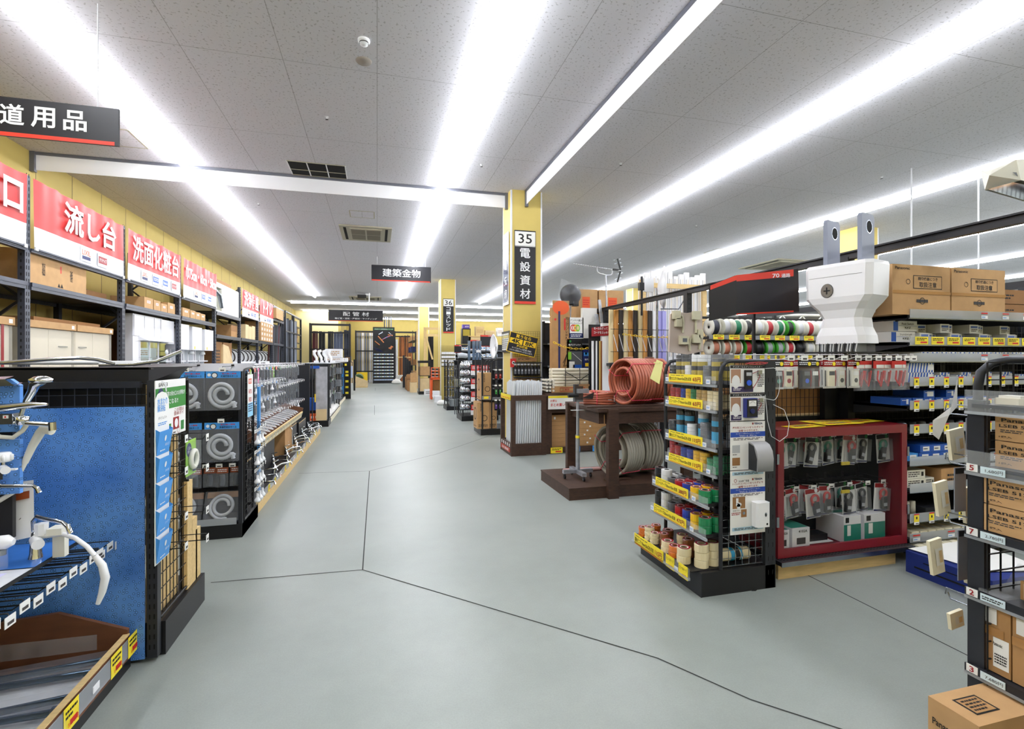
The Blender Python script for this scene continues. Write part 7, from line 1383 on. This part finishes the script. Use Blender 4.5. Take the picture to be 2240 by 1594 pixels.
# ================================================================ red glass cabinet and tester hooks
K = thing('display_gondola', 'charcoal shelving row with wire mesh above and beside the red cabinet', 'display shelf', (2.62, 2.82, 0))
MB().box(.02, .02, 0, 1.06, .06, .1, 'pine').build('kick_board', K)
b = MB().box(0, -.03, .108, 1.18, .62, .135, 'dark_metal').box(0, -.034, .104, 1.18, -.028, .136, 'steel')
for i in range(40): b.rect((.02 + .029 * i, .0, .1355), '+z', .02, .008, 'slot_black', .0006).rect((.02 + .029 * i, .02, .1355), '+z', .02, .008, 'slot_black', .0006)
b.build('base_shelf', K)
MB().grid((.55, .6, 1.0), '-y', 1.1, .95, .045, .075, .003, 'wire_black').build('wire_mesh', K)
MB().box(-.02, .62, 1.05, 1.05, .64, 1.27, 'carton_d').box(-.02, .61, 1.03, 1.05, .645, 1.05, 'plywood').box(-.02, .6, .95, 1.05, .64, 1.03, 'black_metal').box(-.02, .64, .1, 1.1, .65, 1.05, 'black_metal').box(-.02, .66, 1.27, 1.1, .67, 1.5, 'carton_d').build('back_panel', K)
MB().box(1.08, .58, 0, 1.14, .66, 2.2, 'dark_metal').build('post', K)
MB().box(.5, -.05, 1.545, 1.0, .6, 1.555, 'black_metal').box(.98, .55, 1.0, 1.08, .6, 1.545, 'black_metal').build('bracket_shelf', K)
R_ = thing('glass_cabinet', 'dark red cabinet with glass doors full of clamp meters', 'cabinet', (2.64, 2.85, .14))
Wc, Hc, Dc = 1.155, .88, .38; mat('cab_red', (120, 14, 30), .35, coat=.2)
b = MB().box(0, .01, Hc - .02, Wc, Dc, Hc, 'cab_red').box(0, .01, 0, Wc, Dc, .02, 'cab_red').box(0, .01, .02, .015, Dc, Hc - .02, 'cab_red').box(Wc - .015, .01, .02, Wc, Dc, Hc - .02, 'cab_red').box(.015, Dc - .01, .02, Wc - .015, Dc, Hc - .02, 'slot_black'); b.box(.016, .02, .021, .018, Dc - .01, Hc - .021, 'slot_black').box(Wc - .018, .2, .021, Wc - .016, Dc - .01, Hc - .021, 'slot_black'); b.build('body', R_)  # thin black side panels added inside to darken the interior like shade
for s_ in (0, 1):
    x0 = s_ * Wc / 2; x1 = x0 + Wc / 2; d = MB().box(x0, -.008, Hc - .06, x1, .01, Hc, 'cab_red').box(x0, -.008, 0, x1, .01, .06, 'cab_red').box(x0 if not s_ else x1 - .05, -.008, .06, x0 + .05 if not s_ else x1, .01, Hc - .06, 'cab_red').build('door', R_)
    mat('glass%d' % s_, (20, 20, 24), .02, alpha=.1, spec=.5); MB().box(x0 + .05 - .05 * s_, 0, .06, x1 - .05 * s_, .004, Hc - .06, 'glass%d' % s_).build('pane', d)
    for z in (.25, .68): MB().box(-.012 if not s_ else Wc - .004, -.014, z - .035, .006 if not s_ else Wc + .014, -.006, z + .035, 'steel').build('hinge', d)
    for z in (.42, .62): MB().box(Wc / 2 - .035 + s_ * .036, -.014, z - .01, Wc / 2 - .001 + s_ * .036, -.004, z + .012, 'brand_gold').build('latch', d)
for z in (.8, .42): MB().box(.04, .3, z, Wc - .04, .32, z + .015, 'black_metal').build('hook_bar', R_)
def clamp(col, key, face='paper'):
    t = thing('clamp_meter', '', 'clamp meter'); MB().box(-.062, -.004, -.215, .062, 0, 0, face).rect((0, -.004, -.018), '-y', .12, .032, 'deep_red' if col == 'red' else 'ink', .001).disc((.035, -.004, -.018), '-y', .015, 'green' if col != 'red' else 'white', .002, 14).rect((0, -.004, -.205), '-y', .12, .012, 'navy', .001).build('backing_card', t)
    b = MB(Matrix.Rotation(R(12 if col != 'red' else -5), 4, 'Y')); b.tube([(.03 * math.cos(a), -.02, -.075 + .03 * math.sin(a)) for a in [2 * PI * k / 14 for k in range(14)]], .009, {'red': 'red', 'teal': cc(50, 150, 130), 'grey': 'black_metal'}[col], 6, closed=True).box(-.024, -.035, -.19, .024, -.008, -.095, 'black_metal', .004).rect((0, -.035, -.155), '-y', .034, .025, 'hose_grey', .001).box(-.028, -.02, -.12, .028, -.01, -.1, {'red': 'red', 'teal': cc(50, 150, 130), 'grey': 'dark_metal'}[col]); b.build('meter', t)
    MB().box(-.05, -.042, -.2, .05, -.006, -.035, 'clear').build('blister', t); return t
cl = {c: clamp(c, c) for c in ('red', 'teal', 'grey')}
for i, (x, c) in enumerate(zip((2.76, 2.9, 3.05, 3.22, 3.39, 3.56, 3.7), ('teal', 'teal', 'grey', 'teal', 'red', 'grey', 'teal'))): dup(cl[c], (x, 2.96 + .04 * (i % 2), .935), f'{c} clamp meter card in the top row of the red cabinet, {nth(i)} from the left', rot=(0, R(5 if i % 3 else -4), R(8 * (i % 2))), group='clamp meters in the top cabinet row'); hook(R_, x - 2.64, .3, .8, '-y', .2, tw=.045, th=.03)
for i, (x, c) in enumerate(zip((2.75, 2.89, 3.04, 3.2, 3.37, 3.54, 3.69), ('grey', 'red', 'red', 'red', 'grey', 'grey', 'red'))): dup(cl[c], (x, 2.96 + .04 * (i % 2), .565), f'{c} clamp meter card in the middle row of the red cabinet, {nth(i)} from the left', rot=(0, R(-5 if i % 3 else 4), R(6 * (i % 2))), group='clamp meters in the middle cabinet row'); hook(R_, x - 2.64, .3, .43, '-y', .2, tw=.045, th=.03)
for i in range(12): dup(cl[('grey', 'teal', 'red')[i % 3]], (2.78 + .165 * (i % 6), 3.08, .93 if i < 6 else .56), f'{("grey", "teal", "red")[i % 3]} clamp meter card at the back of the {"top" if i < 6 else "middle"} cabinet row, {nth(i % 6)} from left', group='clamp meters at the back of the cabinet')
mat('teal_box', (30, 130, 110), .4)
for i, (x, y, w_, h, d, l) in enumerate(((2.73, 2.94, .1, .145, .2, 'left white and teal meter box at the bottom of the red cabinet'), (2.88, 2.95, .15, .15, .22, 'second white and teal meter box at the bottom of the red cabinet'), (3.36, 2.98, .16, .19, .24, 'tall teal fronted meter box right of centre in the red cabinet'), (3.57, 2.97, .2, .19, .22, 'wide white and teal meter box at the right in the red cabinet'))):
    carton(x, y + .05, .162, w_, d, h, l, 'white', prints=[('+z', '#', .5, .5, .95, .9, 'teal_box'), ('-y', '4102A', .6, .85, .5, .12, 'ink'), ('-y', '#', .5, .4, .5, .3, 'ink_soft')] if i < 2 else [('-y', '#', .5, .35, .98, .66, 'teal_box'), ('-y', '#', .3, .45, .2, .4, 'paper'), ('-y', '#', .2, .85, .2, .2, 'ink')], tape=None, tm='teal_box', name='meter_box')
MB().box(-.13, -.06, 0, .12, .1, .004, 'paper').box(-.1, -.03, .004, .1, .06, .05, 'black_metal').build('clamp_case', None, (3.12, 3.02, .163), 'black case on a white card on the floor of the red cabinet', 'case')
for i, (x, y, a, w_, m) in enumerate(((2.95, 2.94, 8, .3, 'tag_yellow'), (3.35, 3.1, -6, .42, 'tag_yellow'), (3.52, 3.02, 10, .5, 'tag_yellow'), (3.3, 2.97, 3, .36, 'tag_yellow'))): MB().box(-w_ / 2, -.06, 0, w_ / 2, .06, .0015, m).scrib((0, 0, .0015), '+z', w_ * .8, .07, 'tag_red', 2, .0006).rect((.0, .02, .0015), '+z', w_ * .5, .03, 'hose_dark', .0008).build('flyer', None, (x, y, 1.022 + .002 * i), f'yellow flyer lying on the red cabinet, {nth(i)} one', 'flyer', 'yellow flyers on the red cabinet', rot=(0, 0, R(a)))
for i in range(7): MB().box(-.025, -.015, 0, .025, .015, .002, 'paper').rect((0, 0, .002), '+z', .03, .012, 'sky', .0005).build('shelf_tag', None, (2.72 + .15 * i, 2.88, .162), f'small white tag inside the red cabinet at the lower edge, {nth(i)} from the left', 'price tag', 'white tags in the red cabinet')
# testers on white hooks above
def tester(key, header, card, body, face, dial, w_=.11):
    t = thing('tester_pack', '', 'tester pack'); MB().box(-w_ / 2, -.004, -.045, w_ / 2, 0, 0, header).scrib((-.01, -.004, -.022), '-y', w_ * .7, .025, 'white', 2, .001).disc((w_ * .32, -.004, -.025), '-y', .014, 'tag_yellow', .002, 14).box(-w_ / 2, -.003, -.195, w_ / 2, 0, -.045, card).build('backing_card', t)
    MB().box(-w_ * .34, -.028, -.18, w_ * .22, -.003, -.07, body, .005).rect((-w_ * .06, -.028, -.09), '-y', w_ * .42, .028, face, .001).disc((-w_ * .06, -.028, -.14), '-y', .016, dial, .0015, 16).build('tester_body', t)
    MB().tube([(w_ * .36, -.012, -.07), (w_ * .38, -.014, -.12), (w_ * .34, -.012, -.18)], .004, 'deep_red', 6).tube([(-w_ * .42, -.012, -.07), (-w_ * .42, -.014, -.18)], .003, 'ink', 6).build('test_lead', t)
    MB().box(-w_ * .46, -.034, -.192, w_ * .46, -.003, -.055, 'clear').build('blister', t); return t
tk = [tester('a', 'ink', 'paper', 'dark_metal', 'hose_grey', cc(80, 150, 140)), tester('b', 'deep_red', 'paper', 'ivory', 'ink', 'deep_red'), tester('c', 'ink', cc(80, 60, 50), 'black_metal', 'hose_dark', 'tester_blue'), tester('d', 'ink', cc(90, 70, 60), 'black_metal', 'paper', 'ink'), tester('e', 'deep_red', 'paper', 'ivory', 'ink', 'ivory'), tester('f', 'deep_red', 'paper', 'offwhite', 'paper', 'ink')]
lead = thing('lead_pack', '', 'test lead pack'); MB().box(-.05, -.004, -.055, .05, 0, 0, 'red').rect((.01, -.004, -.04), '-y', .07, .025, 'paper', .001).build('header_card', lead)
MB().tube([(-.02, -.014, -.07), (-.03, -.016, -.13), (.0, -.018, -.18), (.02, -.014, -.12), (.03, -.014, -.07)], .006, 'red', 6).tube([(.01, -.02, -.08), (-.01, -.02, -.17)], .008, 'deep_red', 6).build('test_lead', lead); MB().box(-.05, -.03, -.21, .05, -.002, -.05, 'clear_bag').build('clear_bag', lead)
xs = [2.62, 2.73, 2.85, 2.95, 3.06, 3.18, 3.27, 3.36, 3.45, 3.54, 3.62, 3.68]
for i, x in enumerate(xs):
    hook(K, x - 2.62, .6, 1.50, '-y', .7, tw=.055, th=.035, wm='wire_white')
    if i < 7: dup(tk[[0, 1, 2, 3, 4, 5, 5][i]], (x - .03, 2.8 + .03 * (i % 2), 1.495), f'carded tester hanging above the red cabinet, {nth(i)} from the left', group='carded testers')
    if i >= 6: dup(lead, (x + .02, 2.8 + .02 * (i % 2), 1.49), f'bag of red test leads above the red cabinet, {nth(i - 6)} from the left', group='bags of red test leads')
for i in range(4): dup(tk[[1, 4, 5, 4][i]], (2.66 + .25 * i, 2.95, 1.495), f'carded tester behind the front ones above the red cabinet, {nth(i)} from the left', group='carded testers behind')
# ================================================================ switch and socket shelving at the right
S_ = thing('display_gondola', 'tall charcoal shelving of blue and white electrical part boxes at the right', 'display shelf', (3.82, 2.85, 0))
LV = [(1.83, 'c'), (1.628, 'y'), (1.503, 'c'), (1.325, 't'), (1.15, 't'), (.972, 't'), (.73, 'r'), (.53, 'c'), (.308, 't'), (.16, 'p')]; LX = 2.2
for x in (-.06, 1.1, 2.2): b = MB().box(x, .54, 0, x + .06, .6, 2.2, 'dark_metal'); slots(b, x + .03, .54, .3, 2.1, '-y', cols=(-.01, .01), pitch=.08); b.build('post', S_)
MB().grid((1.1, .54, 1.1), '-y', 2.2, 1.9, .06, .06, .004, 'wire_black').build('wire_mesh', S_); MB().box(-.06, .6, .1, LX, .61, 1.83, 'slot_black').build('back_panel', S_)
for i, (z, k) in enumerate(LV):
    MB().box(0, .01, z - .02, LX, .53, z, 'dark_metal').add([(-.0, .53, z - .1), (-.0, .53, z), (0, 0, z), (0, 0, z - .03)], [(0, 1, 2, 3)], 'dark_metal').build('shelf', S_)
    r_ = MB().box(0, -.012, z - .02, LX, -.008, z + .045, 'price_clear').box(0, -.01, z - .026, LX, .01, z - .018, 'steel').build('price_rail', S_)
    n = {'y': 13, 't': 14, 'c': 9, 'r': 10, 'p': 6}[k]
    for j in range(n):
        x = .06 + (LX - .1) * j / n; b = MB()
        if k == 'y': tagm(b, (x + .05, -.013, z + .013), '-y', .13, .058, seed=j)
        elif k == 't': b.rect((x, -.013, z + .008), '-y', .05, .052, 'tag_yellow', .001).rect((x, -.013, z + .012), '-y', .014, .018, 'ink', .002).rect((x, -.013, z + .038), '-y', .05, .009, 'red', .002).rect((x, -.013, z - .028), '-y', .05, .02, 'white', .001).rect((x + .005, -.013, z - .03), '-y', .03, .006, 'ink', .002)
        elif j > 2 or k == 'p': b.rect((x, -.013, z), '-y', .07, .025, 'white', .001).rect((x, -.013, z + .03), '-y', .07, .01, 'red', .001).scrib((x, -.013, z), '-y', .06, .014, 'sky', 1, .002)
        if b.v: b.build('price_ticket', r_)
pp = [('-y', 'Panasonic', .17, .93, .25, .06, 'ink'), ('-y', '#', .6, .66, .5, .27, 'ink'), ('-y', '#', .6, .66, .48, .24, 'carton'), ('-y', '精密機器につき', .6, .73, .34, .07, 'ink'), ('-y', '取扱注意', .6, .61, .3, .11, 'ink'), ('-y', 'O', .26, .66, .07, .1, 'ink'), ('-y', '#', .5, .28, .2, .06, 'ink_soft'), ('-y', 'O', .5, .28, .09, .12, 'ink'), ('-y', '#', .5, .45, 1, .06, 'carton_tape'), ('-x', 'Panasonic', .5, .75, .35, .08, 'ink'), ('-x', '#', .6, .15, .3, .18, 'paper')]
carton(3.95, 3.1, 1.832, .575, .5, .37, 'large brown carton with caution print on the top right shelf, left one', prints=pp, tape=None); carton(4.54, 3.1, 1.832, .575, .5, .37, 'large brown carton with caution print on the top right shelf, right one', prints=pp, tape=None)
for i in range(2): carton(5.05, 3.12, 1.832 + .12 * i, .4, .4, .115, f'flat brown carton at the right end of the top shelf, {["lower", "upper"][i]} one', 'carton_d', prints=[('-y', '~2', .3, .5, .4, .4, 'ink')], tape=None)
def sbox(x, y, z, w_, d, h, m, l, g, pr=()): carton(x, y + .03, z, w_, d, h, l, m, prints=pr, tape=None, tm=m, name='parts_box', group=g)
for i, (s_, x) in enumerate((('フットスイッチ', 3.9), ('Foot Switch', 3.92))): sbox(x, 3.02, 1.63 + i * .083, .24, .2, .08, 'paper', f'{["lower", "upper"][i]} white and blue foot switch box on the second shelf', None, [('-y', '#', .1, .5, .2, .9, 'blue'), ('-y', s_, .6, .72, .5, .2, 'ink'), ('-y', 'KFZ', .6, .35, .25, .18, 'ink'), ('-y', '#', .6, .52, .78, .02, 'blue')])
rn = random.Random(11); wb = [('-y', '#', .5, .72, .75, .25, cc(90, 120, 200)), ('-y', '~2', .5, .35, .7, .35, 'ink_soft')]; k = 0
for i in range(11):
    for j in range(2 if i % 4 else 1): sbox(4.09 + .105 * i, 3.0 + .05 * ((i + j) % 3), 1.632 + .073 * j, .098, .2, .07, 'paper', f'small white box with blue band on the second right shelf, {nth(k)} one', 'white boxes with blue bands', wb); k += 1
for i in range(12): sbox(4.0 + .095 * i, 2.98, 1.505, .085, .3, .05, 'paper', f'low white and blue striped box on the third right shelf, {nth(i)} from the left', 'striped boxes on the third shelf', [('-y', '#', .25 + .5 * q, .5, .2, .9, 'blue') for q in range(2)])
def striped(x, y, z, w_, d, h, l, g=None):
    b = MB().box(-w_ / 2, -d / 2, 0, w_ / 2, d / 2, h, 'paper'); n = int(w_ / .028)
    for i in range(n):
        x0 = -w_ / 2 + w_ * i / n; b.add([(x0, -d / 2 - .001, 0), (x0 + w_ / n * .5, -d / 2 - .001, 0), (min(w_ / 2, x0 + w_ / n * .95), -d / 2 - .001, h), (x0 + w_ / n * .45, -d / 2 - .001, h)], [(0, 1, 2, 3)], 'blue')
    b.rect((-w_ * .0, 0, h), '+z', w_ * .7, d * .9, 'blue', .001).rect((w_ * .36, -d / 2, h * .55), '-y', w_ * .2, h * .6, 'paper', .003); b.build('parts_box', None, (x, y, z + .002), l, 'box', g)
for i in range(2): striped(3.97, 3.0, 1.327 + .073 * i, .26, .26, .071, f'blue and white diagonally striped box on the fourth right shelf, {["lower", "upper"][i]} one')
for i in range(9): striped(4.17 + .115 * i, 2.98 + .04 * (i % 2), 1.327, .1, .2, .05 + .02 * (i % 2), f'small blue striped box on the fourth right shelf, {nth(i)} from the left', 'small striped boxes on the fourth shelf')
for i, (x, j) in enumerate(((3.85, 0), (3.97, 0), (4.08, 0), (4.08, 1), (4.2, 0), (4.31, 0), (4.31, 1), (4.42, 0), (4.53, 0), (4.64, 0))): sbox(x, 2.98, 1.152 + .055 * j, .108, .24, .053, 'blue', f'blue part box on the fifth right shelf, {nth(i)} one', 'blue part boxes on the fifth shelf', [('-y', '#', .6, .5, .6 if i % 2 else .2, .7, 'paper'), ('-y', '~1', .4, .7, .6, .2, 'white')])
for i in range(9): MB().lathe([(.001, 0), (.035, .002), (.03, .04), (.001, .045)], (0, 0, 0), ['steel', 'black_metal', 'hose_dark'][i % 3], 10).build('small_part', None, (3.95 + .1 * i, 3.0, .973), f'small metal part on the sixth right shelf, {nth(i)} from the left', 'part', 'metal parts on the sixth shelf')
for i, (x, j) in enumerate(((3.9, 0), (4.02, 0), (4.13, 0), (4.24, 0), (4.03, 1), (4.14, 1), (4.25, 1), (4.36, 0), (4.47, 0))): sbox(x, 2.96, .732 + .058 * j, .108, .22, .056, 'blue' if i else 'sky', f'blue box with paper label on the seventh right shelf, {nth(i)} one', 'blue boxes on the seventh shelf', [('-y', '#', .55, .5, .6, .6, 'paper'), ('-y', '~1', .55, .5, .5, .3, 'ink')])
for i in range(3): sbox(3.93 + (.0 if i < 2 else .14), 2.98, .532 + .066 * (i % 2), .19 if i < 2 else .09, .26, .064, 'offwhite', f'white box with print on the eighth right shelf, {["lower", "upper", "right"][i]} one', None, [('-y', '~3', .4, .5, .6, .7, 'ink_soft'), ('-y', '#', .85, .5, .12, .5, 'ink')])
carton(4.27, 3.0, .532, .25, .3, .13, 'brown carton on the eighth right shelf', 'carton_b', prints=[('-y', '~2', .5, .5, .5, .5, 'ink')], tape=None)
for i in range(2): MB().lathe([(.001, 0), (.022, 0), (.02, .1), (.001, .1)], (0, 0, 0), 'offwhite', 12).build('white_tube', None, (3.93 + .06 * i, 2.95, .31), f'white tube part standing on the ninth right shelf, {["left", "right"][i]} one', 'tube')
MB().box(-.12, -.1, 0, .12, .1, .06, 'dark_metal').build('black_case', None, (4.15, 2.98, .31), 'dark case on the ninth right shelf', 'case')
k = 0
for i in range(7):
    for z in (.163, .075): MB().box(-.035, -.1, 0, .035, .1, .045, 'ivory').rect((0, -.1, .025), '-y', .03, .025, 'offwhite', .002).rect((0, .0, .045), '+z', .04, .14, 'offwhite', .001).build('socket_part', None, (3.9 + .085 * i, 2.96 - (.0 if z > .1 else .05), z), f'cream socket part, {"upper" if z > .1 else "lower"} tray of the right shelving, {nth(i)} from left', 'socket part', 'cream socket parts'); k += 1
MB().box(0, -.08, .05, 1.2, .3, .07, 'dark_metal').build('tray', S_)
t = thing('blue_crate', 'dark blue crate with white sheets on the floor right of the red cabinet', 'crate', (3.62, 2.2, 0))
MB().box(0, 0, 0, .5, .52, .15, 'blue_crate') if 'blue_crate' in MT else (mat('blue_crate', (20, 42, 120), .5), MB().box(0, 0, 0, .5, .52, .15, 'blue_crate').box(-.004, .05, .05, 0, .46, .06, 'slot_black').box(-.004, .05, .1, 0, .4, .105, 'slot_black').build('body', t))
MB().add([(.02, .52, .16), (.5, .45, .2), (.5, .0, .165), (.1, .1, .155)], [(0, 1, 2, 3)], 'paper').build('sheet', t)
# ================================================================ front right rack of downlight cartons
Q = thing('display_gondola', 'near right charcoal rack of downlight cartons with numbered price rails', 'display shelf', (2.0, .3, 0))
MB().tube([(0.02, .97, 0), (0.02, .97, 1.41), (.025, .965, 1.455), (.05, .95, 1.485), (.09, .93, 1.498), (.5, .93, 1.5)], .014, 'dark_metal', 10).build('side_tube', Q)
b = MB().box(.0, .94, .3, .03, .99, 1.36, 'dark_metal'); b.build('post', Q)
MB().grid((.25, .93, .9), '-y', .5, 1.18, .06, .06, .004, 'wire_black').build('side_mesh', Q)
MB().box(.5, 0, 0, .52, .95, 1.5, 'black_metal').box(.05, 0, 0, .5, .95, .1, 'black_metal').build('back_panel', Q)
MB().add([(.1, .93, 1.33), (.1, .4, 1.9), (.1, .3, 1.33), (.11, .93, 1.33), (.11, .4, 1.9), (.11, .3, 1.33)], [(0, 1, 2), (5, 4, 3), (0, 3, 4, 1)], 'sign_black').build('header_panel', Q)
for z, n, pr in ((1.335, None, None), (1.125, '5', '1,680円'), (.905, '7', '2,780円'), (.695, '2', None), (.43, '3', '7,680円')):
    MB().box(-.01, 0, z, .5, .97, z + .012, 'dark_metal').build('shelf', Q); r_ = MB().box(-.014, 0, z - .02, -.008, .99, z + (.06 if z > 1 else .012), 'clear' if z > 1 else 'dark_metal').box(-.016, 0, z - .024, -.006, .99, z - .014, 'price_clear').build('price_rail', Q)
    if n: MB().rect((-.018, .965, z + .002), '-x', .034, .026, 'paper', 0, .002).text(n, (-.018, .965, z + .002), '-x', .014, .019, 'deep_red', .02).build('shelf_number', r_)
    if n: b = MB().rect((-.018, .905, z), '-x', .07, .024, cc(214, 232, 240), 0, .002); (b.text(pr, (-.018, .9, z), '-x', .05, .012, 'ink') if pr else b.scrib((-.018, .905, z), '-x', .06, .014, 'ink', 2)); b.build('electronic_tag', r_)
def lse(s_, q, yc): return [('-x', 'Panasonic', .27, .8, .42, .14, 'ink'), ('-x', s_, .28, .58, .48, .12, 'ink'), ('-x', '~2', .18, .38, .26, .14, 'ink_soft'), ('-x', '1個入', .1, .15, .12, .08, 'ink'), ('-x', 'O', .6, .3, .11, .3, 'ink'), ('-x', 'ナ' if q else 'る', .6, .3, .06, .16, 'ink'), ('-x', '#', .75, .78, .06, .14, 'ink'), ('-x', '~2', .85, .2, .22, .12, 'ink_soft')]
for i, (z, s_, q, h) in enumerate(((1.137, 'LSEB 5048LE1', 1, .086), (1.226, 'LSEB 5048LE1', 1, .086), (.917, 'LSEB 5120LE1', 0, .09), (1.01, 'LSEB 5120LE1', 0, .09))): carton(2.2, 1.07, z, .36 if i < 2 else .4, .3 if i < 2 else .345, h, ['lower light carton on the top level of the near right rack', 'upper light carton on the top level of the near right rack', 'lower light carton on the second level of the near right rack', 'upper light carton on the second level of the near right rack'][i], prints=lse(s_, q, 1), tape=None, tm='carton', name='light_carton')
for i in range(2): carton(2.2, 1.215 - .093 * i, .443, .38, .088, .235, ['left', 'right'][i] + ' upright carton with white label on the fourth level of the near right rack', 'carton_b', prints=[('-x', '#', .7, .3, .5, .42, 'paper'), ('-x', 'Panasonic', .6, .42, .3, .05, 'ink'), ('-x', '~4', .7, .22, .4, .15, 'ink'), ('-x', '#', .35, .8, .45, .22, 'paper'), ('-x', '#', .4, .58, .8, .12, 'carton_tape')], tape=None, tm='carton_b')
carton(2.22, 1.07, .709, .35, .19, .06, 'low carton with white printed front on the third level of the near right rack', 'carton_b', prints=[('-x', '#', .5, .5, .9, .8, 'paper'), ('-x', 'Panasonic', .3, .75, .35, .15, 'ink'), ('-x', '~2', .4, .4, .5, .3, 'ink')], tape=None, tm='carton_b')
MB().prism([(0, 0), (.14, 0), (.2, .07), (.19, .07), (.13, .008), (.0, .008)], 1.17, 1.25, 'clear', 'y').build('clear_tray', None, (1.99, 0, .71), 'clear plastic tray left of the low carton on the near right rack', 'tray')
for i, (x, y, l) in enumerate(((2.0, 1.17, 'big carton with a square outline on top at the bottom right, left one'), (2.18, 1.02, 'big carton at the very bottom right corner, right one'))): carton(x, y, .12, .5 if i == 0 else .4, .145, .272 if i == 0 else .25, l, 'carton', prints=[('+z', '#', .2, .5, .2, .5, 'ink'), ('+z', '#', .2, .5, .17, .42, 'carton_b'), ('+z', '~4', .2, .5, .14, .36, 'ink'), ('-x', 'Panasonic', .4, .75, .6, .08, 'ink'), ('-x', '~5', .4, .5, .6, .3, 'ink')], tape=None, tm='carton')
MB().box(-.18, -.1, 0, .3, .98, .115, 'black_metal').build('plinth', Q, (0.0, 0, 0))
t = thing('wall_switch', 'cream wall switch box on the top shelf of the near right rack', 'switch', (2.06, 1.19, 1.349))
MB().box(-.035, -.04, 0, .035, .04, .022, 'ivory', .008).build('base', t); MB().box(-.024, -.03, .022, .024, .03, .03, 'offwhite').build('rocker', t)
# hanging samples at the far side of the near rack
mat('sample_grey', (140, 144, 156), .35, .3)
for i, (x, y, z, w_, h, m, l) in enumerate(((1.96, 1.37, 1.245, .09, .11, 'ivory', 'cream switch plate sample hanging highest at the near right rack'), (1.915, 1.39, 1.05, .075, .125, 'ivory', 'cream switch plate sample left of the grey card, middle height'), (2.0, 1.36, 1.03, .06, .13, 'ivory', 'cream switch plate sample right of the grey card, middle height'), (1.915, 1.41, .83, .075, .13, 'ivory', 'cream switch plate sample left of the lower grey card'), (2.0, 1.36, .81, .05, .13, 'ivory', 'cream switch plate sample right of the lower grey card'), (1.96, 1.37, .575, .08, .06, 'ivory', 'small cream switch part hanging lowest at the near right rack'))):
    MB(Matrix.Rotation(R(-9), 4, 'Y')).box(-w_ * .4, -.012, -h, w_ * .4, 0, 0, m).rect((.005, -.012, -h / 2), '-y', w_ * .45, h * .5, 'offwhite', .003).rect((.012, -.012, -h / 2), '-y', w_ * .2, h * .35, 'pine', .004).build('switch_sample', None, (x + .09, y, z), l, 'switch sample')
for i, (x, y, z, h) in enumerate(((1.965, 1.335, 1.11, .16), (1.975, 1.33, .885, .18), (2.0, 1.32, 1.29, .13))): MB().box(-.028, 0, -h, .028, .003, 0, 'sample_grey').rect((0, 0, -.012), '-y', .05, .02, 'slot_black', .001).build('hanging_card', None, (x + .07, y, z), f'grey hanging card at the far side of the near right rack, {["middle", "lowest", "highest"][i]} one', 'card')
for z in (1.3, 1.12, .9, .62): hook(Q, .04, .99, z, '+y', .09, ticket=False, wm='steel')
MB().add([(0, 0, 0), (-.03, 0, -.1), (-.09, .02, -.15), (-.09, .02, -.2), (-.06, .02, -.22), (-.04, 0, -.13), (0, 0, -.1)], [(0, 1, 5, 6), (1, 2, 3, 4, 5)], 'white').build('price_ribbon', None, (2.02, 1.335, 1.43), 'white twisted ribbon tag hanging from the near right rack arch', 'tag')
# street light head
t = thing('street_light', 'grey LED street light head at the upper right edge', 'street light', (3.92, 2.4, 2.72))
MB().add([(0, 0, 0), (.08, -.1, .075), (.6, -.12, .12), (.6, .12, .12), (.08, .1, .075), (.12, -.1, -.055), (.6, -.12, -.1), (.6, .12, -.1), (.12, .1, -.055), (.02, -.03, -.01), (.03, 0, .04)], [(0, 1, 10), (10, 1, 4), (0, 10, 4), (1, 2, 3, 4), (0, 5, 6, 2, 1), (0, 4, 3, 7, 8), (2, 6, 7, 3), (0, 8, 5)], 'offwhite').build('housing', t)
MB().add([(.06, -.09, -.005), (.6, -.115, .02), (.6, -.118, -.06), (.13, -.095, -.045)], [(0, 1, 2, 3)], 'hose_dark').add([(.1, -.07, -.06), (.6, -.1, -.105), (.6, .1, -.105), (.1, .07, -.06)], [(3, 2, 1, 0)], 'chrome').build('lens', t)
MB().cyl((.6, 0, .02), (1.0, 0, 0), .03, 'steel').cyl((1.0, 0, .03), (1.0, 0, -2.72), .04, 'steel').build('pole', t)
